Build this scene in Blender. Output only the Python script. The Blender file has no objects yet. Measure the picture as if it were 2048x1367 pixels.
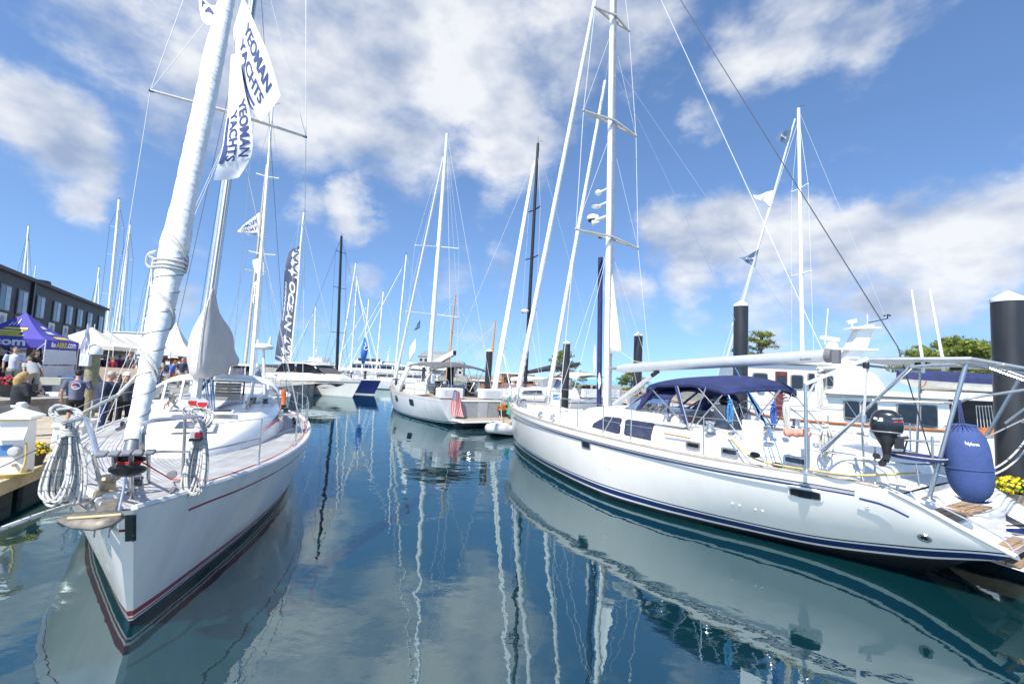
import bpy, math, random
from mathutils import Vector, Matrix
random.seed(7)
SC = bpy.context.scene
COL = SC.collection
R = math.radians
# ---------------------------------------------------------------- camera
F_PX, CAM_H, PITCH, ROLL = 900.0, 2.65, math.atan(66.5/900.0), R(2.6)
_c, _s = math.cos, math.sin
C_F = Vector((0, _c(PITCH), _s(PITCH)))
_u0 = Vector((0, -_s(PITCH), _c(PITCH)))
_r0 = Vector((1, 0, 0))
C_U = _u0*_c(ROLL) - _r0*_s(ROLL)
C_R = _r0*_c(ROLL) + _u0*_s(ROLL)
cam = bpy.data.cameras.new('camera')
cam.sensor_width = 36.0
cam.lens = 36.0*F_PX/2048.0
cam.clip_start = 0.05
cam.clip_end = 8000
co = bpy.data.objects.new('camera', cam)
COL.objects.link(co)
m3 = Matrix((C_R, C_U, -C_F)).transposed()
co.matrix_world = Matrix.Translation((0, 0, CAM_H)) @ m3.to_4x4()
SC.camera = co

def ray(x, y):
    return C_F + C_R*((x-1024)/F_PX) + C_U*((683.5-y)/F_PX)
def PZ(x, y, z):                      # survey a point of known height
    d = ray(x, y); t = (z-CAM_H)/d.z
    return Vector((d.x*t, d.y*t, z))
def PY(x, y, Y):                      # survey a point of known distance
    d = ray(x, y); t = Y/d.y
    return Vector((d.x*t, Y, CAM_H+d.z*t))

# ---------------------------------------------------------------- sun, sky, exposure
SUN_AZ = Vector((-0.50, -0.866, 0)).normalized()
SUN_EL = R(50)
sd = Vector((SUN_AZ.x*_c(SUN_EL), SUN_AZ.y*_c(SUN_EL), _s(SUN_EL)))
sl = bpy.data.lights.new('sun', 'SUN'); sl.energy = 4.6; sl.angle = R(0.5); sl.color = (1, .955, .88)
so = bpy.data.objects.new('sun', sl); COL.objects.link(so)
so.rotation_euler = (-sd).to_track_quat('-Z', 'Y').to_euler()
so.location = (-20, -40, 60)
SC.view_settings.view_transform = 'Standard'
SC.view_settings.look = 'None'
SC.view_settings.exposure = 0.55
SC.view_settings.gamma = 1.0

world = bpy.data.worlds.new('World'); SC.world = world; world.use_nodes = True
def build_world():
    nt = world.node_tree; N = nt.nodes; L = nt.links; N.clear()
    out = N.new('ShaderNodeOutputWorld'); bg = N.new('ShaderNodeBackground')
    sky = N.new('ShaderNodeTexSky'); sky.sky_type = 'NISHITA'; sky.sun_disc = False
    sky.sun_elevation = SUN_EL
    sky.sun_rotation = math.atan2(SUN_AZ.x, SUN_AZ.y)
    sky.air_density = 1.0; sky.dust_density = 0.35; sky.ozone_density = 2.2; sky.altitude = 0
    bg.inputs['Strength'].default_value = 0.11
    tc = N.new('ShaderNodeTexCoord')
    nrm = N.new('ShaderNodeVectorMath'); nrm.operation = 'NORMALIZE'
    L.new(tc.outputs['Generated'], nrm.inputs[0])
    D = nrm.outputs[0]
    # keep the sky's own colour a little above the dusty horizon band
    zs_ = N.new('ShaderNodeSeparateXYZ'); L.new(D, zs_.inputs[0])
    za = N.new('ShaderNodeMath'); za.operation = 'MULTIPLY_ADD'; za.use_clamp = True; L.new(zs_.outputs[2], za.inputs[0]); za.inputs[1].default_value = .85; za.inputs[2].default_value = .15
    zc_ = N.new('ShaderNodeCombineXYZ'); L.new(zs_.outputs[0], zc_.inputs[0]); L.new(zs_.outputs[1], zc_.inputs[1]); L.new(za.outputs[0], zc_.inputs[2])
    L.new(zc_.outputs[0], sky.inputs['Vector'])
    def math_(op, a, b=None, clamp=False):
        n = N.new('ShaderNodeMath'); n.operation = op; n.use_clamp = clamp
        for i, q in enumerate((a, b)):
            if q is None: continue
            if isinstance(q, (int, float)): n.inputs[i].default_value = q
            else: L.new(q, n.inputs[i])
        return n.outputs[0]
    # cloud banks: soft bodies in the sky dome (direction, angular radius, weight)
    banks = [((760,60),.36,1.0),((930,150),.30,1.0),((560,110),.26,.95),((1010,260),.20,.9),((830,280),.2,.85),((700,190),.25,.95),
             ((450,60),.22,.8),((620,240),.16,.75),((390,140),.15,.55),((690,420),.10,1.05),((620,400),.09,.9),((560,480),.06,.5),
             ((1330,430),.13,1.0),((1450,450),.17,1.05),((1560,490),.17,1.05),((1680,500),.16,1.05),((1800,490),.15,1.0),((1930,480),.15,1.0),((2040,450),.13,.95),
             ((1420,560),.13,.8),((1600,570),.15,.75),((1840,570),.14,.7),((1560,50),.15,.85),((1480,95),.12,.8),((1690,50),.11,.65),((1370,230),.08,.5),
             ((110,215),.12,.9),((40,195),.11,.85),((190,285),.08,.8),((150,350),.07,.65),((980,520),.10,.55),((900,540),.09,.45),((1250,20),.22,.8),((1130,60),.22,.8),
             ((1250,620),.13,.62), ((950,655),.12,.55), ((1560,655),.13,.66), ((1760,625),.13,.62), ((620,660),.12,.55), ((330,600),.10,.45), ((760,560),.10,.6),((600,600),.1,.42),((400,480),.1,.45),((1400,650),.12,.45),((1700,660),.14,.5),((1900,640),.12,.4),((500,640),.1,.35),((1000,640),.14,.35),((150,560),.08,.2),
             ((300,-250),.4,.8),((1200,-300),.45,.9),((1800,-280),.28,.6),((-320,60),.2,.6),((2400,380),.24,.8)]
    tot = None
    # warp the direction so the bank outlines billow
    wn = N.new('ShaderNodeTexNoise'); wn.inputs['Scale'].default_value = 3.2; wn.inputs['Detail'].default_value = 6; wn.inputs['Roughness'].default_value = .6
    L.new(D, wn.inputs['Vector'])
    ws = N.new('ShaderNodeVectorMath'); ws.operation = 'SUBTRACT'; ws.inputs[1].default_value = (.5, .5, .5); L.new(wn.outputs['Color'], ws.inputs[0])
    wm = N.new('ShaderNodeVectorMath'); wm.operation = 'SCALE'; wm.inputs['Scale'].default_value = .26; L.new(ws.outputs[0], wm.inputs[0])
    wa = N.new('ShaderNodeVectorMath'); wa.operation = 'ADD'; L.new(D, wa.inputs[0]); L.new(wm.outputs[0], wa.inputs[1])
    DW = wa.outputs[0]
    for (px, rad, w) in banks:
        c = ray(*px).normalized()
        v = N.new('ShaderNodeVectorMath'); v.operation = 'DISTANCE'; L.new(DW, v.inputs[0]); v.inputs[1].default_value = c
        mr = N.new('ShaderNodeMapRange'); mr.interpolation_type = 'SMOOTHSTEP'
        mr.inputs['From Min'].default_value = rad; mr.inputs['From Max'].default_value = rad*.15
        mr.inputs['To Min'].default_value = 0; mr.inputs['To Max'].default_value = w
        L.new(v.outputs['Value'], mr.inputs['Value'])
        tot = mr.outputs[0] if tot is None else math_('MAXIMUM', tot, mr.outputs[0])
    n1 = N.new('ShaderNodeTexNoise'); n1.inputs['Scale'].default_value = 5.2; n1.inputs['Detail'].default_value = 13; n1.inputs['Roughness'].default_value = .63
    mp = N.new('ShaderNodeMapping'); mp.inputs['Scale'].default_value = (1, 1, 1.9); L.new(D, mp.inputs['Vector']); L.new(mp.outputs[0], n1.inputs['Vector'])
    dens = math_('ADD', math_('MULTIPLY', tot, .8), math_('MULTIPLY', math_('SUBTRACT', n1.outputs['Fac'], .5), 1.5))
    cov = N.new('ShaderNodeMapRange'); cov.interpolation_type = 'SMOOTHSTEP'
    cov.inputs['From Min'].default_value = .17; cov.inputs['From Max'].default_value = .78
    L.new(dens, cov.inputs['Value'])
    covm = math_('MULTIPLY', cov.outputs[0], .94)
    # light: tops bright, undersides a little grey blue
    sep = N.new('ShaderNodeSeparateXYZ'); L.new(D, sep.inputs[0])
    n2 = N.new('ShaderNodeTexNoise'); n2.inputs['Scale'].default_value = 6.5; n2.inputs['Detail'].default_value = 7
    mp2 = N.new('ShaderNodeMapping'); mp2.inputs['Location'].default_value = (.03, .05, -.07); mp2.inputs['Scale'].default_value = (1, 1, 1.7)
    L.new(D, mp2.inputs['Vector']); L.new(mp2.outputs[0], n2.inputs['Vector'])
    cr = N.new('ShaderNodeValToRGB')
    cr.color_ramp.elements[0].position = .34; cr.color_ramp.elements[0].color = (.37, .46, .65, 1)
    cr.color_ramp.elements[1].position = .60; cr.color_ramp.elements[1].color = (.93, .95, .98, 1)
    L.new(n2.outputs['Fac'], cr.inputs['Fac'])
    cs = N.new('ShaderNodeVectorMath'); cs.operation = 'SCALE'; cs.inputs['Scale'].default_value = 6.3; L.new(cr.outputs['Color'], cs.inputs[0])
    # brightened, slightly violet-free blue
    tint = N.new('ShaderNodeMix'); tint.data_type = 'RGBA'; tint.blend_type = 'MULTIPLY'; tint.inputs['Factor'].default_value = 1
    L.new(sky.outputs[0], tint.inputs['A']); tint.inputs['B'].default_value = (1.04, 1.20, 1.36, 1)
    mx = N.new('ShaderNodeMix'); mx.data_type = 'RGBA'
    L.new(covm, mx.inputs['Factor']); L.new(tint.outputs['Result'], mx.inputs['A']); L.new(cs.outputs[0], mx.inputs['B'])
    L.new(mx.outputs['Result'], bg.inputs['Color'])
    L.new(bg.outputs[0], out.inputs['Surface'])
build_world()

# ---------------------------------------------------------------- materials
MATS = {}
def pm(name, color, rough=.5, metal=0.0, var=.10, scale=5.0, bump=0.0, bscale=40.0, spec=.5, coat=0.0, trans=0.0, alpha=1.0, sub=None):
    if name in MATS: return MATS[name]
    m = bpy.data.materials.new(name); m.use_nodes = True
    nt = m.node_tree; N = nt.nodes; L = nt.links
    b = N['Principled BSDF']
    b.inputs['Roughness'].default_value = rough; b.inputs['Metallic'].default_value = metal
    b.inputs['Specular IOR Level'].default_value = spec
    b.inputs['Coat Weight'].default_value = coat
    b.inputs['Transmission Weight'].default_value = trans
    b.inputs['Alpha'].default_value = alpha
    tc = N.new('ShaderNodeTexCoord')
    n = N.new('ShaderNodeTexNoise'); n.inputs['Scale'].default_value = scale; n.inputs['Detail'].default_value = 6; n.inputs['Roughness'].default_value = .65
    L.new(tc.outputs['Object'], n.inputs['Vector'])
    rp = N.new('ShaderNodeValToRGB')
    c = color
    lo = [max(0, x*(1-var*1.6)) for x in c]; hi = [min(1, x*(1+var)) for x in c]
    rp.color_ramp.elements[0].position = .3; rp.color_ramp.elements[0].color = (*lo, 1)
    rp.color_ramp.elements[1].position = .7; rp.color_ramp.elements[1].color = (*hi, 1)
    L.new(n.outputs['Fac'], rp.inputs['Fac']); L.new(rp.outputs['Color'], b.inputs['Base Color'])
    mr = N.new('ShaderNodeMapRange'); mr.inputs['To Min'].default_value = max(0.02, rough*.8); mr.inputs['To Max'].default_value = min(1, rough*1.25)
    L.new(n.outputs['Fac'], mr.inputs['Value']); L.new(mr.outputs[0], b.inputs['Roughness'])
    if bump:
        n2 = N.new('ShaderNodeTexNoise'); n2.inputs['Scale'].default_value = bscale; n2.inputs['Detail'].default_value = 4
        L.new(tc.outputs['Object'], n2.inputs['Vector'])
        bp = N.new('ShaderNodeBump'); bp.inputs['Strength'].default_value = min(1, bump); bp.inputs['Distance'].default_value = .02
        L.new(n2.outputs['Fac'], bp.inputs['Height']); L.new(bp.outputs[0], b.inputs['Normal'])
    MATS[name] = m
    return m

def ramp_mat(name, coord, axis, stops, rough=.3, coat=.3, dirt=.06, bump=0):
    """paint bands: colour steps along one coordinate (object or UV metres), like boot stripes masked on a hull"""
    m = bpy.data.materials.new(name); m.use_nodes = True
    nt = m.node_tree; N = nt.nodes; L = nt.links; b = N['Principled BSDF']
    b.inputs['Roughness'].default_value = rough; b.inputs['Coat Weight'].default_value = coat; b.inputs['Coat Roughness'].default_value = .08
    tc = N.new('ShaderNodeTexCoord')
    cur = None
    noi = N.new('ShaderNodeTexNoise'); noi.inputs['Scale'].default_value = 2.2; noi.inputs['Detail'].default_value = 8
    mp = N.new('ShaderNodeMapping'); mp.inputs['Scale'].default_value = (1, 1, .35); L.new(tc.outputs['Object'], mp.inputs['Vector']); L.new(mp.outputs[0], noi.inputs['Vector'])
    for (cd, ax, lo, hi, col) in stops:
        s = N.new('ShaderNodeSeparateXYZ'); L.new(tc.outputs[cd], s.inputs[0])
        if cur is None:
            rgb = N.new('ShaderNodeRGB'); rgb.outputs[0].default_value = (*col, 1); cur = rgb.outputs[0]; continue
        a = N.new('ShaderNodeMath'); a.operation = 'GREATER_THAN'; L.new(s.outputs[ax], a.inputs[0]); a.inputs[1].default_value = lo
        c = N.new('ShaderNodeMath'); c.operation = 'LESS_THAN'; L.new(s.outputs[ax], c.inputs[0]); c.inputs[1].default_value = hi
        p = N.new('ShaderNodeMath'); p.operation = 'MULTIPLY'; L.new(a.outputs[0], p.inputs[0]); L.new(c.outputs[0], p.inputs[1])
        mx = N.new('ShaderNodeMix'); mx.data_type = 'RGBA'; L.new(p.outputs[0], mx.inputs['Factor']); L.new(cur, mx.inputs['A']); mx.inputs['B'].default_value = (*col, 1)
        cur = mx.outputs['Result']
    rp = N.new('ShaderNodeValToRGB'); g = 1-dirt*2
    rp.color_ramp.elements[0].position = .3; rp.color_ramp.elements[0].color = (g, g*.995, g*.98, 1); rp.color_ramp.elements[1].position = .6; rp.color_ramp.elements[1].color = (1, 1, 1, 1)
    L.new(noi.outputs['Fac'], rp.inputs['Fac'])
    n5 = N.new('ShaderNodeTexNoise'); n5.inputs['Scale'].default_value = 1.0; n5.inputs['Detail'].default_value = 5
    m5 = N.new('ShaderNodeMapping'); m5.inputs['Scale'].default_value = (9, 9, .5); L.new(tc.outputs['Object'], m5.inputs['Vector']); L.new(m5.outputs[0], n5.inputs['Vector'])
    r5 = N.new('ShaderNodeMapRange'); r5.inputs['From Min'].default_value = .35; r5.inputs['From Max'].default_value = .6; r5.inputs['To Min'].default_value = 1-dirt; r5.inputs['To Max'].default_value = 1; L.new(n5.outputs['Fac'], r5.inputs['Value'])
    s5 = N.new('ShaderNodeVectorMath'); s5.operation = 'SCALE'; L.new(cur, s5.inputs[0]); L.new(r5.outputs[0], s5.inputs['Scale']); cur = s5.outputs[0]
    mu = N.new('ShaderNodeMix'); mu.data_type = 'RGBA'; mu.blend_type = 'MULTIPLY'; mu.inputs['Factor'].default_value = 1
    L.new(cur, mu.inputs['A']); L.new(rp.outputs['Color'], mu.inputs['B']); L.new(mu.outputs['Result'], b.inputs['Base Color'])
    MATS[name] = m
    return m

WHITE = pm('white_gelcoat', (.80, .80, .78), .28, var=.03, scale=1.5, coat=.3)
WHITE2 = pm('warm_white_paint', (.78, .775, .74), .38, var=.05, scale=2)
GRP = pm('nonskid_white', (.74, .74, .72), .6, var=.06, scale=3, bump=.25, bscale=260)
STEEL = pm('stainless_steel', (.60, .59, .57), .24, metal=.85, var=.06, scale=20)
ALU = pm('brushed_aluminium', (.62, .62, .60), .42, metal=.4, var=.06, scale=9)
ALUW = pm('painted_white_mast', (.82, .82, .80), .35, var=.04, scale=1.2, coat=.2)
CARBON = pm('black_carbon', (.018, .019, .022), .35, var=.2)
BLACK = pm('black_plastic', (.02, .02, .022), .42, var=.2)
RUBBER = pm('black_rubber', (.03, .03, .03), .8, var=.2)
GLASS = pm('dark_window', (.016, .019, .026), .06, var=.25, spec=.7)
GLASSB = pm('blue_tinted_window', (.045, .055, .10), .08, var=.2, spec=.7)
WIRE = pm('rigging_wire', (.55, .56, .58), .3, metal=.7, var=.1)
WIREW = pm('white_rod_rigging', (.62, .62, .61), .4, var=.05)
WIRED = pm('dark_rigging_wire', (.12, .13, .15), .4, metal=.4, var=.1)
SAIL = pm('white_sailcloth', (.80, .80, .77), .75, var=.05, scale=3, bump=.5, bscale=9)
def rolled_sail():
    m = pm('rolled_sailcloth', (.80, .795, .765), .75, var=.07, scale=4); nt = m.node_tree; N = nt.nodes; L = nt.links; b = N['Principled BSDF']
    tc = N.new('ShaderNodeTexCoord'); sp = N.new('ShaderNodeSeparateXYZ'); L.new(tc.outputs['UV'], sp.inputs[0])
    n = N.new('ShaderNodeTexNoise'); n.inputs['Scale'].default_value = 6; n.inputs['Detail'].default_value = 5; L.new(tc.outputs['Object'], n.inputs['Vector'])
    w = N.new('ShaderNodeMath'); w.operation = 'MULTIPLY_ADD'; w.inputs[1].default_value = 10; L.new(sp.outputs[0], w.inputs[0]); L.new(sp.outputs[1], w.inputs[2])
    w2 = N.new('ShaderNodeMath'); w2.operation = 'ADD'; L.new(w.outputs[0], w2.inputs[0]); L.new(n.outputs['Fac'], w2.inputs[1])
    f = N.new('ShaderNodeMath'); f.operation = 'PINGPONG'; f.inputs[1].default_value = .5; L.new(w2.outputs[0], f.inputs[0])
    a = N.new('ShaderNodeMath'); a.operation = 'MULTIPLY_ADD'; a.inputs[1].default_value = 2.6; L.new(n.outputs['Fac'], a.inputs[0]); L.new(f.outputs[0], a.inputs[2])
    bp = N.new('ShaderNodeBump'); bp.inputs['Strength'].default_value = .38; bp.inputs['Distance'].default_value = .02; L.new(a.outputs[0], bp.inputs['Height']); L.new(bp.outputs[0], b.inputs['Normal'])
    return m
SAILR = rolled_sail()
CANVAS_NAVY = pm('navy_canvas', (.022, .032, .112), .85, var=.25, scale=6, bump=.25, bscale=14)
CANVAS_TAN = pm('tan_canvas', (.52, .46, .37), .85, var=.08, scale=5, bump=.2, bscale=12)
CANVAS_GREY = pm('beige_grey_canvas', (.50, .475, .455), .85, var=.08, scale=3, bump=.5, bscale=7)
CANVAS_DARK = pm('charcoal_canvas', (.05, .052, .058), .8, var=.15, scale=5, bump=.2, bscale=12)
TEAK = pm('teak_wood', (.36, .24, .14), .6, var=.25, scale=14)
TEAKL = pm('weathered_teak', (.44, .36, .28), .65, var=.2, scale=14)
VARN = pm('varnished_wood', (.42, .15, .035), .25, var=.25, scale=7, coat=.5)
SPRUCE = pm('spruce_spar', (.52, .30, .13), .3, var=.2, scale=7, coat=.4)
ROPEW = pm('white_braid_rope', (.62, .61, .57), .85, var=.18, scale=60, bump=.6, bscale=180)
ROPEB = pm('blue_braid_rope', (.06, .25, .52), .85, var=.3, scale=60, bump=.5, bscale=160)
ROPER = pm('red_rope', (.55, .03, .03), .8, var=.2, scale=60)
ROPEY = pm('yellow_hose', (.62, .48, .16), .6, var=.2, scale=20)
ROPEBL = pm('black_flecked_rope', (.35, .35, .36), .85, var=.5, scale=90)
RED = pm('red_plastic', (.62, .03, .025), .4, var=.1)
ORANGE = pm('orange_plastic', (.75, .16, .03), .5, var=.1)
YELLOW = pm('yellow_plastic', (.80, .60, .02), .5, var=.1)
TEALP = pm('green_lens', (.01, .25, .30), .1, var=.1)
GREEN = pm('green_cloth', (.02, .22, .13), .8, var=.2)
CAPW = pm('white_piling_cap', (.82, .82, .81), .4, var=.04)
PILE = ramp_mat('black_piling_sleeve', 'Object', 2, [('Object', 2, 0, 0, (.034, .036, .040)), ('Object', 2, -2, .42, (.045, .050, .034)), ('Object', 2, .42, .62, (.075, .075, .068)), ('Object', 2, 3.05, 3.075, (.055, .057, .06))], rough=.42, coat=.0, dirt=.24)
def fleck_rope():
    m = bpy.data.materials.new('white_rope_blue_fleck'); m.use_nodes = True
    nt = m.node_tree; N = nt.nodes; L = nt.links; b = N['Principled BSDF']; b.inputs['Roughness'].default_value = .85
    tc = N.new('ShaderNodeTexCoord'); sp = N.new('ShaderNodeSeparateXYZ'); L.new(tc.outputs['UV'], sp.inputs[0])
    w = N.new('ShaderNodeMath'); w.operation = 'MULTIPLY'; w.inputs[1].default_value = 17.0; L.new(sp.outputs[0], w.inputs[0])
    a = N.new('ShaderNodeMath'); a.operation = 'ADD'; L.new(w.outputs[0], a.inputs[0]); L.new(sp.outputs[1], a.inputs[1])
    f = N.new('ShaderNodeMath'); f.operation = 'FRACT'; L.new(a.outputs[0], f.inputs[0])
    l = N.new('ShaderNodeMath'); l.operation = 'LESS_THAN'; l.inputs[1].default_value = .16; L.new(f.outputs[0], l.inputs[0])
    g = N.new('ShaderNodeMath'); g.operation = 'MULTIPLY'; g.inputs[1].default_value = 7.0; L.new(sp.outputs[0], g.inputs[0])
    f2 = N.new('ShaderNodeMath'); f2.operation = 'FRACT'; L.new(g.outputs[0], f2.inputs[0])
    l2 = N.new('ShaderNodeMath'); l2.operation = 'LESS_THAN'; l2.inputs[1].default_value = .55; L.new(f2.outputs[0], l2.inputs[0])
    p = N.new('ShaderNodeMath'); p.operation = 'MULTIPLY'; L.new(l.outputs[0], p.inputs[0]); L.new(l2.outputs[0], p.inputs[1])
    mx = N.new('ShaderNodeMix'); mx.data_type = 'RGBA'; L.new(p.outputs[0], mx.inputs['Factor']); mx.inputs['A'].default_value = (.50, .495, .46, 1); mx.inputs['B'].default_value = (.08, .09, .15, 1)
    L.new(mx.outputs['Result'], b.inputs['Base Color'])
    return m
ROPEF = fleck_rope()
def clear_vinyl():
    m = bpy.data.materials.new('clear_vinyl'); m.use_nodes = True
    nt = m.node_tree; N = nt.nodes; L = nt.links; b = N['Principled BSDF']
    tr = N.new('ShaderNodeBsdfTransparent'); tr.inputs['Color'].default_value = (.84, .85, .84, 1)
    gl = N.new('ShaderNodeBsdfGlossy'); gl.inputs['Roughness'].default_value = .05
    mx = N.new('ShaderNodeMixShader'); fr = N.new('ShaderNodeFresnel'); fr.inputs['IOR'].default_value = 1.6
    n = N.new('ShaderNodeTexNoise'); n.inputs['Scale'].default_value = 7; tc = N.new('ShaderNodeTexCoord'); L.new(tc.outputs['Object'], n.inputs['Vector'])
    bp = N.new('ShaderNodeBump'); bp.inputs['Strength'].default_value = .35; bp.inputs['Distance'].default_value = .05; L.new(n.outputs['Fac'], bp.inputs['Height'])
    L.new(bp.outputs[0], gl.inputs['Normal']); L.new(bp.outputs[0], fr.inputs['Normal'])
    L.new(fr.outputs[0], mx.inputs['Fac']); L.new(tr.outputs[0], mx.inputs[1]); L.new(gl.outputs[0], mx.inputs[2])
    L.new(mx.outputs[0], N['Material Output'].inputs['Surface'])
    return m
VINYL = clear_vinyl()
def plank_mat(name, col, seam, ang, width, gap=.1, rough=.65):
    m = bpy.data.materials.new(name); m.use_nodes = True
    nt = m.node_tree; N = nt.nodes; L = nt.links; b = N['Principled BSDF']; b.inputs['Roughness'].default_value = rough
    tc = N.new('ShaderNodeTexCoord'); sp = N.new('ShaderNodeSeparateXYZ')
    L.new(tc.outputs['UV'], sp.inputs[0])
    w = N.new('ShaderNodeMath'); w.operation = 'DIVIDE'; w.inputs[1].default_value = width; L.new(sp.outputs[1], w.inputs[0])
    f = N.new('ShaderNodeMath'); f.operation = 'FRACT'; L.new(w.outputs[0], f.inputs[0])
    l = N.new('ShaderNodeMath'); l.operation = 'LESS_THAN'; l.inputs[1].default_value = gap; L.new(f.outputs[0], l.inputs[0])
    fl = N.new('ShaderNodeMath'); fl.operation = 'FLOOR'; L.new(w.outputs[0], fl.inputs[0])
    cb = N.new('ShaderNodeCombineXYZ'); L.new(fl.outputs[0], cb.inputs[1])
    q = N.new('ShaderNodeMath'); q.operation = 'MULTIPLY'; q.inputs[1].default_value = .35; L.new(sp.outputs[0], q.inputs[0]); L.new(q.outputs[0], cb.inputs[0])
    n = N.new('ShaderNodeTexNoise'); n.inputs['Scale'].default_value = 1.7; n.inputs['Detail'].default_value = 5; L.new(cb.outputs[0], n.inputs['Vector'])
    n3 = N.new('ShaderNodeTexNoise'); n3.inputs['Scale'].default_value = 3; n3.inputs['Detail'].default_value = 8; L.new(tc.outputs['Object'], n3.inputs['Vector'])
    ad = N.new('ShaderNodeMath'); ad.operation = 'ADD'; L.new(n.outputs['Fac'], ad.inputs[0]); L.new(n3.outputs['Fac'], ad.inputs[1])
    rp = N.new('ShaderNodeValToRGB'); rp.color_ramp.elements[0].position = .4; rp.color_ramp.elements[1].position = .62
    h = N.new('ShaderNodeMath'); h.operation = 'MULTIPLY'; h.inputs[1].default_value = .5; L.new(ad.outputs[0], h.inputs[0])
    rp.color_ramp.elements[0].color = (*[x*.72 for x in col], 1); rp.color_ramp.elements[1].color = (*[min(1, x*1.15) for x in col], 1); L.new(h.outputs[0], rp.inputs['Fac'])
    mx = N.new('ShaderNodeMix'); mx.data_type = 'RGBA'; L.new(l.outputs[0], mx.inputs['Factor']); L.new(rp.outputs['Color'], mx.inputs['A']); mx.inputs['B'].default_value = (*seam, 1)
    L.new(mx.outputs['Result'], b.inputs['Base Color'])
    return m
DECK_TEAK = plank_mat('grey_teak_deck', (.45, .45, .45), (.06, .055, .05), 0, .055, .11)
DOCK_WOOD = plank_mat('dock_planks', (.50, .43, .32), (.08, .07, .05), 0, .145, .07, .8)
DOCK_BEAM = pm('dock_timber', (.50, .40, .25), .8, var=.22, scale=3, bump=.4, bscale=30)

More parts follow.
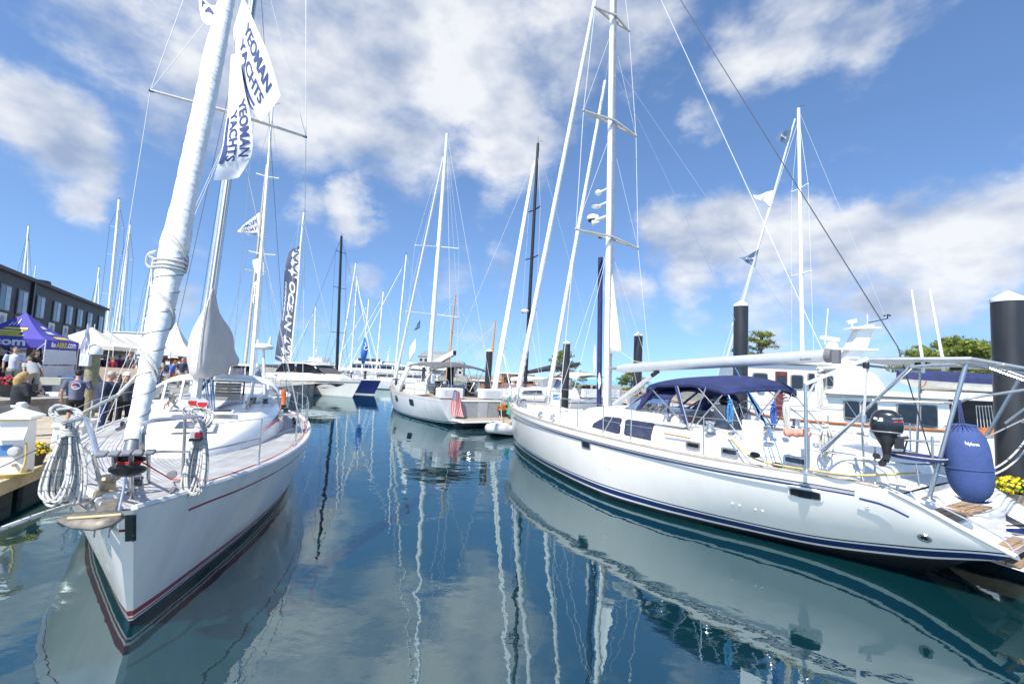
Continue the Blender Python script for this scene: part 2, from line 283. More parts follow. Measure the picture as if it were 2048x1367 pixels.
# ---------------------------------------------------------------- mesh builder
class MB:
    def __init__(s): s.v = []; s.f = []; s.uv = None
    def add(s, vs, fs, uvs=None):
        o = len(s.v); s.v += [Vector(q) for q in vs]; s.f += [tuple(i+o for i in f) for f in fs]
        if uvs is not None:
            if s.uv is None: s.uv = [(0, 0)]*o
            s.uv += uvs
        elif s.uv is not None: s.uv += [(0, 0)]*len(vs)
        return s
    def box(s, c, d, rz=0.0, taper=1.0, rot=None):
        hx, hy, hz = d[0]/2, d[1]/2, d[2]/2
        M = rot if rot is not None else Matrix.Rotation(rz, 3, 'Z')
        vs = []
        for z, k in ((-hz, 1), (hz, taper)):
            for x, y in ((-hx, -hy), (hx, -hy), (hx, hy), (-hx, hy)):
                vs.append(Vector(c)+M@Vector((x*k, y*k, z)))
        return s.add(vs, [(3, 2, 1, 0), (4, 5, 6, 7), (0, 1, 5, 4), (1, 2, 6, 5), (2, 3, 7, 6), (3, 0, 4, 7)])
    def beam(s, p, q, w, h, up=(0, 0, 1), w2=None, h2=None):
        p, q = Vector(p), Vector(q); d = (q-p).normalized(); a = d.cross(Vector(up))
        if a.length < 1e-4: a = d.cross(Vector((1, 0, 0)))
        a.normalize(); b = a.cross(d).normalized()
        w2 = w if w2 is None else w2; h2 = h if h2 is None else h2
        vs = [p+a*x*w/2+b*y*h/2 for x, y in ((-1, -1), (1, -1), (1, 1), (-1, 1))]+[q+a*x*w2/2+b*y*h2/2 for x, y in ((-1, -1), (1, -1), (1, 1), (-1, 1))]
        return s.add(vs, [(3, 2, 1, 0), (4, 5, 6, 7), (0, 1, 5, 4), (1, 2, 6, 5), (2, 3, 7, 6), (3, 0, 4, 7)])
    def tube(s, pts, r, n=8, closed=False, sx=1.0, up=None):
        """swept tube; r a number or one per point; sx flattens across"""
        P = [Vector(p) for p in pts]; k = len(P)
        if k < 2: return s
        rr = list(r) if isinstance(r, (list, tuple)) else [r]*k
        vs = []; uv = []; dist = 0; a = None
        for i in range(k):
            d = (P[(i+1) % k]-P[i-1]) if closed else (P[min(i+1, k-1)]-P[max(i-1, 0)])
            if d.length < 1e-9: d = Vector((0, 0, 1))
            d.normalize()
            if a is None:
                ref = Vector(up) if up else (Vector((0, 0, 1)) if abs(d.z) < .9 else Vector((1, 0, 0)))
                a = d.cross(ref).normalized()
            else:
                a = a-d*a.dot(d)
                if a.length < 1e-6: a = d.cross(Vector((.3, .5, .8)))
                a.normalize()
            b = d.cross(a)
            if i: dist += (P[i]-P[i-1]).length
            for j in range(n):
                t = 2*math.pi*j/n
                vs.append(P[i]+a*(math.cos(t)*rr[i]*sx)+b*(math.sin(t)*rr[i])); uv.append((dist, j/n))
        fs = []
        for i in range(k if closed else k-1):
            for j in range(n):
                i2 = (i+1) % k; j2 = (j+1) % n
                fs.append((i*n+j, i*n+j2, i2*n+j2, i2*n+j))
        if not closed:
            fs.append(tuple(range(n-1, -1, -1))); fs.append(tuple((k-1)*n+j for j in range(n)))
        return s.add(vs, fs, uv)
    def lathe(s, prof, o=(0, 0, 0), n=16, axis=(0, 0, 1)):
        ax = Vector(axis).normalized(); a = ax.cross(Vector((1, 0, 0)) if abs(ax.x) < .9 else Vector((0, 1, 0))).normalized(); b = ax.cross(a)
        vs = []
        for (r, z) in prof:
            for j in range(n):
                t = 2*math.pi*j/n; vs.append(Vector(o)+ax*z+a*math.cos(t)*r+b*math.sin(t)*r)
        fs = [(i*n+j, i*n+(j+1) % n, (i+1)*n+(j+1) % n, (i+1)*n+j) for i in range(len(prof)-1) for j in range(n)]
        fs += [tuple(range(n-1, -1, -1)), tuple((len(prof)-1)*n+j for j in range(n))]
        return s.add(vs, fs)
    def ball(s, c, r, n=12, m=8, rot=None):
        r = (r, r, r) if isinstance(r, (int, float)) else r
        vs = []
        for i in range(m+1):
            p = math.pi*i/m
            for j in range(n):
                t = 2*math.pi*j/n
                q = Vector((math.sin(p)*math.cos(t)*r[0], math.sin(p)*math.sin(t)*r[1], math.cos(p)*r[2]))
                vs.append(Vector(c)+(rot@q if rot is not None else q))
        return s.add(vs, [(i*n+j, (i+1)*n+j, (i+1)*n+(j+1) % n, i*n+(j+1) % n) for i in range(m) for j in range(n)])
    def grid(s, rows, uvs=None, flip=False):
        n = len(rows[0]); vs = [p for r in rows for p in r]
        fs = [(i*n+j, i*n+j+1, (i+1)*n+j+1, (i+1)*n+j) for i in range(len(rows)-1) for j in range(n-1)]
        if flip: fs = [f[::-1] for f in fs]
        return s.add(vs, fs, [u for r in uvs for u in r] if uvs else None)
    def poly(s, pts, thick=None):
        """flat polygon; with thick (vector) an extruded slab"""
        n = len(pts); P = [Vector(p) for p in pts]
        if thick is None: return s.add(P, [tuple(range(n))])
        t = Vector(thick)
        return s.add(P+[p+t for p in P], [tuple(range(n-1, -1, -1)), tuple(range(n, 2*n))]+[(i, (i+1) % n, n+(i+1) % n, n+i) for i in range(n)])
    def build(s, name, mat, parent=None, smooth=False, solid=0.0, bevel=0.0, sub=0):
        o0 = Vector(parent['_o']) if parent is not None and '_o' in parent else Vector((0, 0, 0))
        me = bpy.data.meshes.new(name)
        me.from_pydata([tuple(p-o0) for p in s.v], [], s.f)
        if s.uv is not None:
            ul = me.uv_layers.new(name='UVMap')
            for lp in me.loops: ul.data[lp.index].uv = s.uv[lp.vertex_index]
        me.validate()
        if smooth:
            me.polygons.foreach_set('use_smooth', [True]*len(me.polygons))
        for mm in (mat if isinstance(mat, (list, tuple)) else [mat]): me.materials.append(mm)
        ob = bpy.data.objects.new(name, me); COL.objects.link(ob)
        if parent is not None:
            ob.parent = parent; ob['_o'] = tuple(o0)
        if solid:
            md = ob.modifiers.new('thickness', 'SOLIDIFY'); md.thickness = solid; md.offset = 0
        if bevel:
            md = ob.modifiers.new('bevel', 'BEVEL'); md.width = bevel; md.segments = 2; md.limit_method = 'ANGLE'
        if sub:
            md = ob.modifiers.new('subdivision', 'SUBSURF'); md.levels = sub; md.render_levels = sub
        if smooth and not sub: me.set_sharp_from_angle(angle=R(40))
        return ob
def tag(o, label=None, cat=None, group=None, kind=None):
    if label: o['label'] = label
    if cat: o['category'] = cat
    if group: o['group'] = group
    if kind: o['kind'] = kind
    return o
def thing(name, label, cat, loc=(0, 0, 0), group=None):
    o = bpy.data.objects.new(name, None); COL.objects.link(o); o.empty_display_size = .3
    o.location = loc; o['_o'] = tuple(loc)
    return tag(o, label, cat, group)
def dup(root, loc=None, rz=None, label=None, scale=None):
    r = root.copy(); COL.objects.link(r)
    if loc is not None: r.location = loc
    if rz is not None: r.rotation_euler = (0, 0, rz)
    if scale is not None: r.scale = (scale,)*3
    if label: r['label'] = label
    for ch in list(root.children):
        c = ch.copy(); COL.objects.link(c); c.parent = r
        for g in list(ch.children):
            d = g.copy(); COL.objects.link(d); d.parent = c
    return r
def lerp(a, b, t): return a+(b-a)*t
def interp(tab, x):
    """smooth (Catmull-Rom) table look-up"""
    n = len(tab)
    if x <= tab[0][0]: return tab[0][1]
    if x >= tab[-1][0]: return tab[-1][1]
    for i in range(n-1):
        if tab[i][0] <= x <= tab[i+1][0]:
            x0, y0 = tab[i]; x1, y1 = tab[i+1]; h = x1-x0; t = (x-x0)/h
            m0 = (y1-tab[i-1][1])/(x1-tab[i-1][0]) if i > 0 else (y1-y0)/h
            m1 = (tab[i+2][1]-y0)/(tab[i+2][0]-x0) if i+2 < n else (y1-y0)/h
            return (2*t**3-3*t*t+1)*y0+(t**3-2*t*t+t)*h*m0+(-2*t**3+3*t*t)*y1+(t**3-t*t)*h*m1
def curve(pts, n=8, closed=False):
    """Catmull-Rom through points"""
    P = [Vector(p) for p in pts]; out = []; k = len(P)
    for i in range(k if closed else k-1):
        p0 = P[i-1] if (closed or i > 0) else P[0]*2-P[1]; p1 = P[i]; p2 = P[(i+1) % k]; p3 = P[(i+2) % k] if (closed or i+2 < k) else P[-1]*2-P[-2]
        for j in range(n):
            t = j/n; out.append(.5*((2*p1)+(p2-p0)*t+(2*p0-5*p1+4*p2-p3)*t*t+(3*p1-p0-3*p2+p3)*t**3))
    if not closed: out.append(P[-1])
    return out
def sag(p, q, s, n=10):
    p, q = Vector(p), Vector(q)
    return [p.lerp(q, i/n)-Vector((0, 0, 4*s*(i/n)*(1-i/n))) for i in range(n+1)]
class Fr:
    """boat frame: u aft from the stem, v to one side, z up from the water"""
    def __init__(s, o, ax, n): s.o = Vector((o[0], o[1], 0)); s.ax = Vector((ax[0], ax[1], 0)).normalized(); s.n = Vector((n[0], n[1], 0)).normalized()
    def p(s, u, v, z): return s.o+s.ax*u+s.n*v+Vector((0, 0, z))
    def hit(s, px, py, v=0.0):
        d = ray(px, py); q = s.o+s.n*v; t = (q.x*s.n.x+q.y*s.n.y)/(d.x*s.n.x+d.y*s.n.y)
        P = d*t; P.z += CAM_H; return P
    def hitu(s, px, py, u):
        d = ray(px, py); q = s.o+s.ax*u; t = (q.x*s.ax.x+q.y*s.ax.y)/(d.x*s.ax.x+d.y*s.ax.y)
        P = d*t; P.z += CAM_H; return P
    def uv(s, P): e = P-s.o; return e.dot(s.ax), e.dot(s.n)
    def mat(s): return Matrix((s.ax, s.n, Vector((0, 0, 1)))).transposed()
def frame_from(bow, direction_deg, side=1):
    """direction_deg: heading the boat's stern points to, degrees from +Y clockwise"""
    a = R(direction_deg); ax = (math.sin(a), math.cos(a)); n = (math.cos(a)*side, -math.sin(a)*side)
    return Fr(bow, ax, n)
FONT_CACHE = {}
def text_mesh(sx, bold=0.0):
    if (sx, bold) in FONT_CACHE: return FONT_CACHE[(sx, bold)]
    cu = bpy.data.curves.new('lettering', 'FONT'); cu.body = sx; cu.size = 1; cu.offset = bold; cu.fill_mode = 'FRONT'; cu.resolution_u = 3
    ob = bpy.data.objects.new('lettering', cu); COL.objects.link(ob)
    dg = bpy.context.evaluated_depsgraph_get(); me = bpy.data.meshes.new_from_object(ob.evaluated_get(dg))
    vs = [v.co.copy() for v in me.vertices]; fs = [tuple(p.vertices) for p in me.polygons]
    bpy.data.objects.remove(ob); bpy.data.curves.remove(cu); bpy.data.meshes.remove(me)
    x0 = min(v.x for v in vs); x1 = max(v.x for v in vs); y0 = min(v.y for v in vs); y1 = max(v.y for v in vs)
    vs = [((v.x-x0)/(x1-x0), (v.y-y0)/(y1-y0)) for v in vs]
    FONT_CACHE[(sx, bold)] = (vs, fs); return vs, fs
def letters(name, sx, mp, mat, parent, bold=.02, two=False):
    vs, fs = text_mesh(sx, bold)
    b = MB(); b.add([mp(x, y) for x, y in vs], fs)
    return b.build(name, mat, parent)
def quadmap(o, ex, ey, off=(0, 0, 0)):
    o, ex, ey, off = Vector(o), Vector(ex), Vector(ey), Vector(off)
    return lambda x, y: o+ex*x+ey*y+off
# ================================================================ hull builder
from mathutils.bvhtree import BVHTree
class Hull:
    def __init__(s, fr, ov, Ls, Lw, bs, zs, bw, zw, nt=56, nk=12, flare=.7, keel=.5, cut=99, cut0=-99):
        s.cut = cut; s.cut0 = cut0
        s.fr = fr; s.bs = bs; s.zs = zs; s.bw = bw; s.zw = zw; s.nt = nt; s.nk = nk
        s.ov, s.Ls, s.Lw, s.flare, s.keel = ov, Ls, Lw, flare, keel
    def ts(s): return [(.5-.5*math.cos(math.pi*min(1, i/s.nt)))*.45+.55*i/s.nt for i in range(s.nt+1)]
    def us(s, t): return lerp(-s.ov, s.Ls, t)
    def uw(s, t): return lerp(0, s.Lw, t)
    def pt(s, t, k, side):
        """k<0 below the waterline, 0 waterline, 1 sheer"""
        us, uw = s.us(t), s.uw(t)
        bs, zs, bw, zw = interp(s.bs, us), interp(s.zs, us), interp(s.bw, uw), interp(s.zw, uw)
        if k < 0: return s.fr.p(uw, side*bw*(1+k*.5), zw+k*s.keel*max(.06, 1-zw*2)), zs-zw
        cv = lerp(bw, bs, s.flare); cz = lerp(zw, zs, .42); cu = lerp(uw, us, .45)
        q = 1-k
        v = q*q*bw+2*q*k*cv+k*k*bs; z = q*q*zw+2*q*k*cz+k*k*zs; u = q*q*uw+2*q*k*cu+k*k*us
        return s.fr.p(u, side*v, z), zs-z
    def build(s, mat, parent, transom=True, name='hull'):
        b = MB(); T = s.ts(); ks = [-1, -.5]+[i/s.nk for i in range(s.nk+1)]
        for side in (1, -1):
            rows = []; uvs = []
            for t in T:
                r = [s.pt(t, k, side) for k in ks]; rows.append([q[0] for q in r]); uvs.append([(q[0].z-.85*interp(s.zw, s.uw(t)), q[1]+(6 if s.us(t) > s.cut or s.us(t) < s.cut0 else 0)) for q in r])
            b.grid(rows, uvs, flip=side < 0)
        for k0, k1 in zip(ks[:-1], ks[1:]):
            b.poly([s.pt(0, k0, 1)[0], s.pt(0, k1, 1)[0], s.pt(0, k1, -1)[0], s.pt(0, k0, -1)[0]])
            if b.uv: 
                for q, k in zip(range(4), (k0, k1, k1, k0)): b.uv[-4+q] = (s.pt(0, k, 1)[0].z, s.pt(0, k, 1)[1])
        if transom:
            r1 = [s.pt(1, k, 1)[0] for k in ks]; r2 = [s.pt(1, k, -1)[0] for k in ks]
            b.grid([r1, r2], [[(q.z-.85*interp(s.zw, s.Lw), 5) for q in r1]]*2, flip=True)
        s.ob = b.build(name, mat, parent, smooth=True)
        s.bvh = BVHTree.FromPolygons([tuple(v) for v in b.v], b.f)
        return s.ob
    def pick(s, px, py):
        d = ray(px, py).normalized()
        loc, nor, i, dist = s.bvh.ray_cast(Vector((0, 0, CAM_H)), d)
        if loc is None: return None
        if nor.dot(d) > 0: nor = -nor
        return loc, nor
    def edge(s, u, side, dz=0.0, inset=0.0):
        return s.fr.p(u, side*(interp(s.bs, u)-inset), interp(s.zs, u)+dz)
    def rail(s, u0, u1, side, dz=0, inset=0, n=40): return [s.edge(lerp(u0, u1, i/n), side, dz, inset) for i in range(n+1)]
    def deck(s, mat, parent, drop=.0, camber=.06, u1=None, inset=.02, name='deck', nv=12, u0=None):
        b = MB(); rows = []; uvs = []; n = 44; u1 = s.Ls if u1 is None else u1; u0 = -s.ov+.02 if u0 is None else u0
        for i in range(n+1):
            u = lerp(u0, u1, i/n); w = max(.01, interp(s.bs, u)-inset); z = interp(s.zs, u)-drop; r = []; q = []
            for j in range(nv+1):
                x = -1+2*j/nv; r.append(s.fr.p(u, x*w, z+camber*(1-x*x)*w/2)); q.append((u, w-abs(x*w)))
            rows.append(r); uvs.append(q)
        b.grid(rows, uvs); return b.build(name, mat, parent, smooth=True)
def rigging(name, lines, mat, parent, r=.006, n=5):
    b = MB()
    for l in lines:
        rr = r
        if isinstance(l, tuple) and len(l) == 3: rr = l[2]; l = l[:2]
        b.tube(l, rr, n)
    return b.build(name, mat, parent, smooth=True)
def loft(rings, caps=True, closed=True):
    b = MB(); n = len(rings[0]); vs = [p for r in rings for p in r]; m = n if closed else n-1
    fs = [(i*n+j, i*n+(j+1) % n, (i+1)*n+(j+1) % n, (i+1)*n+j) for i in range(len(rings)-1) for j in range(m)]
    if caps: fs += [tuple(range(n-1, -1, -1)), tuple((len(rings)-1)*n+j for j in range(n))]
    b.add(vs, fs); return b
def disc_on(P, nor, r1, r2=None, up=Vector((0, 0, 1)), n=20, sq=0.0):
    """ring of points on a plane; sq>0 gives a rounded rectangle"""
    a = up.cross(nor).normalized(); c = nor.cross(a).normalized(); r2 = r2 or r1; out = []
    for j in range(n):
        t = 2*math.pi*(j+.5)/n; x, y = math.cos(t), math.sin(t)
        if sq: 
            k = (abs(x)**(2+sq)+abs(y)**(2+sq))**(-1/(2+sq)); x, y = x*k, y*k
        out.append(P+a*x*r1+c*y*r2)
    return out
def port_light(P, nor, w, h, parent, frame=STEEL, glass=GLASS, sq=6, name='porthole', rim=.022, up=Vector((0, 0, 1))):
    o = disc_on(P+nor*.002, nor, w/2, h/2, up, 28, sq); o2 = disc_on(P+nor*.014, nor, w/2-.004, h/2-.004, up, 28, sq)
    i2 = disc_on(P+nor*.014, nor, w/2-rim, h/2-rim, up, 28, sq); i1 = disc_on(P+nor*.006, nor, w/2-rim-.003, h/2-rim-.003, up, 28, sq)
    b = loft([o, o2, i2, i1], caps=False); f = b.build(name, frame, parent, smooth=False)
    MB().poly(disc_on(P+nor*.007, nor, w/2-rim, h/2-rim, up, 28, sq)).build('pane', glass, f)
    return f

# ================================================================ water, ground, shore
def water():
    m = bpy.data.materials.new('harbour_water'); m.use_nodes = True
    nt = m.node_tree; N = nt.nodes; L = nt.links; N.clear()
    out = N.new('ShaderNodeOutputMaterial')
    tc = N.new('ShaderNodeTexCoord')
    def noise(scale, detail, sx=1, sy=1, rough=.5):
        mp = N.new('ShaderNodeMapping'); mp.inputs['Scale'].default_value = (sx, sy, 1); mp.inputs['Rotation'].default_value = (0, 0, R(20)); L.new(tc.outputs['Object'], mp.inputs['Vector'])
        n = N.new('ShaderNodeTexNoise'); n.inputs['Scale'].default_value = scale; n.inputs['Detail'].default_value = detail; n.inputs['Roughness'].default_value = rough
        L.new(mp.outputs[0], n.inputs['Vector']); return n.outputs['Fac']
    a = noise(.9, 2, 1, 1.25); b = noise(3.2, 3, 1, 1.3); c = noise(.23, 2)
    m1 = N.new('ShaderNodeMath'); m1.operation = 'MULTIPLY_ADD'; L.new(b, m1.inputs[0]); m1.inputs[1].default_value = .16; L.new(a, m1.inputs[2])
    # breeze patches: rougher and calmer areas
    pr = N.new('ShaderNodeMapRange'); pr.inputs['From Min'].default_value = .38; pr.inputs['From Max'].default_value = .66; pr.inputs['To Min'].default_value = .35; pr.inputs['To Max'].default_value = 1.2; L.new(c, pr.inputs['Value'])
    bp = N.new('ShaderNodeBump'); bp.inputs['Distance'].default_value = .016; L.new(m1.outputs[0], bp.inputs['Height']); L.new(pr.outputs[0], bp.inputs['Strength'])
    deep = N.new('ShaderNodeBsdfDiffuse'); deep.inputs['Color'].default_value = (.0016, .024, .029, 1)
    gl = N.new('ShaderNodeBsdfGlossy'); gl.inputs['Roughness'].default_value = .012; gl.inputs['Color'].default_value = (.78, .92, .95, 1)
    fr = N.new('ShaderNodeFresnel'); fr.inputs['IOR'].default_value = 3.0; L.new(bp.outputs[0], fr.inputs['Normal']); L.new(bp.outputs[0], gl.inputs['Normal'])
    mx = N.new('ShaderNodeMixShader'); L.new(fr.outputs[0], mx.inputs['Fac']); L.new(deep.outputs[0], mx.inputs[1]); L.new(gl.outputs[0], mx.inputs[2])
    L.new(mx.outputs[0], out.inputs['Surface'])
    b = MB(); b.grid([[Vector((x, y, 0)) for y in (-300, 0, 300, 4500)] for x in (-4500, -300, 0, 300, 4500)], flip=True)
    o = b.build('water', m); tag(o, kind='structure')
water()
QUAY = pm('quay_concrete', (.40, .385, .35), .9, var=.18, scale=1.2, bump=.5, bscale=12)
STONE = pm('quay_stone', (.30, .27, .23), .95, var=.35, scale=2.6, bump=1.0, bscale=9)
EARTH = pm('shore_ground', (.30, .29, .24), .95, var=.25, scale=.4, bump=.3, bscale=3)
def quay():
    edge = [(-19.0, -6), (-17.6, 6), (-16.45, 14.6), (-16.1, 17), (-15.6, 24), (-17.4, 40), (-21, 50), (-38, 55), (-60, 44)]
    back = [(-60, -6)]
    b = MB(); P = [Vector((x, y, 1.1)) for x, y in edge+back]; b.poly([p-Vector((0, 0, 1.7)) for p in P], (0, 0, 1.7))
    o = b.build('quay_ground', QUAY); tag(o, kind='structure')
    w = MB(); rnd = random.Random(3); rows = []
    pts = []
    for i in range(len(edge)-1):
        a, c = Vector((*edge[i], 0)), Vector((*edge[i+1], 0)); n = max(2, int((c-a).length/.35))
        for k in range(n): pts.append(a.lerp(c, k/n))
    for p in pts:
        rows.append([p+Vector((rnd.uniform(-.12, .10), rnd.uniform(-.1, .1), z)) if z < 1.05 else p+Vector((.05, 0, z)) for z in (-.4, .05, .3, .55, .8, 1.09)]+[p+Vector((-.6, 0, 1.106))])
    w.grid(rows); tag(w.build('stone_quay_wall', STONE), 'rough stone quay wall behind the people on the left pontoon', 'wall')
    # low kerb stones along the quay edge, behind the people
    s = MB(); s.poly([Vector((x, y, -.6)) for x, y in ((14, 58), (24, 48), (60, 44), (120, 40), (300, 60), (300, 120), (14, 120))], (0, 0, 1.8)); 
    tag(s.build('shore_ground', EARTH), kind='structure')
    f = MB(); f.poly([Vector((x, y, -.6)) for x, y in ((-300, 170), (14, 150), (14, 400), (-300, 400))], (0, 0, 1.5)); tag(f.build('far_shore_ground', EARTH), kind='structure')
quay()

# ================================================================ sailing yacht at the left (bow towards us)
FL = frame_from(PZ(262, 1252, 0), -28)
def left_yacht():
    fr = FL
    bw_ = fr.o
    root = thing('sailing_yacht', 'white sailing yacht with red waterline stripes and wrapped headsail, bow towards the camera', 'sailing yacht', tuple(fr.o))
    RD, BK, WH = (.30, .012, .022), (.012, .012, .016), (.79, .745, .68)
    mat = ramp_mat('white_hull_red_stripes', 'Object', 2, [('UV', 0, 0, 0, WH), ('UV', 1, .185, .212, RD), ('UV', 0, .135, .20, RD), ('UV', 0, .095, .115, RD), ('UV', 0, -2, .078, BK)], rough=.2, coat=.5, dirt=.05)
    H = Hull(fr, .70, 10.6, 10.3,
             bs=[(-.7, .055), (-.45, .22), (.3, .53), (1.1, .90), (2.1, 1.29), (3.4, 1.64), (4.75, 1.87), (6.2, 2.0), (7.8, 2.02), (9.2, 1.85), (10.6, 1.5)],
             zs=[(-.7, 1.315), (.2, 1.26), (1, 1.22), (3.4, 1.175), (5, 1.16), (8, 1.17), (10.6, 1.22)],
             bw=[(0, .015), (.5, .21), (1.2, .46), (2.75, .97), (4.2, 1.34), (5.7, 1.58), (7.5, 1.66), (9, 1.35), (10.3, .8)],
             zw=[(0, 0), (8.8, 0), (10.3, .22)], flare=.62, cut0=-.12)
    H.build(mat, root)
    H.deck(DECK_TEAK, root, drop=.015, inset=.075, camber=.07)
    for sd in (1, -1):
        H_ = MB(); H_.tube(H.rail(-.66, 10.5, sd, .012, .03), .028, 6, sx=1.3); H_.build('toe_rail', pm('grey_toe_rail', (.62, .62, .62), .35, var=.05), root, smooth=True)
        m = MB(); m.grid([[H.edge(u, sd, -.008, .02) for u in (lerp(-.64, 10.5, i/40) for i in range(41))], [H.edge(u, sd, -.004, .12) for u in (lerp(-.6, 10.5, i/40) for i in range(41))]]); m.build('covering_board', GRP, root)
    # ---- coachroof
    rings = []
    for u, w, z in [(2.35, .10, 1.27), (2.5, .34, 1.34), (3.0, .62, 1.46), (3.8, .88, 1.58), (4.8, 1.08, 1.68), (6.0, 1.22, 1.74), (7.2, 1.28, 1.80), (8.6, 1.25, 1.80)]:
        zd = 1.17; rr = []
        for x, q in [(-1.12, 0), (-1.08, .35), (-.98, .8), (-.86, .97), (-.5, 1.03), (0, 1.05), (.5, 1.03), (.86, .97), (.98, .8), (1.08, .35), (1.12, 0)]:
            rr.append(fr.p(u, x*w, lerp(zd, z, q)))
        rings.append(rr)
    cab = loft(rings, closed=False).build('coachroof', WHITE, root, smooth=True)
    # cabin side windows and pink speed stripe
    for sd in (1, -1):
        b = MB(); P = [fr.p(u, sd*v, z) for u, v, z in [(5.3, 1.245, 1.49), (6.9, 1.375, 1.54), (6.9, 1.40, 1.40), (5.7, 1.305, 1.37)]]
        b.poly(P, fr.n*sd*.012); b.build('window', GLASS, cab)
        q = MB(); q.poly([fr.p(u, sd*v, z) for u, v, z in [(3.9, .985, 1.39), (5.25, 1.232, 1.49), (5.55, 1.27, 1.41)]], fr.n*sd*.010); q.build('red_stripe', pm('faded_red_tape', (.50, .12, .15), .5), cab)
    # foredeck hatches: raised lid in a frame
    hb = MB(); hb.box(fr.p(3.3, -.02, 1.56), (.60, .60, .05), rot=fr.mat()@Matrix.Rotation(R(-6), 3, 'Y')); hf = hb.build('deck_hatch', WHITE2, root, bevel=.012)
    MB().box(fr.p(3.3, -.02, 1.592), (.46, .46, .02), rot=fr.mat()@Matrix.Rotation(R(-6), 3, 'Y')).build('pane', GLASSB, hf)
    for u, v in ((4.15, .3), (4.15, -.35), (6.1, .75)):
        hb = MB(); hb.box(fr.p(u, v, 1.72), (.42, .36, .05), rot=fr.mat()); hf = hb.build('deck_hatch', WHITE2, root, bevel=.012)
        MB().box(fr.p(u, v, 1.75), (.33, .27, .02), rot=fr.mat()).build('pane', GLASSB, hf)
    # grab rails (wood)
    for sd in (1, -1):
        b = MB(); b.tube([fr.p(u, sd*(.66+.06*(u-4.6)), 1.79+.03*(u-4.6)) for u in (4.7, 5.3, 5.9, 6.5)], .016, 6)
        for u in (4.7, 5.3, 5.9, 6.5): b.tube([fr.p(u, sd*(.66+.06*(u-4.6)), 1.72), fr.p(u, sd*(.66+.06*(u-4.6)), 1.79+.03*(u-4.6))], .014, 6)
        b.build('grab_rail', TEAK, root, smooth=True)
    # cowl vents with red mouths
    for px, py in ((387, 803), (405, 806)):
        P = fr.hitu(px, py, 4.35); d = (Vector((0, 0, CAM_H))-P); d.z = 0; d.normalize()
        b = MB(); b.tube(curve([P+Vector((0, 0, -.32))-d*.07, P+Vector((0, 0, -.14))-d*.08, P-d*.06, P], 5), [.05]*6+[.055]*5+[.06, .07, .08, .088, .092], 14)
        cv = b.build('cowl_vent', WHITE, root, smooth=True)
        MB().poly(disc_on(P+d*.003, d, .078, .083)).build('vent_mouth', RED, cv)
    # ---- mast
    A, Bm = fr.hitu(423, 574, 4.72), fr.hitu(503, 17, 5.25)
    dm = (Bm-A)/(Bm.z-A.z)
    mp = lambda z: A+dm*(z-A.z)
    base, top = mp(1.66), mp(16.2)
    b = MB(); b.tube([base, mp(6), mp(12), top], [.085, .085, .08, .06], 14, sx=.72, up=fr.n); mast = b.build('mast', ALU, root, smooth=True)
    b = MB(); b.beam(mp(1.9)-fr.ax*.002+fr.n*.0, mp(15.8), .035, .19, up=fr.ax); b.build('mast_track', ALUW, mast)
    b = MB(); b.tube([mp(1.64), mp(1.78)], .15, 16); b.build('mast_collar', WHITE2, mast, smooth=True)
    # halyards at the mast foot and climbing lines
    for i, mm in enumerate((ROPEB, ROPEW, ROPEB, ROPEBL, ROPEW, ROPEB)):
        v = -.14+.055*i; rigging('halyard', [[fr.p(4.62, v, 1.72), mp(3.2)+fr.n*v*.8-fr.ax*.10, mp(9)+fr.n*v*.5-fr.ax*.08, mp(15.5)]], mm, root, r=.0065)
    for vv in (-.13, .02, .10):
        for k in range(3):
            rigging('halyard', [[fr.p(4.6, vv+k*.02, 1.75), mp(2.75)+fr.n*(vv+k*.02)-fr.ax*.11]], (ROPEB, ROPEW, ROPEB)[k], root, r=.008)
    # spreaders
    sL, sR = fr.hitu(301, 181, 5.12), fr.hitu(612, 274, 5.12)
    zc = (sL.z+sR.z)/2
    for e in (sL, sR):
        b = MB(); c0 = mp(zc); b.beam(c0, e, .12, .035, up=(0, 0, 1), w2=.07, h2=.028); sp = b.build('spreader', ALU, mast, bevel=.008)
        MB().tube([e-(e-c0).normalized()*.06, e+(e-c0).normalized()*.02], .028, 8).build('spreader_tip', BLACK, sp, smooth=True)
    s2 = []
    z2 = 11.9
    for sd, e in ((-1, sL), (1, sR)):
        t2 = mp(z2)+fr.n*sd*.95; b = MB(); b.beam(mp(z2), t2, .10, .03); b.build('spreader', ALU, mast)
        ch = H.edge(5.3, sd, .02, .18)
        rigging('shroud', [[ch, e], [e, t2], [t2, mp(16)]], WIREW, root, r=.0075)
        rigging('shroud', [[ch-fr.ax*.25, mp(zc-.1)], [ch+fr.ax*.3, mp(zc-.15)]], WIREW, root, r=.006)
        rigging('shroud', [[e, mp(z2-.1)]], WIREW, root, r=.006)
        rigging('runner', [[H.edge(9.8, sd, .03, .1), mp(z2-.2)]], WIRED, root, r=.006)
    rigging('backstay', [[fr.p(10.4, 0, 1.3), mp(16.1)]], WIRE, root, r=.007)
    # ---- wrapped headsail on the forestay
    S0, S1 = fr.hit(266, 888), fr.hit(453, 0)
    ds = (S1-S0)/(S1.z-S0.z); sp = lambda z: S0+ds*(z-S0.z)
    foot = sp(1.25)
    rigging('forestay', [[foot, sp(15.2)]], WIRE, root, r=.010)
    RAD = [(0, .072), (.5, .078), (.9, .093), (1.2, .107), (1.75, .125), (2.0, .132), (2.4, .116), (3.2, .117), (5, .121), (6.4, .108), (11.4, .06)]
    b = MB(); zz = [S0.z+.03+i*.06 for i in range(190)]; rr = []
    rnd = random.Random(5)
    for i, z in enumerate(zz):
        h = z-S0.z
        base_r = interp(RAD, h)
        rr.append(base_r*(1+.02*math.sin(h*19)+rnd.uniform(-.02, .02)-(.045 if i % 5 == 0 and h < 2.0 else 0)))
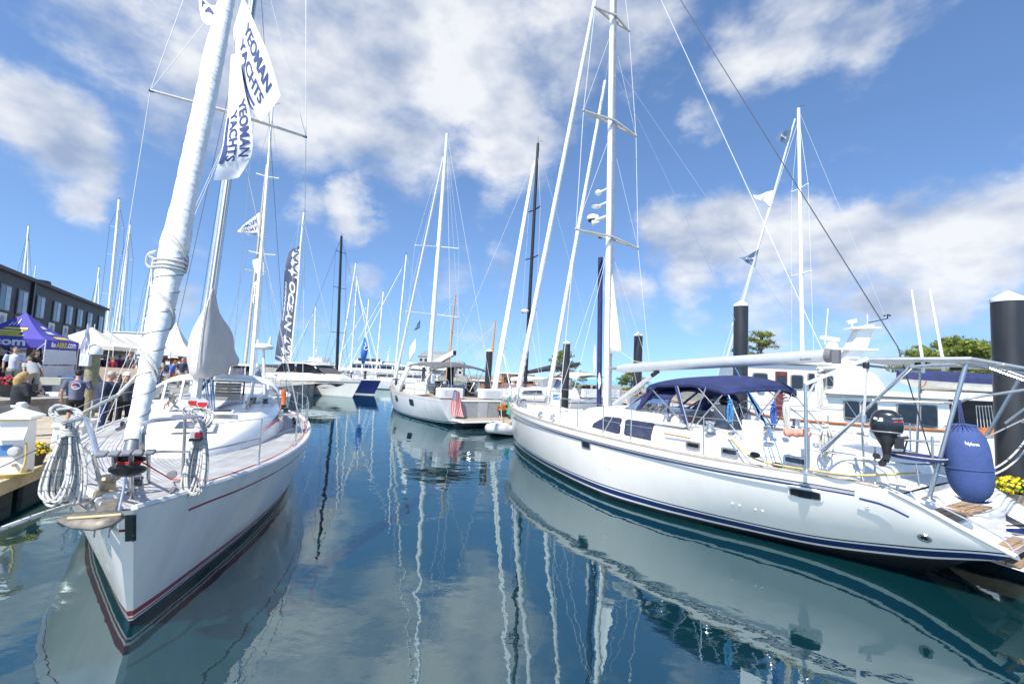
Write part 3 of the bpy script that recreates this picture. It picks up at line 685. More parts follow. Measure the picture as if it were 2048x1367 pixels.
    b.tube([sp(z) for z in zz], rr, 22)
    # spiral leech ridge so the roll reads as wound cloth
    sail = b.build('headsail', SAILR, root, smooth=True)
    b = MB(); b.tube([sp(z)+(fr.n*math.cos(z*1.1+2)+fr.ax*math.sin(z*1.1+2))*interp(RAD, z-S0.z)*.97 for z in zz if z > S0.z+1.9], .016, 6); b.build('sail_edge', SAIL, sail, smooth=True)
    b = MB()
    hx = [(S0.z+.08+1.8*j/216, 2*math.pi*9*j/216) for j in range(217)]
    b.tube([sp(z0)+(fr.n*math.cos(t)+fr.ax*math.sin(t))*(interp(RAD, z0-S0.z)*1.02+.003) for z0, t in hx], .0035, 4)
    b.build('lashing', pm('dark_lashing', (.10, .10, .10), .8), sail, smooth=True)
    b = MB()
    for z0, z1, turns, ph in ((S0.z+.55, S0.z+2.05, 2.2, .4), (S0.z+.62, S0.z+2.0, 2.2, .4)):
        n = 60; b.tube([sp(lerp(z0, z1, j/n)+.05*math.sin(2*math.pi*turns*j/n))+(fr.n*math.cos(2*math.pi*turns*j/n+ph)-fr.ax*math.sin(2*math.pi*turns*j/n+ph))*(interp(RAD, lerp(z0, z1, j/n)-S0.z)+.012) for j in range(n+1)], .013, 6)
    for dz in (0, .04, .9*.1):
        b.tube([sp(S0.z+1.72+dz)+(fr.n*math.cos(t)+fr.ax*math.sin(t))*.142 for t in [2*math.pi*j/24 for j in range(25)]], .013, 6)
    kn = sp(S0.z+1.85)-fr.n*.135-fr.ax*.02
    b.tube(curve([kn+Vector(q) for q in ((0, 0, .06), (-.07, -.01, .02), (-.09, 0, -.08), (-.03, 0, -.12), (.02, -.02, -.05), (-.05, -.03, 0), (.0, -.02, .04))], 5), .014, 6)
    b.build('sheet_rope', ROPEW, sail, smooth=True)
    b = MB(); b.tube([sp(S0.z-.13), sp(S0.z+.04)], [.062, .06], 18); b.build('furler_swivel', pm('grey_anodised', (.25, .26, .27), .4, metal=.6), sail, smooth=True)
    d0 = sp(S0.z-.20); b = MB(); b.lathe([(.03, -.06), (.06, -.055), (.128, -.016), (.132, 0), (.128, .012), (.06, .02), (.05, .08), (.12, .085), (.12, .095), (.04, .10)], d0, 24, axis=ds.normalized()); fd = b.build('furling_drum', BLACK, root, smooth=True)
    b = MB(); [b.tube([d0+ds.normalized()*(.03+.014*k)+(fr.n*math.cos(t)+fr.ax*math.sin(t))*(.075+.004*(k % 2)) for t in [2*math.pi*j/16 for j in range(17)]], .007, 5) for k in range(4)]; b.build('furling_line', ROPER, fd, smooth=True)
    blk = PZ(342, 958, 1.28)
    rigging('furling_line', [[d0+ds*.06+fr.n*.08, blk], [blk]+H.rail(.5, 10.2, 1, .03, .13, 30)], ROPER, root, r=.007)
    for off in (0, .03):
        b = MB(); b.lathe([(.01, 0), (.045, .002), (.05, .008), (.045, .014), (.01, .016)], blk+Vector((0, 0, .05))+fr.ax*off, 16, axis=fr.ax); b.build('block', pm('grey_block', (.28, .28, .29), .4), root, smooth=True)
    # ---- mast cover / boom cover
    rings = []
    for u, w, z0, z1, c in [(4.30, .06, 2.42, 3.98, .06), (4.38, .14, 2.36, 4.06, .07), (4.62, .24, 2.30, 4.02, .09), (4.85, .33, 2.34, 3.70, .1), (5.3, .38, 2.40, 3.52, .12), (6.0, .38, 2.55, 3.30, .12), (6.9, .36, 2.62, 3.10, .06), (8.0, .27, 2.56, 2.92, .18), (9.2, .18, 2.54, 2.82, .25)]:
        rr = []
        for j in range(28):
            t = 2*math.pi*j/28; y = math.sin(t); x = math.cos(t)
            y = math.copysign(abs(y)**(.5 if y < 0 else .8), y); x = math.copysign(abs(x)**(.25 if y < 0 else .8), x)
            z = lerp(z0, z1, .5+.5*y); taper = interp([(0, 1.0), (.3, 1.1), (.55, 1.1), (.75, .8), (.9, .42), (1, .3)] if x < 0 else [(0, .55), (.3, .72), (.55, .72), (.75, .55), (.9, .34), (1, .3)], .5+.5*y) if u < 5 else (1.05 if x < 0 else .9)
            fold = 1+.07*math.sin(5*t+u*9+z*2)+.04*math.sin(11*t-u*5+z*5)
            sh = (mp(z)-mp(3))*(.8 if u < 5 else 0); sh.z = 0; m3_ = mp(3)-fr.p(4.75, 0, 3); m3_.z = 0
            rr.append(fr.p(u, c+w*x*taper*fold, z)+sh+m3_)
        rings.append(rr)
    cover = loft(rings).build('boom_cover', CANVAS_GREY, root, smooth=True, sub=1)
    b = MB(); b.tube([fr.p(4.8, 0, 2.5)+(mp(3)-fr.p(4.75, 0, 3)), fr.p(9.6, .1, 2.62)], .07, 10); b.build('boom', ALU, root, smooth=True)
    b = MB(); b.tube([mp(2.0)+fr.ax*.08, fr.p(6.1, .03, 2.52)], .03, 8); b.build('boom_vang', BLACK, root, smooth=True)
    # cover front zip strip
    b = MB(); b.tube([mp(z)-fr.ax*(.47) for z in [2.46+.1*i for i in range(15)]], .012, 5); b.build('zip', WHITE2, cover)
    # ---- spray hood
    def arch(u, w, h, n=16, z0=1.74):
        out = []
        for j in range(n+1):
            t = math.pi*j/n; c = math.cos(t); s_ = math.sin(t)
            out.append(fr.p(u, -w*math.copysign(abs(c)**.62, c), z0+h*s_**.62))
        return out
    a0, a1, a2 = arch(6.35, 1.22, .02), arch(6.85, 1.26, .50), arch(7.7, 1.28, .60)
    front = MB(); front.grid([a0, [p.lerp(q, .5)+Vector((0, 0, .02)) for p, q in zip(a0, a1)], a1]); front.build('spray_hood_windscreen', VINYL, root, smooth=True)
    topc = MB(); topc.grid([a1, [p.lerp(q, .5)+Vector((0, 0, .025)) for p, q in zip(a1, a2)], a2]); topc.build('spray_hood', WHITE2, root, smooth=True, solid=.012)
    b = MB()
    for a in (a0, a1, a2): b.tube(a, .028 if a is not a2 else .016, 6)
    for j in (4, 6, 10, 12): b.tube([a0[j], a1[j]], .028, 6)
    b.build('spray_hood_binding', WHITE2, root, smooth=True)
    # companionway louvre boards seen under the hood
    b = MB()
    for k in range(6): b.box(fr.p(7.75, .12, 1.72+.075*k), (.03, .56, .066), rot=fr.mat())
    b.build('washboard', pm('pale_louvre', (.58, .55, .56), .5), root)
    b = MB(); b.tube([fr.p(7.72, -.22, 1.66), fr.p(7.72, -.22, 2.18), fr.p(7.72, .46, 2.18), fr.p(7.72, .46, 1.66)], .03, 6); b.build('companionway_frame', pm('dark_trim', (.03, .03, .06), .4), root)
    # winches on the coachroof
    def winch(P, s=1.0):
        b = MB(); b.lathe([(.075*s, 0), (.07*s, .02*s), (.05*s, .035*s), (.045*s, .09*s), (.06*s, .105*s), (.058*s, .125*s), (.02*s, .13*s)], P, 18); b.build('winch', pm('winch_black_chrome', (.10, .10, .11), .25, metal=.8), root, smooth=True)
    winch(fr.p(6.2, .72, 1.74)); winch(fr.p(6.2, .98, 1.72)); winch(fr.p(6.2, -.8, 1.74)); winch(fr.p(8.9, 1.45, 1.32), 1.4); winch(fr.p(8.4, 1.5, 1.3), 1.2)
    winch(PZ(272, 978, 1.20)+Vector((0, 0, .01)), 1.0)
    for k in range(6):
        P = fr.p(6.05, .25+.07*k, 1.77); b = MB(); b.box(P, (.12, .035, .05), rot=fr.mat()); b.build('rope_clutch', pm('clutch_grey', (.55, .55, .53), .4), root, bevel=.006)
        rigging('control_line', [[P, fr.p(4.9, .12+.02*k, 1.73)]], (ROPEW, ROPEBL, ROPEB, ROPER, ROPEW, ROPEBL)[k], root, r=.006)
    # deck tracks with genoa cars
    for sd in (1, -1):
        b = MB(); b.beam(fr.p(6.0, sd*1.62, 1.20), fr.p(8.0, sd*1.70, 1.20), .035, .03); tr = b.build('genoa_track', pm('black_track', (.03, .03, .03), .4), root)
        for u in (6.6, 7.3): MB().box(fr.p(u, sd*1.66, 1.25), (.12, .06, .09), rot=fr.mat()).build('track_car', BLACK, tr, bevel=.01)
    # ---- pulpit, stanchions, lifelines
    b = MB(); z = 2.0
    Pl = [PZ(205, 985, 1.22), PZ(190, 905, 1.62), PZ(160, 845, 1.98)]
    r1 = curve([PZ(196, 912, 1.85), PZ(178, 850, 2.08), PZ(165, 836, 2.12), PZ(128, 846, 2.05), H.edge(1.35, -1, .72, .1), H.edge(1.9, -1, .66, .1)], 6)
    r2 = curve([PZ(284, 908, 1.85), PZ(286, 858, 2.07), PZ(300, 842, 2.11), PZ(345, 837, 2.09), PZ(402, 833, 2.02), PZ(408, 850, 1.93), PZ(402, 885, 1.7)], 6)
    b.tube(r1, .0195, 8); b.tube(r2, .0195, 8)
    b.tube(curve([PZ(284, 908, 1.85), PZ(320, 903, 1.78), PZ(410, 900, 1.58), H.edge(1.5, 1, .40, .1)], 5), .013, 8)
    b.tube(curve([PZ(196, 912, 1.85), PZ(170, 898, 1.78), H.edge(.9, -1, .45, .1)], 5), .013, 8)
    for p, q in (((208, 1000, 1.20), (186, 905, 1.84)), ((263, 1005, 1.20), (262, 908, 1.85)), ((365, 975, 1.18), (370, 836, 1.99)), ((150, 965, 1.19), (140, 850, 1.98)), ((228, 985, 1.2), (228, 910, 1.85)), ((297, 965, 1.2), (297, 906, 1.85))):
        b.tube([PZ(*p), PZ(*q)], .0175, 8)
    pul = b.build('pulpit', STEEL, root, smooth=True)
    b = MB(); sa, sb = PZ(192, 908, 1.87), PZ(312, 903, 1.87)
    for k in range(5):
        p, q = sa.lerp(sb, k/5+.006), sa.lerp(sb, (k+1)/5-.006); b.beam(p, q, .15, .032, up=(0, 0, 1))
    b.build('pulpit_seat', pm('grey_seat_slat', (.23, .23, .25), .6, var=.15), pul, bevel=.012)
    # navigation lights
    for (px, py, zz_, mm) in ((138, 872, 1.86, TEALP), (392, 868, 1.86, pm('red_lens', (.30, .02, .04), .1))):
        P = PZ(px, py, zz_); nb = MB(); nb.box(P, (.10, .10, .085), rot=fr.mat()); nl = nb.build('navigation_light', pm('navlight_housing', (.55, .55, .55), .4), pul, bevel=.01)
        MB().box(P-fr.ax*.03-fr.n*math.copysign(.03, 300-px)*(1), (.075, .075, .06), rot=fr.mat()).build('lens', mm, nl, bevel=.012)
        MB().box(P+Vector((0, 0, -.055)), (.11, .11, .025), rot=fr.mat()).build('lamp_foot', BLACK, nl)
    for sd, us in ((1, (1.5, 3.3, 5.2, 7.2, 9.0, 10.3)), (-1, (1.5, 3.3, 5.2, 7.2, 9.0, 10.3))):
        tops = []
        for u in us:
            p = H.edge(u, sd, .01, .09); q = p+Vector((0, 0, .66)); tops.append(q)
            b = MB(); b.tube([p, q], .0125, 8); b.lathe([(.035, 0), (.03, .03), (.016, .06)], p, 10); b.build('stanchion', STEEL, root, smooth=True)
        st = PZ(402, 850, 1.9) if sd > 0 else r1[-1]
        for k, dz in enumerate((0, -.31)): rigging('lifeline', [[st+Vector((0, 0, dz))]+[t+Vector((0, 0, dz)) for t in tops]], WIRE, root, r=.0045)
    b = MB(); b.tube(curve([H.edge(9.6, 1, .7, .1), H.edge(10.4, 1, .72, .12), fr.p(10.75, .9, 1.92), fr.p(10.75, -.9, 1.92), H.edge(10.4, -1, .72, .12), H.edge(9.6, -1, .7, .1)], 6), .015, 8)
    for u, v in ((10.5, .95), (10.5, -.95), (10.4, .2)): b.tube([fr.p(u, v, 1.2), fr.p(u+.2, v, 1.92)], .013, 6)
    b.build('pushpit', STEEL, root, smooth=True)
    # cockpit coaming and wheel
    b = MB(); b.box(fr.p(9.4, .95, 1.32), (1.8, .3, .3), rot=fr.mat()); b.box(fr.p(9.4, -.95, 1.32), (1.8, .3, .3), rot=fr.mat()); b.build('cockpit_coaming', WHITE, root, bevel=.05)
    # orange safety gear at the stern rail, beige seats
    b = MB(); b.tube(curve([fr.p(9.5, 1.42, 1.35), fr.p(9.55, 1.45, 1.62), fr.p(9.5, 1.42, 1.9)], 4), [.06]*4+[.075]*4+[.05], 8, sx=.7); b.build('danbuoy', ORANGE, root, smooth=True)
    b = MB(); b.box(fr.p(9.3, .55, 1.62), (.12, .6, .3), rot=fr.mat()); b.build('seat_cushion', CANVAS_TAN, root, bevel=.05)
    # ---- bow fitting: anchor roller, windlass, anchor
    b = MB()
    for px0, px1 in ((200, 212), (232, 240)):
        b.beam(PZ(px0, 1003, 1.22), PZ(px1-4, 1045, 1.14)-fr.ax*.25, .012, .10)
    b.tube([PZ(190, 1006, 1.22), PZ(246, 1002, 1.22)], .02, 8); b.tube([PZ(205, 1020, 1.2)-fr.ax*.12, PZ(242, 1018, 1.2)-fr.ax*.12], .035, 10)
    b.build('bow_roller', STEEL, root, smooth=False)
    b = MB(); P = PZ(212, 990, 1.30); b.lathe([(.10, 0), (.09, .05), (.06, .07), (.055, .13), (.09, .15), (.10, .165), (.085, .19), (.03, .2)], P, 20); wl = b.build('windlass', pm('tan_bronze_windlass', (.50, .38, .24), .45, metal=.3, var=.2), root, smooth=True)
    b = MB(); b.box(PZ(222, 1000, 1.29), (.10, .12, .14), rot=fr.mat()); b.build('control_box', WHITE2, root, bevel=.01)
    for px, py in ((180, 1012), (262, 985), (345, 985)):
        P = PZ(px, py, 1.24); b = MB(); b.tube(curve([P-fr.ax*.12+Vector((0, 0, .03)), P+Vector((0, 0, .05)), P+fr.ax*.12+Vector((0, 0, .03))], 4), .016, 8); b.tube([P-fr.ax*.04-Vector((0, 0, .03)), P-fr.ax*.04+Vector((0, 0, .04))], .014, 6); b.tube([P+fr.ax*.04-Vector((0, 0, .03)), P+fr.ax*.04+Vector((0, 0, .04))], .014, 6); b.build('mooring_cleat', STEEL, root, smooth=True)
    # dark chafe plate on the stem with its bolts
    q0 = [H.pt(0.001, k, 1)[0] for k in (.97, .93, .88, .83, .79)]
    b = MB(); rows = []
    for p in q0: rows.append([p+fr.n*x-fr.ax*(.02-abs(x)*.12) for x in (-.065, -.045, -.025, -.005, .015)])
    b.grid(rows); ch = b.build('stem_plate', pm('dark_stem_plate', (.022, .04, .036), .35, metal=.5), root, solid=.006)
    b = MB(); [MB().ball(rows[i][3]-fr.ax*.008, .009, 8, 6).build('bolt', BLACK, ch) for i in range(1, 5)]
    ANC = pm('galvanised_anchor', (.23, .205, .17), .55, metal=.35, var=.25, scale=18)
    d = 3.72; P = lambda x, y, e=0: PY(x, y, d+e)
    b = MB(); top = [P(113, 1040), P(150, 1026, .05), P(200, 1022, .1), P(240, 1024, .06), P(249, 1034)]; bot = [P(113, 1042), P(140, 1055, -.12), P(185, 1059, -.16), P(225, 1050, -.12), P(249, 1036)]
    mid = [P(113, 1041), P(150, 1036, -.02), P(195, 1034, -.03), P(238, 1030, -.02), P(249, 1035)]
    b.grid([top, mid, bot]); an = b.build('anchor', ANC, root, smooth=True, solid=.022)
    b = MB(); b.tube([P(136, 1036, -.04), P(195, 1032, -.06), P(243, 1028, -.02)], .011, 8); b.build('fluke_edge', pm('worn_anchor_edge', (.55, .43, .24), .6), an, smooth=True)
    b = MB(); b.beam(P(208, 1032, 0), P(222, 1000, .35), .03, .12, up=fr.n); b.build('shank', ANC, an, bevel=.008)
    # radar pole at the stern quarter
    q = fr.p(10.45, .98, 1.2); tpole = PY(527, 698, q.y)
    b = MB(); b.tube([q, tpole], .04, 10); rp = b.build('radar_pole', ALUW, root, smooth=True)
    b = MB(); b.lathe([(.05, -.02), (.24, 0), (.29, .04), (.29, .1), (.22, .16), (.08, .185)], tpole, 20); b.build('radar_dome', WHITE, rp, smooth=True)
    MB().tube([tpole+Vector((-.2, 0, .17)), tpole+Vector((-.2, 0, .3))], .03, 8).build('antenna', WHITE2, rp, smooth=True); MB().tube([tpole+Vector((.18, 0, .17)), tpole+Vector((.2, 0, .42))], [.05, .02], 8).build('antenna', WHITE2, rp, smooth=True)
    return root, H, mp
LY, LH, LMAST = left_yacht()

def rope_coil(label, top, bottom, width, mat, n=7, r=.013, seed=1, depth=.10, wraps=True):
    """hank of rope: long loops hanging from a knot"""
    rnd = random.Random(seed); top, bottom = Vector(top), Vector(bottom); b = MB()
    for k in range(n):
        w = width*rnd.uniform(.55, 1.0)*.5; dx = rnd.uniform(-.25, .25)*width; dy = rnd.uniform(-depth, depth); e = rnd.uniform(-.06, .05)
        L_ = bottom-top; L_ = L_*(1+e)
        pts = [top+Vector((rnd.uniform(-.02, .02), dy*.3, .02)), top+L_*.25+Vector((-w*.35+dx*.2, dy*.5, 0)), top+L_*.62+Vector((-w*.8+dx*.6, dy*.8, 0)), top+L_*.9+Vector((-w*.75+dx, dy, 0)),
               top+L_+Vector((dx, dy, 0)), top+L_*.92+Vector((w*.7+dx, dy, 0)), top+L_*.62+Vector((w*.8+dx*.6, dy*.8+.02, 0)), top+L_*.25+Vector((w*.4+dx*.2, dy*.5+.02, 0))]
        b.tube(curve(pts, 7, closed=True), r, 7, closed=True)
    o = b.build('rope_coil', mat, None, smooth=True)
    w_ = MB(); L_ = bottom-top
    for k in range(4):
        c = top+L_*(.07+.03*k); w_.tube([c+Vector((math.cos(t)*.055, math.sin(t)*.055, .008*math.sin(2*t+k))) for t in [2*math.pi*j/14 for j in range(15)]], r, 6)
    # loose bights flopped over the rail
    for k in range(4):
        a = rnd.uniform(-.06, .06); w_.tube(curve([top+Vector((a, 0, -.03)), top+Vector((a-.09-.02*k, -.03, .06)), top+Vector((a-.14, -.02, .10+.02*k)), top+Vector((a-.02, .03, .13)), top+Vector((a+.06, .03, .05)), top+Vector((a+.02, 0, -.04))], 5), r, 7)
    w_.build('wrapping_turn', mat, o, smooth=True)
    tag(o, label, 'rope', 'hanks of rope hung on the yacht pulpit')
    return o
rope_coil('thick hank of white rope hung on the near pulpit beside its green light', PZ(140, 846, 2.02), PY(118, 1006, 4.05), .29, ROPEF, 12, .0110, 4)
rope_coil('slim hank of rope hung on the near pulpit beside its red light', PZ(404, 842, 1.98), PY(388, 984, 4.85), .24, ROPEF, 9, .0105, 9)
# mooring lines of the left yacht
def line(name, label, cat, pts, mat, r=.014, group=None, n=7):
    b = MB(); b.tube(pts, r, n); o = b.build(name, mat, None, smooth=True); return tag(o, label, cat, group)
line('mooring_rope', 'thick white mooring rope running from the left edge to the near yacht bow', 'rope', curve([PY(-120, 1105, 3.1), PY(0, 1058, 3.4), PY(100, 1022, 3.75), PZ(190, 994, 1.26)], 6), ROPEF, .019)
line('mooring_rope', 'thin dark mooring line from the left pontoon to the near yacht', 'rope', curve([PY(-60, 960, 5), PY(20, 925, 5.2), PY(95, 889, 5.6), PZ(150, 872, 1.5)], 6), WIRED, .006)
sf = FL.hit(333, 722)-FL.n*.13
line('sheet_rope', 'white sheet led from the wrapped headsail down to the left pulpit rail', 'rope', [sf, PZ(235, 790, 2.3), PZ(142, 838, 2.02)], ROPEW, .017)
line('sheet_rope', 'white sheet led from the wrapped headsail down to the right pulpit rail', 'rope', [FL.hit(315, 785)+FL.n*.12, PZ(350, 812, 2.1), PZ(402, 834, 1.99)], ROPEF, .014)
# ================================================================ sailing yacht at the right (stern towards us)
FRT = Fr(PZ(1030, 888, 0), (math.sin(R(31)), -math.cos(R(31))), (-math.cos(R(31)), -math.sin(R(31))))
def right_yacht():
    fr = FRT
    root = thing('sailing_yacht', 'big white cruising yacht with navy stripes, navy bimini and solar panels, stern nearest at right', 'sailing yacht', tuple(fr.o))
    NV, WH, DK = (.012, .030, .125), (.80, .765, .72), (.016, .018, .022)
    mat = ramp_mat('white_hull_navy_stripes', 'Object', 2, [('UV', 0, 0, 0, WH), ('UV', 1, .135, .150, (.03, .035, .06)), ('UV', 1, .15, .185, (.42, .43, .45)), ('UV', 1, .19, .215, NV),
        ('UV', 0, .285, .31, NV), ('UV', 0, .145, .255, NV), ('UV', 0, .105, .125, WH), ('UV', 0, .06, .105, (.035, .045, .075)), ('UV', 0, -3, .07, DK)], rough=.22, coat=.2, dirt=.022)
    H = Hull(fr, .52, 13.35, 13.1,
             bs=[(-.52, .03), (0, .36), (1, .90), (2, 1.34), (4, 1.93), (6, 2.24), (8, 2.34), (9.8, 2.27), (11.2, 2.0), (12.2, 1.68), (12.9, 1.40), (13.35, 1.18)],
             zs=[(-.52, 1.60), (1, 1.55), (2, 1.51), (4, 1.46), (6, 1.41), (8, 1.375), (10, 1.365), (12.0, 1.37), (12.35, 1.30), (12.8, 1.05), (13.35, .74)],
             bw=[(0, .015), (1, .42), (2, .80), (4.4, 1.52), (7.1, 2.02), (8.5, 1.86), (9.5, 1.55), (10.75, 1.08), (12, .80), (13.1, .92)],
             zw=[(0, 0), (10.3, 0), (11.3, .05), (12.3, .26), (13.1, .56)], flare=.86, cut=12.15)
    H.build(mat, root)
    # stripes at the counter fade into the paint line: thin navy cove arrow near the stern
    H.deck(GRP, root, drop=.14, inset=.06, camber=.05, u1=12.25)
    TEAKC = TEAKL
    for sd in (1, -1):
        # bulwark inside face, teak cap rail and steel rub strake
        us = [lerp(-.45, 12.2, i/50) for i in range(51)]
        b = MB(); b.grid([[H.edge(u, sd, -.15, .07) for u in us], [H.edge(u, sd, -.005, .06) for u in us]]); b.build('bulwark', WHITE, root)
        c = MB()
        rows = [[H.edge(u, sd, .0, -.012) for u in us], [H.edge(u, sd, .022, -.006) for u in us], [H.edge(u, sd, .022, .07) for u in us], [H.edge(u, sd, -.004, .075) for u in us]]
        c.grid(rows); c.build('cap_rail', TEAKC, root)
        r_ = MB(); r_.tube([H.edge(u, sd, -.165, -.012-.012*min(1, (u+.5)/2)) for u in us[2:48]], .016, 6); r_.build('rub_strake', STEEL, root, smooth=True)
    # ---- hull ports and fittings on the visible side
    for px, py, w, h, fm in ((1172, 889, .34, .19, STEEL), (1610, 986, .46, .21, WHITE)):
        P, n = H.pick(px, py); port_light(P, n, w, h, root, frame=fm, rim=.03)
        if fm is WHITE: port_light(P+n*.012, n, w-.05, h-.05, root, frame=STEEL, rim=.014)
    P, n = H.pick(1849, 1075); port_light(P, n, .155, .155, root, rim=.035, sq=0)
    P, n = H.pick(1735, 1013); port_light(P, n, .055, .055, root, frame=WHITE, rim=.016, sq=0, name='drain')
    for px, py in ((1212, 934), (1219, 936), (1465, 1006), (1479, 1010), (1511, 1018), (1525, 1021)):
        q = H.pick(px, py)
        if q: port_light(q[0], q[1], .045, .045, root, frame=WHITE, rim=.012, sq=0, name='drain')
    b = MB(); q = [H.edge(u, 1, -.205, -.016) for u in (12.0, 12.2, 12.34, 12.5)]; q2 = [H.edge(u, 1, -.235, -.014) for u in (12.0, 12.2, 12.34, 12.48)]; b.grid([q, q2]); b.build('cove_stripe', pm('navy_tape', NV, .4), root, solid=.004)
    # ---- stern scoop with teak steps
    def wing(sd):
        rows = []
        for u in (12.25, 12.5, 12.8, 13.1, 13.36): rows.append([H.edge(u, sd, .002, -.004), H.edge(u, sd, .012, .06), H.edge(u, sd, .004, .17), H.edge(u, sd, -.35+max(0, u-12.3)*.24, .20+max(0, u-12.3)*.08)])
        b = MB(); b.grid(rows, flip=sd < 0); b.build('stern_wing', WHITE, root, smooth=False)
        t = MB(); t.tube([H.edge(u, sd, .0, -.012) for u in (12.3, 12.6, 12.9, 13.2, 13.36)], .012, 6); t.build('wing_rubbing_strip', pm('grey_strip', (.3, .3, .3), .5), root)
    wing(1); wing(-1)
    b = MB(); b.poly([fr.p(12.25, -1.5, 1.2), fr.p(12.25, 1.5, 1.2), fr.p(12.35, 1.42, .96), fr.p(12.35, -1.42, .96)])
    b.poly([fr.p(12.35, -1.42, .96), fr.p(12.35, 1.42, .96), fr.p(12.8, 1.25, .92), fr.p(12.8, -1.25, .92)])
    b.poly([fr.p(12.8, -1.25, .92), fr.p(12.8, 1.25, .92), fr.p(12.86, .96, .58), fr.p(12.86, -.96, .58)])
    b.poly([fr.p(12.86, -.96, .58), fr.p(12.86, .96, .58), fr.p(13.4, .88, .52), fr.p(13.4, -.88, .52)])
    b.poly([fr.p(13.4, -.88, .52), fr.p(13.4, .88, .52), fr.p(13.36, .8, .42), fr.p(13.36, -.8, .42)]); b.build('stern_platform', WHITE, root)
    for u0, u1, z in ((12.40, 12.76, .945), (12.95, 13.36, .566)):
        for k in range(3):
            for sd in (-1, 1):
                m = MB(); a = lerp(u0, u1, k/3); c = lerp(u0, u1, (k+1)/3)-.015; m.box(fr.p((a+c)/2, sd*.45, z), (c-a, .8, .025), rot=fr.mat()); m.build('teak_step', TEAK, root)
    # ---- deck house
    def house(rows, name, mat, zdeck):
        rings = []
        for u, w, z in rows:
            rings.append([fr.p(u, x*w, lerp(zdeck, z, q)) for x, q in [(-1.07, 0), (-1.05, .5), (-1.0, .88), (-.94, .98), (-.5, 1.05), (0, 1.08), (.5, 1.05), (.94, .98), (1.0, .88), (1.05, .5), (1.07, 0)]])
        return loft(rings, closed=False).build(name, mat, root, smooth=True)
    house([(2.6, .25, 1.44), (2.9, .62, 1.52), (4.0, .95, 1.60), (5.2, 1.18, 1.64), (6.2, 1.3, 1.66)], 'coachroof', WHITE, 1.25)
    sal = house([(5.0, 1.0, 1.62), (5.3, 1.25, 1.76), (5.75, 1.40, 1.90), (6.1, 1.42, 1.94), (7.0, 1.42, 1.96), (8.1, 1.42, 1.96), (8.25, 1.42, 1.80)], 'deck_saloon', WHITE, 1.22)
    house([(8.1, 1.50, 1.76), (8.6, 1.52, 1.74), (9.4, 1.55, 1.72), (11.3, 1.50, 1.66), (11.75, 1.42, 1.58), (11.9, 1.38, 1.4)], 'cockpit_coaming', WHITE, 1.22)
    bvh_s = BVHTree.FromPolygons([tuple(v.co+Vector(root['_o'])) for v in sal.data.vertices], [tuple(p.vertices) for p in sal.data.polygons])
    def pick(px, py, bv=bvh_s):
        d = ray(px, py).normalized(); loc, nor, i, ds = bv.ray_cast(Vector((0, 0, CAM_H)), d)
        if loc is None: return None
        return loc, (-nor if nor.dot(d) > 0 else nor)
    for poly_ in ([(1187, 853), (1190, 846), (1210, 833), (1238, 836), (1241, 839), (1240, 864), (1236, 866)], [(1251, 842), (1255, 839), (1303, 846), (1308, 850), (1307, 875), (1302, 879), (1254, 869), (1251, 866)]):
        P = []
        for q in poly_:
            h = fr.hit(*q, 1.49); u_, _ = fr.uv(h); x_ = interp([(0, 1.07), (.5, 1.05), (.88, 1.0)], (h.z-1.22)/.73); P.append((fr.p(u_, 1.42*x_, h.z), (fr.n+Vector((0, 0, .10))).normalized()))
        n = sum((p[1] for p in P), Vector())/len(P)
        c = sum((p[0] for p in P), Vector())/len(P)
        for w_, mm, nm, off in ((1.06, BLACK, 'window', .010), (.97, GLASSB, 'pane', .016)):
            b = MB(); pts = [c+(p[0]-c)*w_+n*off for p in P]; b.poly(pts, n*(-.03)); ob = b.build(nm, mm, root if nm == 'window' else win)
            if nm == 'window': win = ob
    # starboard side windows (other side of the house)
    for u0, u1 in ((5.9, 6.95), (7.1, 8.2)):
        b = MB(); b.poly([fr.p(u0, -1.53, 1.45), fr.p(u1, -1.55, 1.45), fr.p(u1, -1.50, 1.80), fr.p(u0+.1, -1.48, 1.80)], -fr.n*.015); b.build('window', GLASSB, root)
    for px, py in ((1386, 890), (1459, 903), (1592, 921)):
        P = fr.hit(px, py, 1.655); n = (fr.n+Vector((0, 0, .12))).normalized(); port_light(P, n, .34 if px < 1500 else .40, .15, root, rim=.036)
    # deck: ventilator boxes and foredeck gear near the bow
    for u, v in ((3.3, 1.12), (4.2, 1.3)):
        b = MB(); P = fr.p(u, v, 1.42); d = (fr.n*.9-fr.ax*.2).normalized(); b.tube(curve([P-Vector((0, 0, .12)), P+Vector((0, 0, .02)), P+d*.08+Vector((0, 0, .06))], 5), [.05]*6+[.07, .085, .095, .1, .1], 12); b.build('cowl_vent', STEEL, root, smooth=True)
    for u in (3.4, 4.4):
        hb = MB(); hb.box(fr.p(u, 0, 1.64), (.5, .5, .05), rot=fr.mat()); hf = hb.build('deck_hatch', WHITE2, root, bevel=.012); MB().box(fr.p(u, 0, 1.672), (.4, .4, .02), rot=fr.mat()).build('pane', GLASSB, hf)
    b = MB(); b.lathe([(.13, 0), (.12, .1), (.08, .13), (.08, .2), (.12, .24), (.05, .27)], fr.p(.55, 0, 1.44), 16); b.build('windlass', STEEL, root, smooth=True)
    b = MB(); b.box(fr.p(-.35, .12, 1.62), (.7, .1, .08), rot=fr.mat()); b.box(fr.p(-.35, -.12, 1.62), (.7, .1, .08), rot=fr.mat()); b.build('bow_roller', STEEL, root)
    # ---- stanchions and wires
    zr = .69
    SU = [1.0, 2.4, 4.0, 5.6, 6.4, 7.35, 8.2, 9.85, 11.42, 12.15]
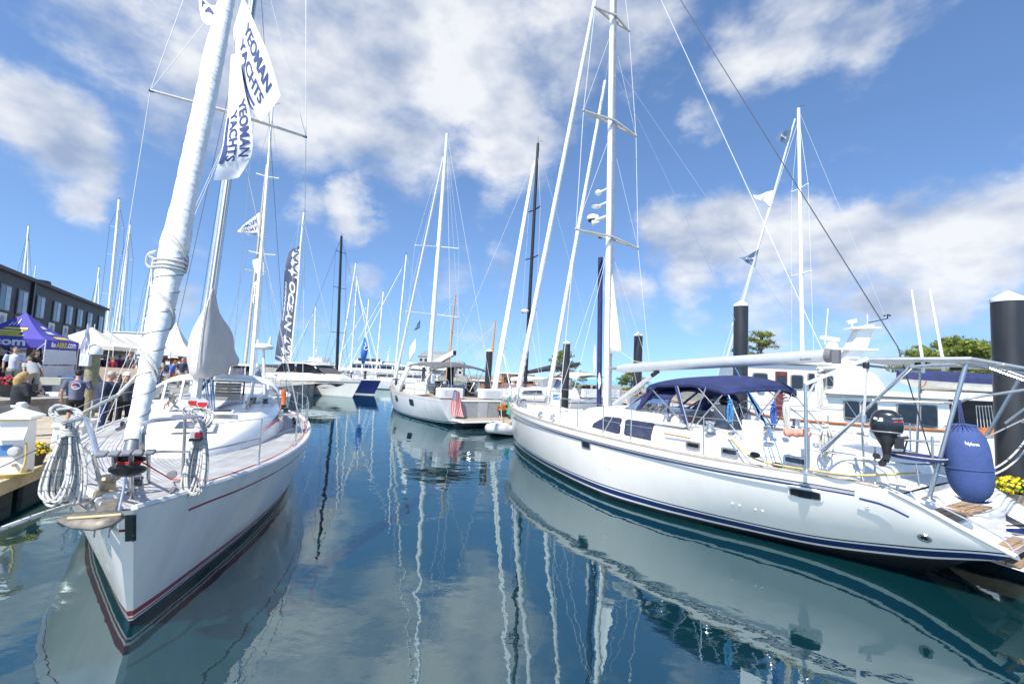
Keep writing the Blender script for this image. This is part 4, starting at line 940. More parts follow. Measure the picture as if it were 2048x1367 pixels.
    for sd in (1, -1):
        tops = []
        for u in SU:
            p = H.edge(u, sd, .0, .035); q = p+Vector((0, 0, zr)); tops.append(q)
            b = MB(); b.tube([p, q], .0135, 8); b.lathe([(.03, 0), (.028, .035), (.015, .05)], p, 10); b.build('stanchion', STEEL, root, smooth=True)
        for dz in (0, -.33): rigging('lifeline', [[t+Vector((0, 0, dz)) for t in tops]], WIRE, root, r=.006)
    b = MB()
    b.tube(curve([H.edge(1.0, 1, zr, .035), H.edge(.2, 1, zr+.02, .03), fr.p(-.55, .25, 2.3), fr.p(-.75, 0, 2.32), fr.p(-.55, -.25, 2.3), H.edge(.2, -1, zr+.02, .03), H.edge(1.0, -1, zr, .035)], 6), .015, 8)
    for sd in (1, -1):
        b.tube([H.edge(-.1, sd, 0, .03), fr.p(-.55, sd*.24, 2.3)], .013, 6); b.tube(curve([H.edge(1.0, sd, .36, .035), fr.p(-.3, sd*.35, 1.96)], 4), .011, 6)
    b.build('pulpit', STEEL, root, smooth=True)
    # boarding gate hand rail beside the windows
    b = MB(); b.tube(curve([PZ(1204, 870, 1.38), fr.hit(1222, 838, 2.18), fr.hit(1228, 832, 2.18)], 5), .013, 7); b.build('gate_rail', STEEL, root, smooth=True)
    # ---- mast and rig
    mb, mt = fr.hit(1214, 800), fr.hit(1226, 0)
    dm = (mt-mb)/(mt.z-mb.z); mp = lambda z: mb+dm*(z-mb.z)
    b = MB(); b.tube([mp(1.6), mp(6), mp(13), mp(18.6)], [.125, .125, .12, .1], 16, sx=.62, up=fr.n); mast = b.build('mast', ALUW, root, smooth=True)
    b = MB(); b.beam(mp(1.9)+fr.ax*.115, mp(18.3)+fr.ax*.105, .09, .05, up=fr.ax); b.build('mast_slot', pm('grey_mast_slot', (.42, .43, .45), .4, metal=.5), mast)
    b = MB(); b.tube([mp(1.62), mp(1.76)], .19, 16); b.build('mast_collar', pm('mast_boot', (.3, .3, .3), .6), mast, smooth=True)
    spr = []
    for (lp, rp) in (((1152, 458), (1276, 496)), ((1167, 221), (1272, 272)), ((1190, 14), (1258, 62))):
        zz = fr.hit((lp[0]+rp[0])/2, (lp[1]+rp[1])/2).z; c = mp(zz); pair = []
        uu, _ = fr.uv(c)
        for e in (lp, rp):
            E_ = fr.hitu(*e, uu+.12)
            for off in (-.10, .10):
                pass
            b = MB(); b.beam(c-fr.ax*.08, E_, .07, .05, w2=.05, h2=.035); b.beam(c+fr.ax*.14, E_, .07, .05, w2=.05, h2=.035)
            for k in (.3, .6): b.beam(lerp(c-fr.ax*.06, E_, k), lerp(c+fr.ax*.10, E_, k), .02, .02)
            s_ = b.build('spreader', pm('grey_painted_spreader', (.50, .49, .46), .5), mast); MB().ball(E_, .045, 8, 6).build('spreader_tip', pm('grey_tip', (.4, .4, .4), .5), s_, smooth=True)
            pair.append(E_)
        spr.append(pair)
    ztop = 18.3
    for i in (0, 1):
        sd = 1 if i == 0 else -1
        ch = H.edge(5.15, sd, .0, .25)
        rigging('shroud', [[ch, spr[0][i]], [spr[0][i], spr[1][i]], [spr[1][i], spr[2][i]], [spr[2][i], mp(ztop)]], WIREW, root, r=.010)
        rigging('shroud', [[H.edge(4.75, sd, 0, .25), mp(spr[0][0].z-.15)]], WIREW, root, r=.006)
        rigging('shroud', [[H.edge(5.55, sd, 0, .25), mp(spr[0][0].z-.15)]], WIREW, root, r=.006)
        rigging('shroud', [[spr[0][i], mp(spr[1][i].z-.25)]], WIREW, root, r=.006)
        rigging('shroud', [[spr[1][i], mp(spr[2][i].z-.25)]], WIREW, root, r=.006)
        if sd < 0: rigging('runner', [[H.edge(11.0, sd, .02, .2), mp(spr[1][0].z+2.2)]], WIRE, root, r=.005)
    # twin backstays, topping lift
    bs1, bs1t = fr.hit(1322, 0), mp(18.4)
    stern_end = fr.hit(1745, 700)
    # backstay line seen from (1362,0) to (1735,690); the mainsail topping lift from (1322,0) to the boom end
    rigging('backstay', [[fr.p(12.35, .05, 1.4), fr.p(11.9, .05, 3.4), mp(18.5)]], WIRED, root, r=.010)
    b = MB(); P0, P1 = fr.hit(1372, 18), fr.p(11.9, .05, 3.4)
    for k in range(46):
        q = P0.lerp(P1, k/46); b.tube([q, q+(P1-P0).normalized()*.05], .020, 6)
    bsi = fr.p(11.6, .05, 4.4)
    rigging('topping_lift', [[fr.hit(1650, 712), fr.hit(1322, 0), mp(18.3)]], WIREW, root, r=.008)
    rigging('spinnaker_halyard', [[fr.hit(1470, 640), fr.hit(1282, 250), mp(12.4)]], WIRE, root, r=.005)
    # furled genoa and staysail
    g0, g1 = fr.hit(1047, 725), fr.hit(1190, 0); dg = (g1-g0)/(g1.z-g0.z); gp = lambda z: g0+dg*(z-g0.z)
    i0, i1 = fr.hit(1101, 765), fr.hit(1207, 180); di = (i1-i0)/(i1.z-i0.z); ip = lambda z: i0+di*(z-i0.z)
    rnd = random.Random(11)
    for (f, za, zb, r0, r1, nm, z_l) in ((gp, 1.95, 17.6, .105, .055, 'furled_genoa', 4.2), (ip, 2.0, 12.2, .085, .045, 'furled_staysail', 3.9)):
        n = 120; zz = [lerp(za, zb, k/n) for k in range(n+1)]
        rr = [lerp(r0, r1, k/n)*(.6 if k < 2 else 1)*(1+rnd.uniform(-.04, .04))*(1.0 if zz[k] > z_l else (.86+.22*(k % 2))) for k in range(n+1)]
        b = MB(); b.tube([f(z) for z in zz], rr, 12); sl_ = b.build(nm, SAILR, root, smooth=True)
        b = MB(); b.lathe([(.05, -.12), (.10, -.1), (.11, 0), (.10, .04), (.04, .08)], f(za-.12), 14); b.build('furling_drum', STEEL, sl_, smooth=True)
        rigging('forestay', [[f(1.5), f(zb+.9)]], WIRE, root, r=.012)
        b = MB(); b.tube(curve([f(za+.2)+fr.n*.1, f(za+.05)+fr.n*.12+fr.ax*.2, f(za-.4)+fr.ax*.5+fr.n*.3], 5), .012, 6); b.build('sheet_rope', ROPEW, sl_, smooth=True)
    # mainsail clew showing at the in-mast furler
    b = MB(); T = fr.hit(1222, 520); C0 = fr.hit(1220, 708); C1 = fr.hit(1243, 704)
    rows = []
    for k in range(9):
        s_ = k/8; rows.append([lerp(lerp(mp(C0.z), mp(T.z), s_), lerp(C1, lerp(mp(T.z), mp(T.z)+fr.ax*.06, 1), s_**1.15), x/3)+fr.n*.05*math.sin(x*1.1)*(1-s_) for x in range(4)])
    b.grid(rows); b.build('mainsail_clew', SAIL, root, smooth=True, solid=.008)
    rigging('outhaul', [[C1, fr.hit(1268, 722), fr.hit(1300, 726)]], ROPEW, root, r=.010)
    # navy covered pole on the mast front
    b = MB(); b.tube([fr.hit(1198, 828)-fr.ax*.0, fr.hit(1201, 515)], .075, 10); b.build('covered_pole', CANVAS_NAVY, mast, smooth=True)
    # radar, lights and horn up the mast
    r0 = fr.hit(1197, 432)-fr.ax*.25
    b = MB(); b.lathe([(.04, -.09), (.17, -.07), (.20, -.02), (.20, .03), (.17, .08), (.05, .11)], r0, 20); rd = b.build('radar_dome', WHITE, mast, smooth=True)
    b = MB(); b.lathe([(.16, -.095), (.175, -.065), (.17, -.045)], r0, 20); b.build('radar_base', BLACK, rd, smooth=True)
    b = MB(); b.beam(r0+Vector((0, 0, -.1)), mp(r0.z-.12), .12, .05); b.build('radar_bracket', ALUW, mast)
    for (px, py, r_, h_) in ((1198, 411, .16, .045), (1202, 383, .115, .09)):
        q = fr.hit(px, py)-fr.ax*.12; b = MB(); b.ball(q, (r_, r_, h_), 14, 8); b.build('antenna_dome', WHITE, mast, smooth=True); MB().beam(q, mp(q.z), .05, .04).build('bracket', ALUW, mast)
    q = fr.hit(1203, 442)-fr.ax*.1; b = MB(); b.lathe([(.02, 0), (.03, .1), (.09, .22)], q, 14, axis=(-fr.ax+fr.n*.5).normalized()); b.build('horn', WHITE2, mast, smooth=True)
    q = fr.hit(1206, 470)-fr.ax*.1; MB().box(q, (.12, .12, .16), rot=fr.mat()).build('deck_light', BLACK, mast, bevel=.02)
    # rope hanks at the mast
    for k, (px, py, L_) in enumerate(((1197, 690, .9), (1206, 745, .5))):
        q = fr.hit(px, py)+fr.n*.14; b = MB()
        for j in range(5): b.tube(curve([q+Vector((0, 0, 0)), q+fr.ax*(.02+.01*j)-Vector((0, 0, L_*.5)), q+fr.ax*.01*j-Vector((0, 0, L_-.03*j)), q-fr.ax*(.02+.01*j)-Vector((0, 0, L_*.5)), q], 5), .012, 6)
        b.build('halyard_hank', ROPEW, mast, smooth=True)
    # ---- boom, vang
    b0, b1 = fr.hit(1236, 737), fr.hit(1653, 711)
    b = MB(); ring = []
    for s_, k in ((0, .62), (.04, 1), (.5, 1.04), (.97, 1), (1, .94)):
        c = b0.lerp(b1, s_); ring.append([c+fr.n*math.cos(t)*.09*k+Vector((0, 0, math.sin(t)*.122*k)) for t in [2*math.pi*j/16 for j in range(16)]])
    boom = loft(ring).build('boom', pm('grey_boom', (.60, .62, .63), .4, metal=.35, var=.05), root, smooth=True)
    b = MB(); b.tube([b1, b1+fr.ax*.10], [.14, .125], 14); b.box(b1+fr.ax*.16-Vector((0, 0, .02)), (.12, .12, .25), rot=fr.mat()); b.build('boom_end', pm('boom_end_grey', (.16, .16, .17), .5), boom, bevel=.01)
    b = MB(); b.tube([mp(b0.z), b0], .055, 10); b.build('gooseneck', STEEL, boom, smooth=True)
    m_, mk = fr.hit(1612, 717), fr.hit(1635, 715)
    lp = fr.hit(1600, 722, .094); lq = fr.hit(1622, 720, .094); letters('lettering', 'Cruising', quadmap(lp, lq-lp, Vector((0, 0, .05))), BLACK, boom)
    v0, v1 = fr.hit(1227, 808), fr.hit(1316, 742)
    b = MB(); b.tube([v0, v1], .055, 10); b.tube([v0.lerp(v1, .85), v1], .045, 10); vg = b.build('boom_vang', ALU, root, smooth=True)
    b = MB(); b.tube([v1.lerp(v0, .12), v1], .06, 8); b.build('vang_fitting', BLACK, vg, smooth=True)
    for k in range(4): rigging('vang_line', [[v0+Vector((0, 0, .03-.03*k))+fr.ax*.1, fr.hit(1286, 766+4*k, .05*k)]], ROPEW, root, r=.009)
    # ---- spray hood and bimini
    def arch(u, w, z0, h, e=.5, n=16):
        out = []
        for j in range(n+1):
            t = math.pi*j/n; c = math.cos(t); s_ = math.sin(t); out.append(fr.p(u, w*math.copysign(abs(c)**e, c), z0+h*abs(s_)**e))
        return out
    a0, a1, a2 = arch(6.95, 1.20, 1.95, .05), arch(7.5, 1.28, 1.93, .54), arch(8.3, 1.30, 1.90, .60)
    # clear front, navy side triangles
    MB().grid([a0, a1]).build('spray_hood_windscreen', VINYL, root, smooth=True)
    b = MB(); b.grid([a1[2:-2], [p.lerp(q, .5)+Vector((0, 0, .02)) for p, q in zip(a1, a2)][2:-2], a2[2:-2]]); b.build('spray_hood', CANVAS_NAVY, root, smooth=True, solid=.01)
    for sd in (0, 1):
        A0, A1, A2 = (a0, a1, a2) if sd == 0 else (a0[::-1], a1[::-1], a2[::-1])
        b = MB(); b.poly([A0[0], A1[0], A1[3], A0[2].lerp(A1[2], .35)]); b.build('spray_hood_side', CANVAS_NAVY, root, solid=.01)
        b = MB(); b.grid([A1[:4], A2[:4]]); b.build('spray_hood_side_window', VINYL, root)
    b = MB()
    for A in (a0, a1, a2): b.tube(A, .025, 6)
    for j in (3, 6, 10, 13): b.tube([a0[j], a1[j]], .03, 6)
    b.build('spray_hood_binding', CANVAS_NAVY, root, smooth=True)
    # bimini: sits higher, runs further aft
    def bim(u, z, dr): return [fr.p(u-.35*x*x, 1.27*x, z-dr*abs(x)**2.4) for x in [-1+2*j/14 for j in range(15)]]
    prof = [(8.0, 2.58, .10), (8.08, 2.70, .14), (8.35, 2.80, .16), (8.8, 2.84, .18), (9.2, 2.86, .18), (9.5, 2.83, .18), (9.85, 2.75, .16), (10.0, 2.64, .10)]
    rows = [bim(*q) for q in prof]
    b = MB(); b.grid(rows); bi = b.build('bimini', CANVAS_NAVY, root, smooth=True, solid=.02)
    for j in (0, -1):
        b = MB(); q = [r[j] for r in rows]; b.grid([q, [p-Vector((0, 0, .11)) for p in q]]); b.build('bimini_valance', CANVAS_NAVY, bi, smooth=True, solid=.012)
    for j in (0, -1):
        b = MB(); q = rows[j]; b.grid([q, [p-Vector((0, 0, .08)) for p in q]]); b.build('bimini_valance', CANVAS_NAVY, bi, smooth=True, solid=.012)
    for sd in (1, -1):
        for p, q in ((fr.p(9.0, sd*1.50, 1.72), fr.p(7.75, sd*1.26, 2.52)), (fr.p(9.0, sd*1.5, 1.72), fr.p(8.5, sd*1.26, 2.6)), (fr.p(9.0, sd*1.5, 1.72), fr.p(9.2, sd*1.26, 2.6)), (fr.p(9.05, sd*1.5, 1.72), fr.p(9.6, sd*1.2, 2.55)), (fr.p(10.1, sd*1.48, 1.70), fr.p(9.0, sd*1.26, 2.58)), (fr.p(10.2, sd*1.48, 1.68), fr.p(9.6, sd*1.2, 2.55))):
            MB().tube([p, q], .014, 7).build('bimini_frame', STEEL, root, smooth=True)
        MB().tube([fr.p(7.4, sd*1.3, 1.96), fr.p(7.9, sd*1.26, 2.55)], .04, 6).build('bimini_strap', CANVAS_NAVY, root, smooth=True); MB().tube([fr.p(8.9, sd*1.45, 1.74), fr.p(8.45, sd*1.26, 2.6)], .035, 6).build('bimini_strap', CANVAS_NAVY, root, smooth=True)
    # ---- cockpit: wheel pedestal, seats, ropes, winches
    b = MB(); b.tube([fr.p(9.0, 0, 1.3), fr.p(8.95, 0, 2.0)], .10, 12); b.box(fr.p(8.8, 0, 2.05), (.28, .5, .34), rot=fr.mat()); pd = b.build('steering_pedestal', pm('grey_pedestal', (.36, .37, .38), .5), root, bevel=.03)
    MB().box(fr.p(8.96, 0, 2.07), (.03, .42, .26), rot=fr.mat()).build('plotter_screen', GLASS, pd)
    b = MB(); b.ball(fr.p(8.8, 0, 2.29), (.14, .14, .11), 14, 8); b.build('compass', BLACK, pd, smooth=True)
    b = MB(); c = fr.p(9.25, 0, 1.88); b.tube([c+fr.n*math.cos(t)*.46+Vector((0, 0, math.sin(t)*.46)) for t in [2*math.pi*j/28 for j in range(28)]], .017, 7, closed=True)
    for k in range(6): t = math.pi*k/3; b.tube([c, c+fr.n*math.cos(t)*.46+Vector((0, 0, math.sin(t)*.46))], .01, 6)
    b.build('steering_wheel', STEEL, root, smooth=True)
    b = MB(); b.box(fr.p(9.4, 1.05, 1.60), (1.3, .5, .1), rot=fr.mat()); b.build('cockpit_cushion', CANVAS_NAVY, root, bevel=.03)
    b = MB(); b.box(fr.p(8.28, .15, 1.72), (.04, .8, .42), rot=fr.mat()); b.build('companionway_door', VARN, root)
    b = MB(); b.box(fr.p(8.5, 1.30, 1.78), (.8, .5, .06), rot=fr.mat()); b.build('winch_island', WHITE, root, bevel=.02)
    for u, v, s_ in ((8.35, 1.42, 1.0), (9.5, 1.55, 1.25), (10.6, 1.52, 1.1), (8.35, -1.4, 1.0), (9.5, -1.55, 1.25)):
        b = MB(); z = 1.81 if u < 8.6 else 1.75; b.lathe([(.085*s_, 0), (.08*s_, .03*s_), (.058*s_, .05*s_), (.055*s_, .12*s_), (.075*s_, .14*s_), (.07*s_, .165*s_), (.02*s_, .17*s_)], fr.p(u, v, z), 18); b.build('winch', STEEL, root, smooth=True)
    b = MB(); b.beam(fr.hit(1328, 866, 1.66), fr.hit(1380, 876, 1.66), .03, .035); b.build('hand_rail', TEAK, root)
    # gunwale track and cars
    for px, py in ((1510, 909), (1555, 930)):
        q = fr.hit(px, py, 1.85); b = MB(); b.ball(q, (.09, .05, .05), 12, 8, rot=fr.mat()); b.build('sheet_car', RUBBER, root, smooth=True)
    # hoses and lines along the side deck
    for nm, mm, pts, r_ in (('water_hose', ROPEY, [fr.hit(1455, 868, 1.6), fr.hit(1490, 905, 1.8), fr.hit(1535, 925, 1.95), fr.hit(1640, 942, 1.95), fr.hit(1720, 950, 1.8), fr.hit(1840, 945, 1.2)], .016),
                            ('jib_sheet', ROPEBL, [fr.hit(1455, 862, 1.6), fr.hit(1500, 900, 1.8), fr.hit(1552, 935, 1.95)], .008),
                            ('mainsheet', ROPEB, [fr.hit(1470, 735, .1), fr.hit(1535, 850, 1.6), fr.hit(1568, 938, 2.0)], .009),
                            ('mainsheet', ROPEB, [fr.hit(1472, 738, .1), fr.hit(1520, 845, 1.6), fr.hit(1547, 930, 2.0)], .008)):
        rigging(nm, [curve(pts, 6)], mm, root, r=r_)
    # ---- white board lashed to the lifelines
    q = [fr.hit(x, y, 2.29) for x, y in ((1486, 838), (1528, 842), (1527, 900), (1487, 892))]
    b = MB(); b.poly(q, fr.n*.035); b.build('lifeline_board', WHITE, root, bevel=.008)
    # ---- gantry: two tall posts with a horizontal bar (outboard crane)
    pb, pt_, pe = fr.hit(1613, 945, 2.15), fr.hit(1611, 766, 2.15), fr.hit(1736, 716, 1.9)
    b = MB(); b.tube([pb, pt_], .026, 10); b.lathe([(.09, 0), (.085, .02), (.04, .05)], pb, 14); cr = b.build('crane_post', STEEL, root, smooth=True)
    b = MB(); b.beam(pt_+Vector((0, 0, -.01)), pe, .06, .05); b.tube([pt_-Vector((0, 0, .25)), pt_.lerp(pe, .2)], .016, 6); b.build('crane_arm', ALU, cr)
    for off in (0, -.025, .025): rigging('tackle', [[pe+fr.n*off, fr.hit(1727, 835, 1.9)+fr.n*off]], ROPEW, cr, r=.008)
    b = MB(); b.tube([pe.lerp(pt_, .03)-Vector((0, 0, .05)), pe.lerp(pt_, .03)-Vector((0, 0, .13))], .04, 10); qq = fr.hit(1726, 838, 1.9); b.build('tackle_block', BLACK, cr, smooth=True)
    b = MB(); b.tube([qq+Vector((0, 0, .06)), qq-Vector((0, 0, .05))], .045, 10); b.tube(curve([qq-Vector((0, 0, .05)), qq-Vector((.02, 0, .12)), qq-Vector((0, 0, .19))], 4), .012, 6); b.build('tackle_block', STEEL, cr, smooth=True)
    # long diagonal struts
    for p, q in ((fr.hit(1640, 900, 2.0), fr.hit(1823, 737, 1.3)), (fr.hit(1500, 852, 1.5), fr.hit(1560, 780, 1.5))):
        MB().tube([p, q], .016, 8).build('strut', STEEL, root, smooth=True)
    # ---- stern arch with solar panels
    L0, L1 = fr.hit(1857, 1000, 1.45), fr.hit(1932, 728, 1.35)
    M0, M1 = fr.hit(1950, 965, .9), fr.hit(2045, 650, 1.1)
    b = MB(); b.tube([L0, L1], .026, 10); b.lathe([(.075, 0), (.07, .02), (.03, .05)], L0, 14); ar = b.build('stern_arch', STEEL, root, smooth=True)
    zt = L1.z
    def T(u, v, dz=0): return fr.p(u, v, zt+dz)
    uL, vL = fr.uv(L1)
    b = MB()
    b.tube(curve([fr.hit(1643, 905, 1.9), fr.hit(1808, 745, 1.5), fr.hit(1825, 733, 1.5), T(uL-.1, 1.35), T(uL, 1.2), T(uL, -1.35)], 5), .02, 8)
    b.tube([T(uL, 1.3), T(uL, -1.45)], .022, 8); b.tube([T(uL-1.25, 1.3), T(uL-1.25, -1.45)], .02, 8)
    b.tube([T(uL, -1.35), fr.p(12.3, -1.45, 1.35)], .026, 8)
    b.tube([T(uL-1.25, -1.3), fr.p(11.6, -1.6, 1.4)], .02, 8)
    for v in (.5, -.4): b.tube([T(uL, v), T(uL+.55, v*.9, -.28), T(uL+.15, v*.9, -.75)], .018, 8)
    b.tube(curve([T(uL+.55, 1.0, -.26), T(uL+.6, .4, -.26), T(uL+.6, -1.0, -.26)], 4), .02, 8)
    b.tube(curve([fr.hit(1745, 800, 1.6), fr.hit(1900, 805, 1.2), fr.hit(1945, 795, 1.0), T(uL+.55, .9, -.26)], 5), .018, 8)
    b.build('arch_rail', STEEL, ar, smooth=True)
    PAN = pm('solar_panel_back', (.55, .56, .57), .4); CELL = pm('solar_cells', (.012, .016, .035), .15, var=.2)
    for v0, v1 in ((1.40, .05), (-.05, -1.42)):
        c = T(uL-.62, (v0+v1)/2, .075); b = MB(); b.box(c, (1.36, abs(v1-v0), .035), rot=fr.mat()); pn = b.build('solar_panel', ALU, ar, bevel=.004)
        MB().box(c+Vector((0, 0, .0195)), (1.30, abs(v1-v0)-.06, .006), rot=fr.mat()).build('solar_cells', CELL, pn); MB().box(c-Vector((0, 0, .02)), (1.29, abs(v1-v0)-.07, .006), rot=fr.mat()).build('panel_back', PAN, pn)
        MB().box(c-Vector((0, 0, .045)), (.14, .12, .05), rot=fr.mat()).build('junction_box', BLACK, pn)
    for (px0, py0, px1, py1) in ((1846, 728, 1823, 580), (1886, 724, 1859, 578)):
        p, q = fr.hit(px0, py0, 1.1), fr.hit(px1, py1, 1.05); b = MB(); b.tube([p, q], [.020, .012], 8); b.tube([p-Vector((0, 0, .12)), p+Vector((0, 0, .08))], .022, 8); b.build('whip_antenna', ALUW, ar, smooth=True)
    # pushpit rails
    b = MB(); b.tube(curve([H.edge(11.9, 1, zr, .05), H.edge(12.2, 1, zr-.04, .1), fr.hit(1790, 880, 1.5), fr.hit(1880, 882, 1.4)], 5), .015, 8)
    for px, py, px2, py2 in ((1730, 962, 1724, 862), (1838, 970, 1832, 926), (1749, 912, 1748, 880), (1865, 915, 1864, 872)): b.tube([fr.hit(px, py, 1.6), fr.hit(px2, py2, 1.6)], .014, 8)
    b.tube(curve([H.edge(11.4, 1, .36, .05), fr.hit(1790, 925, 1.55), fr.hit(1870, 928, 1.45)], 5), .013, 8)
    b.build('pushpit', STEEL, root, smooth=True)
    b = MB(); c = fr.hit(1835, 918, 1.45); ring = [c+fr.ax*math.cos(t)*.30+fr.n*math.sin(t)*.22 for t in [2*math.pi*j/20 for j in range(20)]]; b.poly(ring, (0, 0, .06)); st = b.build('stern_seat', CANVAS_NAVY, root, bevel=.02)
    b = MB(); b.tube([p+Vector((0, 0, .05)) for p in ring], .007, 5, closed=True); b.build('seat_piping', ROPEW, st)
    # stern cleat, hinge hardware
    for px, py in ((1770, 972), (1795, 970)):
        q = fr.hit(px, py, 1.62); b = MB(); b.tube([q-fr.ax*.09, q+fr.ax*.09], .014, 8); b.tube([q-Vector((0, 0, .05)), q], .018, 8); b.build('mooring_cleat', STEEL, root, smooth=True)
    b = MB(); b.tube(curve([H.edge(12.45, 1, .06, .2), H.edge(12.8, 1, .10, .19), H.edge(13.2, 1, .10, .19), H.edge(13.33, 1, .03, .18)], 5), .011, 7); b.build('wing_hand_rail', STEEL, root, smooth=True)
    # boarding ladder folded in the scoop, steps seen end-on
    b = MB()
    for v in (-.2, .2): b.tube([fr.p(12.9, v-.6, .62), fr.p(13.35, v-.6, .66)], .014, 6)
    b.build('boarding_ladder', STEEL, root, smooth=True)
    return root, H, mp, zt, uL
RY, RH, RMAST, RZT, RUL = right_yacht()

# ---- loose gear carried by the right yacht
def outboard():
    fr = FRT; c = fr.hit(1772, 845, 1.68)
    root = thing('outboard_motor', 'black outboard motor clamped to the stern rail beside the blue fender', 'outboard motor', tuple(c-Vector((0, 0, .55))))
    d = (Vector((0, 0, CAM_H))-c); d.z = 0; d.normalize(); sd_ = Vector((-d.y, d.x, 0))   # sd_: towards picture right
    M = Matrix((sd_, -d, Vector((0, 0, 1)))).transposed()
    s_ = c.y/900.0
    P = lambda px, py, e=0: c+sd_*((px-1775)*s_*.84)+Vector((0, 0, (845-py)*s_*.90))+d*e
    rings = []
    for (yy, xl, xr, dp) in ((868, 1748, 1798, .10), (862, 1745, 1806, .13), (850, 1744, 1808, .14), (838, 1746, 1806, .14), (826, 1750, 1802, .13), (819, 1757, 1793, .10), (816, 1766, 1786, .06)):
        cx, hw = (xl+xr)/2, (xr-xl)/2; tilt = -.00
        rings.append([P(cx+hw*(abs(math.cos(t))**.6)*math.copysign(1, math.cos(t)), yy, 0)+d*dp*(abs(math.sin(t))**.6)*math.copysign(1, math.sin(t)) for t in [2*math.pi*j/20 for j in range(20)]])
    cw = loft(rings).build('cowling', pm('black_gloss_cowl', (.02, .022, .026), .16, var=.1, coat=.6), root, smooth=True)
    b = MB(); b.grid([[p*1.0 for p in rings[1][k:k+1]*2] for k in range(20)])
    b = MB(); b.tube([lerp(rings[0][j], rings[1][j], .7) for j in range(20)], .012, 6, closed=True); b.build('cowl_seam', pm('grey_seam', (.2, .2, .21), .5), cw)
    letters('lettering', '9.8', quadmap(P(1752, 842, .147), P(1770, 842, .147)-P(1752, 842, .147), Vector((0, 0, .055))), WHITE, cw, bold=.06)
    letters('lettering', 'MERCURY'[:7], quadmap(P(1786, 836, .150), P(1806, 834, .10)-P(1786, 836, .150), Vector((0, 0, .022))), pm('grey_print', (.4, .4, .42), .5), cw)
    b = MB(); b.poly([P(1788, 842, .149), P(1806, 840, .10), P(1806, 838, .10), P(1788, 839.5, .149)]); b.build('red_stripe', RED, cw)
    b = MB(); r2 = []
    for (yy, xl, xr, dp) in ((868, 1749, 1797, .09), (885, 1758, 1792, .08), (898, 1765, 1786, .06), (912, 1768, 1782, .04), (930, 1769, 1780, .03)):
        cx, hw = (xl+xr)/2, (xr-xl)/2; r2.append([P(cx+hw*math.cos(t), yy)+d*dp*math.sin(t) for t in [2*math.pi*j/14 for j in range(14)]])
    loft(r2).build('midsection', BLACK, root, smooth=True)
    b = MB(); b.box(P(1798, 885), (.10, .12, .16), rot=M); b.tube([P(1790, 878), P(1815, 872)], .022, 8); b.tube([P(1812, 880), P(1806, 905)], .012, 6); b.build('clamp_bracket', BLACK, root, bevel=.01)
    b = MB(); b.ball(P(1772, 925), (.035, .10, .035), 12, 8, rot=M); b.build('gearcase', BLACK, root, smooth=True)
    pr = MB()
    for k in range(3):
        t = 2*math.pi*k/3+.5; a = (sd_*math.cos(t)+Vector((0, 0, math.sin(t)))); tn = (sd_*-math.sin(t)+Vector((0, 0, math.cos(t))))
        o = P(1766, 922, .11); pr.poly([o, o+a*.05+tn*.045, o+a*.10+tn*.03, o+a*.105-tn*.02, o+a*.05-tn*.04], d*.012)
    pr.build('propeller', BLACK, root)
    MB().poly([P(1768, 928), P(1776, 928), P(1774, 938), P(1769, 938)], d*.01).build('skeg', BLACK, root)
    b = MB(); b.beam(P(1742, 880), P(1800, 884), .05, .22, up=(0, 0, 1)); b.build('mounting_board', WHITE2, root, bevel=.01)
outboard()
def fender():
    fr = FRT; c = fr.hit(1936, 925, 1.2)
    d = (Vector((0, 0, CAM_H))-c).normalized(); s_ = c.y/900*1.03
    root = thing('fender', 'large royal blue covered fender hung from the stern arch of the right yacht', 'fender', tuple(c-Vector((0, 0, .7))))
    tilt = (Vector((0, 0, 1))+C_R*(-.13)).normalized()
    half = 75*s_
    prof = []
    for k in range(25):
        t = -1+2*k/24; prof.append((max(.012, 34*s_*(1-abs(t)**3.2)**.55), t*half))
    b = MB(); b.lathe(prof, c, 28, axis=tilt); body = b.build('fender_body', pm('royal_blue_cover', (.050, .085, .235), .9, var=.12, scale=4, bump=.3, bscale=30), root, smooth=True)
    gb = {1: MB(), -1: MB()}
    for k in range(22):
        t = 2*math.pi*k/22; a = C_R*math.cos(t)+tilt.cross(C_R)*math.sin(t)
        for e in (1, -1): gb[e].tube([c+tilt*half*e*.99+a*.02, c+tilt*half*e*.955+a*.55*34*s_, c+tilt*half*e*.88+a*.80*34*s_], [.008, .007, .002], 4)
    for e in (1, -1): gb[e].build('gathered_end', pm('royal_blue_cover_fold', (.044, .075, .21), .9), body)
    e = c+tilt*half; top = fr.hit(1918, 800, 1.2)
    b = MB()
    for k in range(3): b.tube([e+C_R*.03*(k-1), top+C_R*.01*(k-1)], .009, 6)
    b.build('lanyard', pm('navy_lanyard', (.03, .04, .12), .8), root)
    ex = C_R*.19
    o = c+d*(34*s_*.985)+tilt*half*.42+C_R*.02
    def cur(x, y):
        P = o+C_R*(x*.13-.02)+tilt*(y*.055-x*.012); r = P-c; ax_ = tilt*r.dot(tilt); rad = r-ax_; return c+ax_+rad.normalized()*(interp([(q[1], q[0]) for q in prof], r.dot(tilt))+.006)
    letters('lettering', 'Polyform', cur, WHITE, body, bold=.03)
    mid = c-tilt*half*.12
    b = MB(); b.tube([mid+(C_R*math.cos(t)+tilt.cross(C_R)*math.sin(t))*34*s_*1.01 for t in [2*math.pi*j/30 for j in range(30)]], .010, 6, closed=True); b.build('seam_band', pm('royal_blue_cover_fold', (.044, .075, .21), .9), body)
fender()
fr = FRT
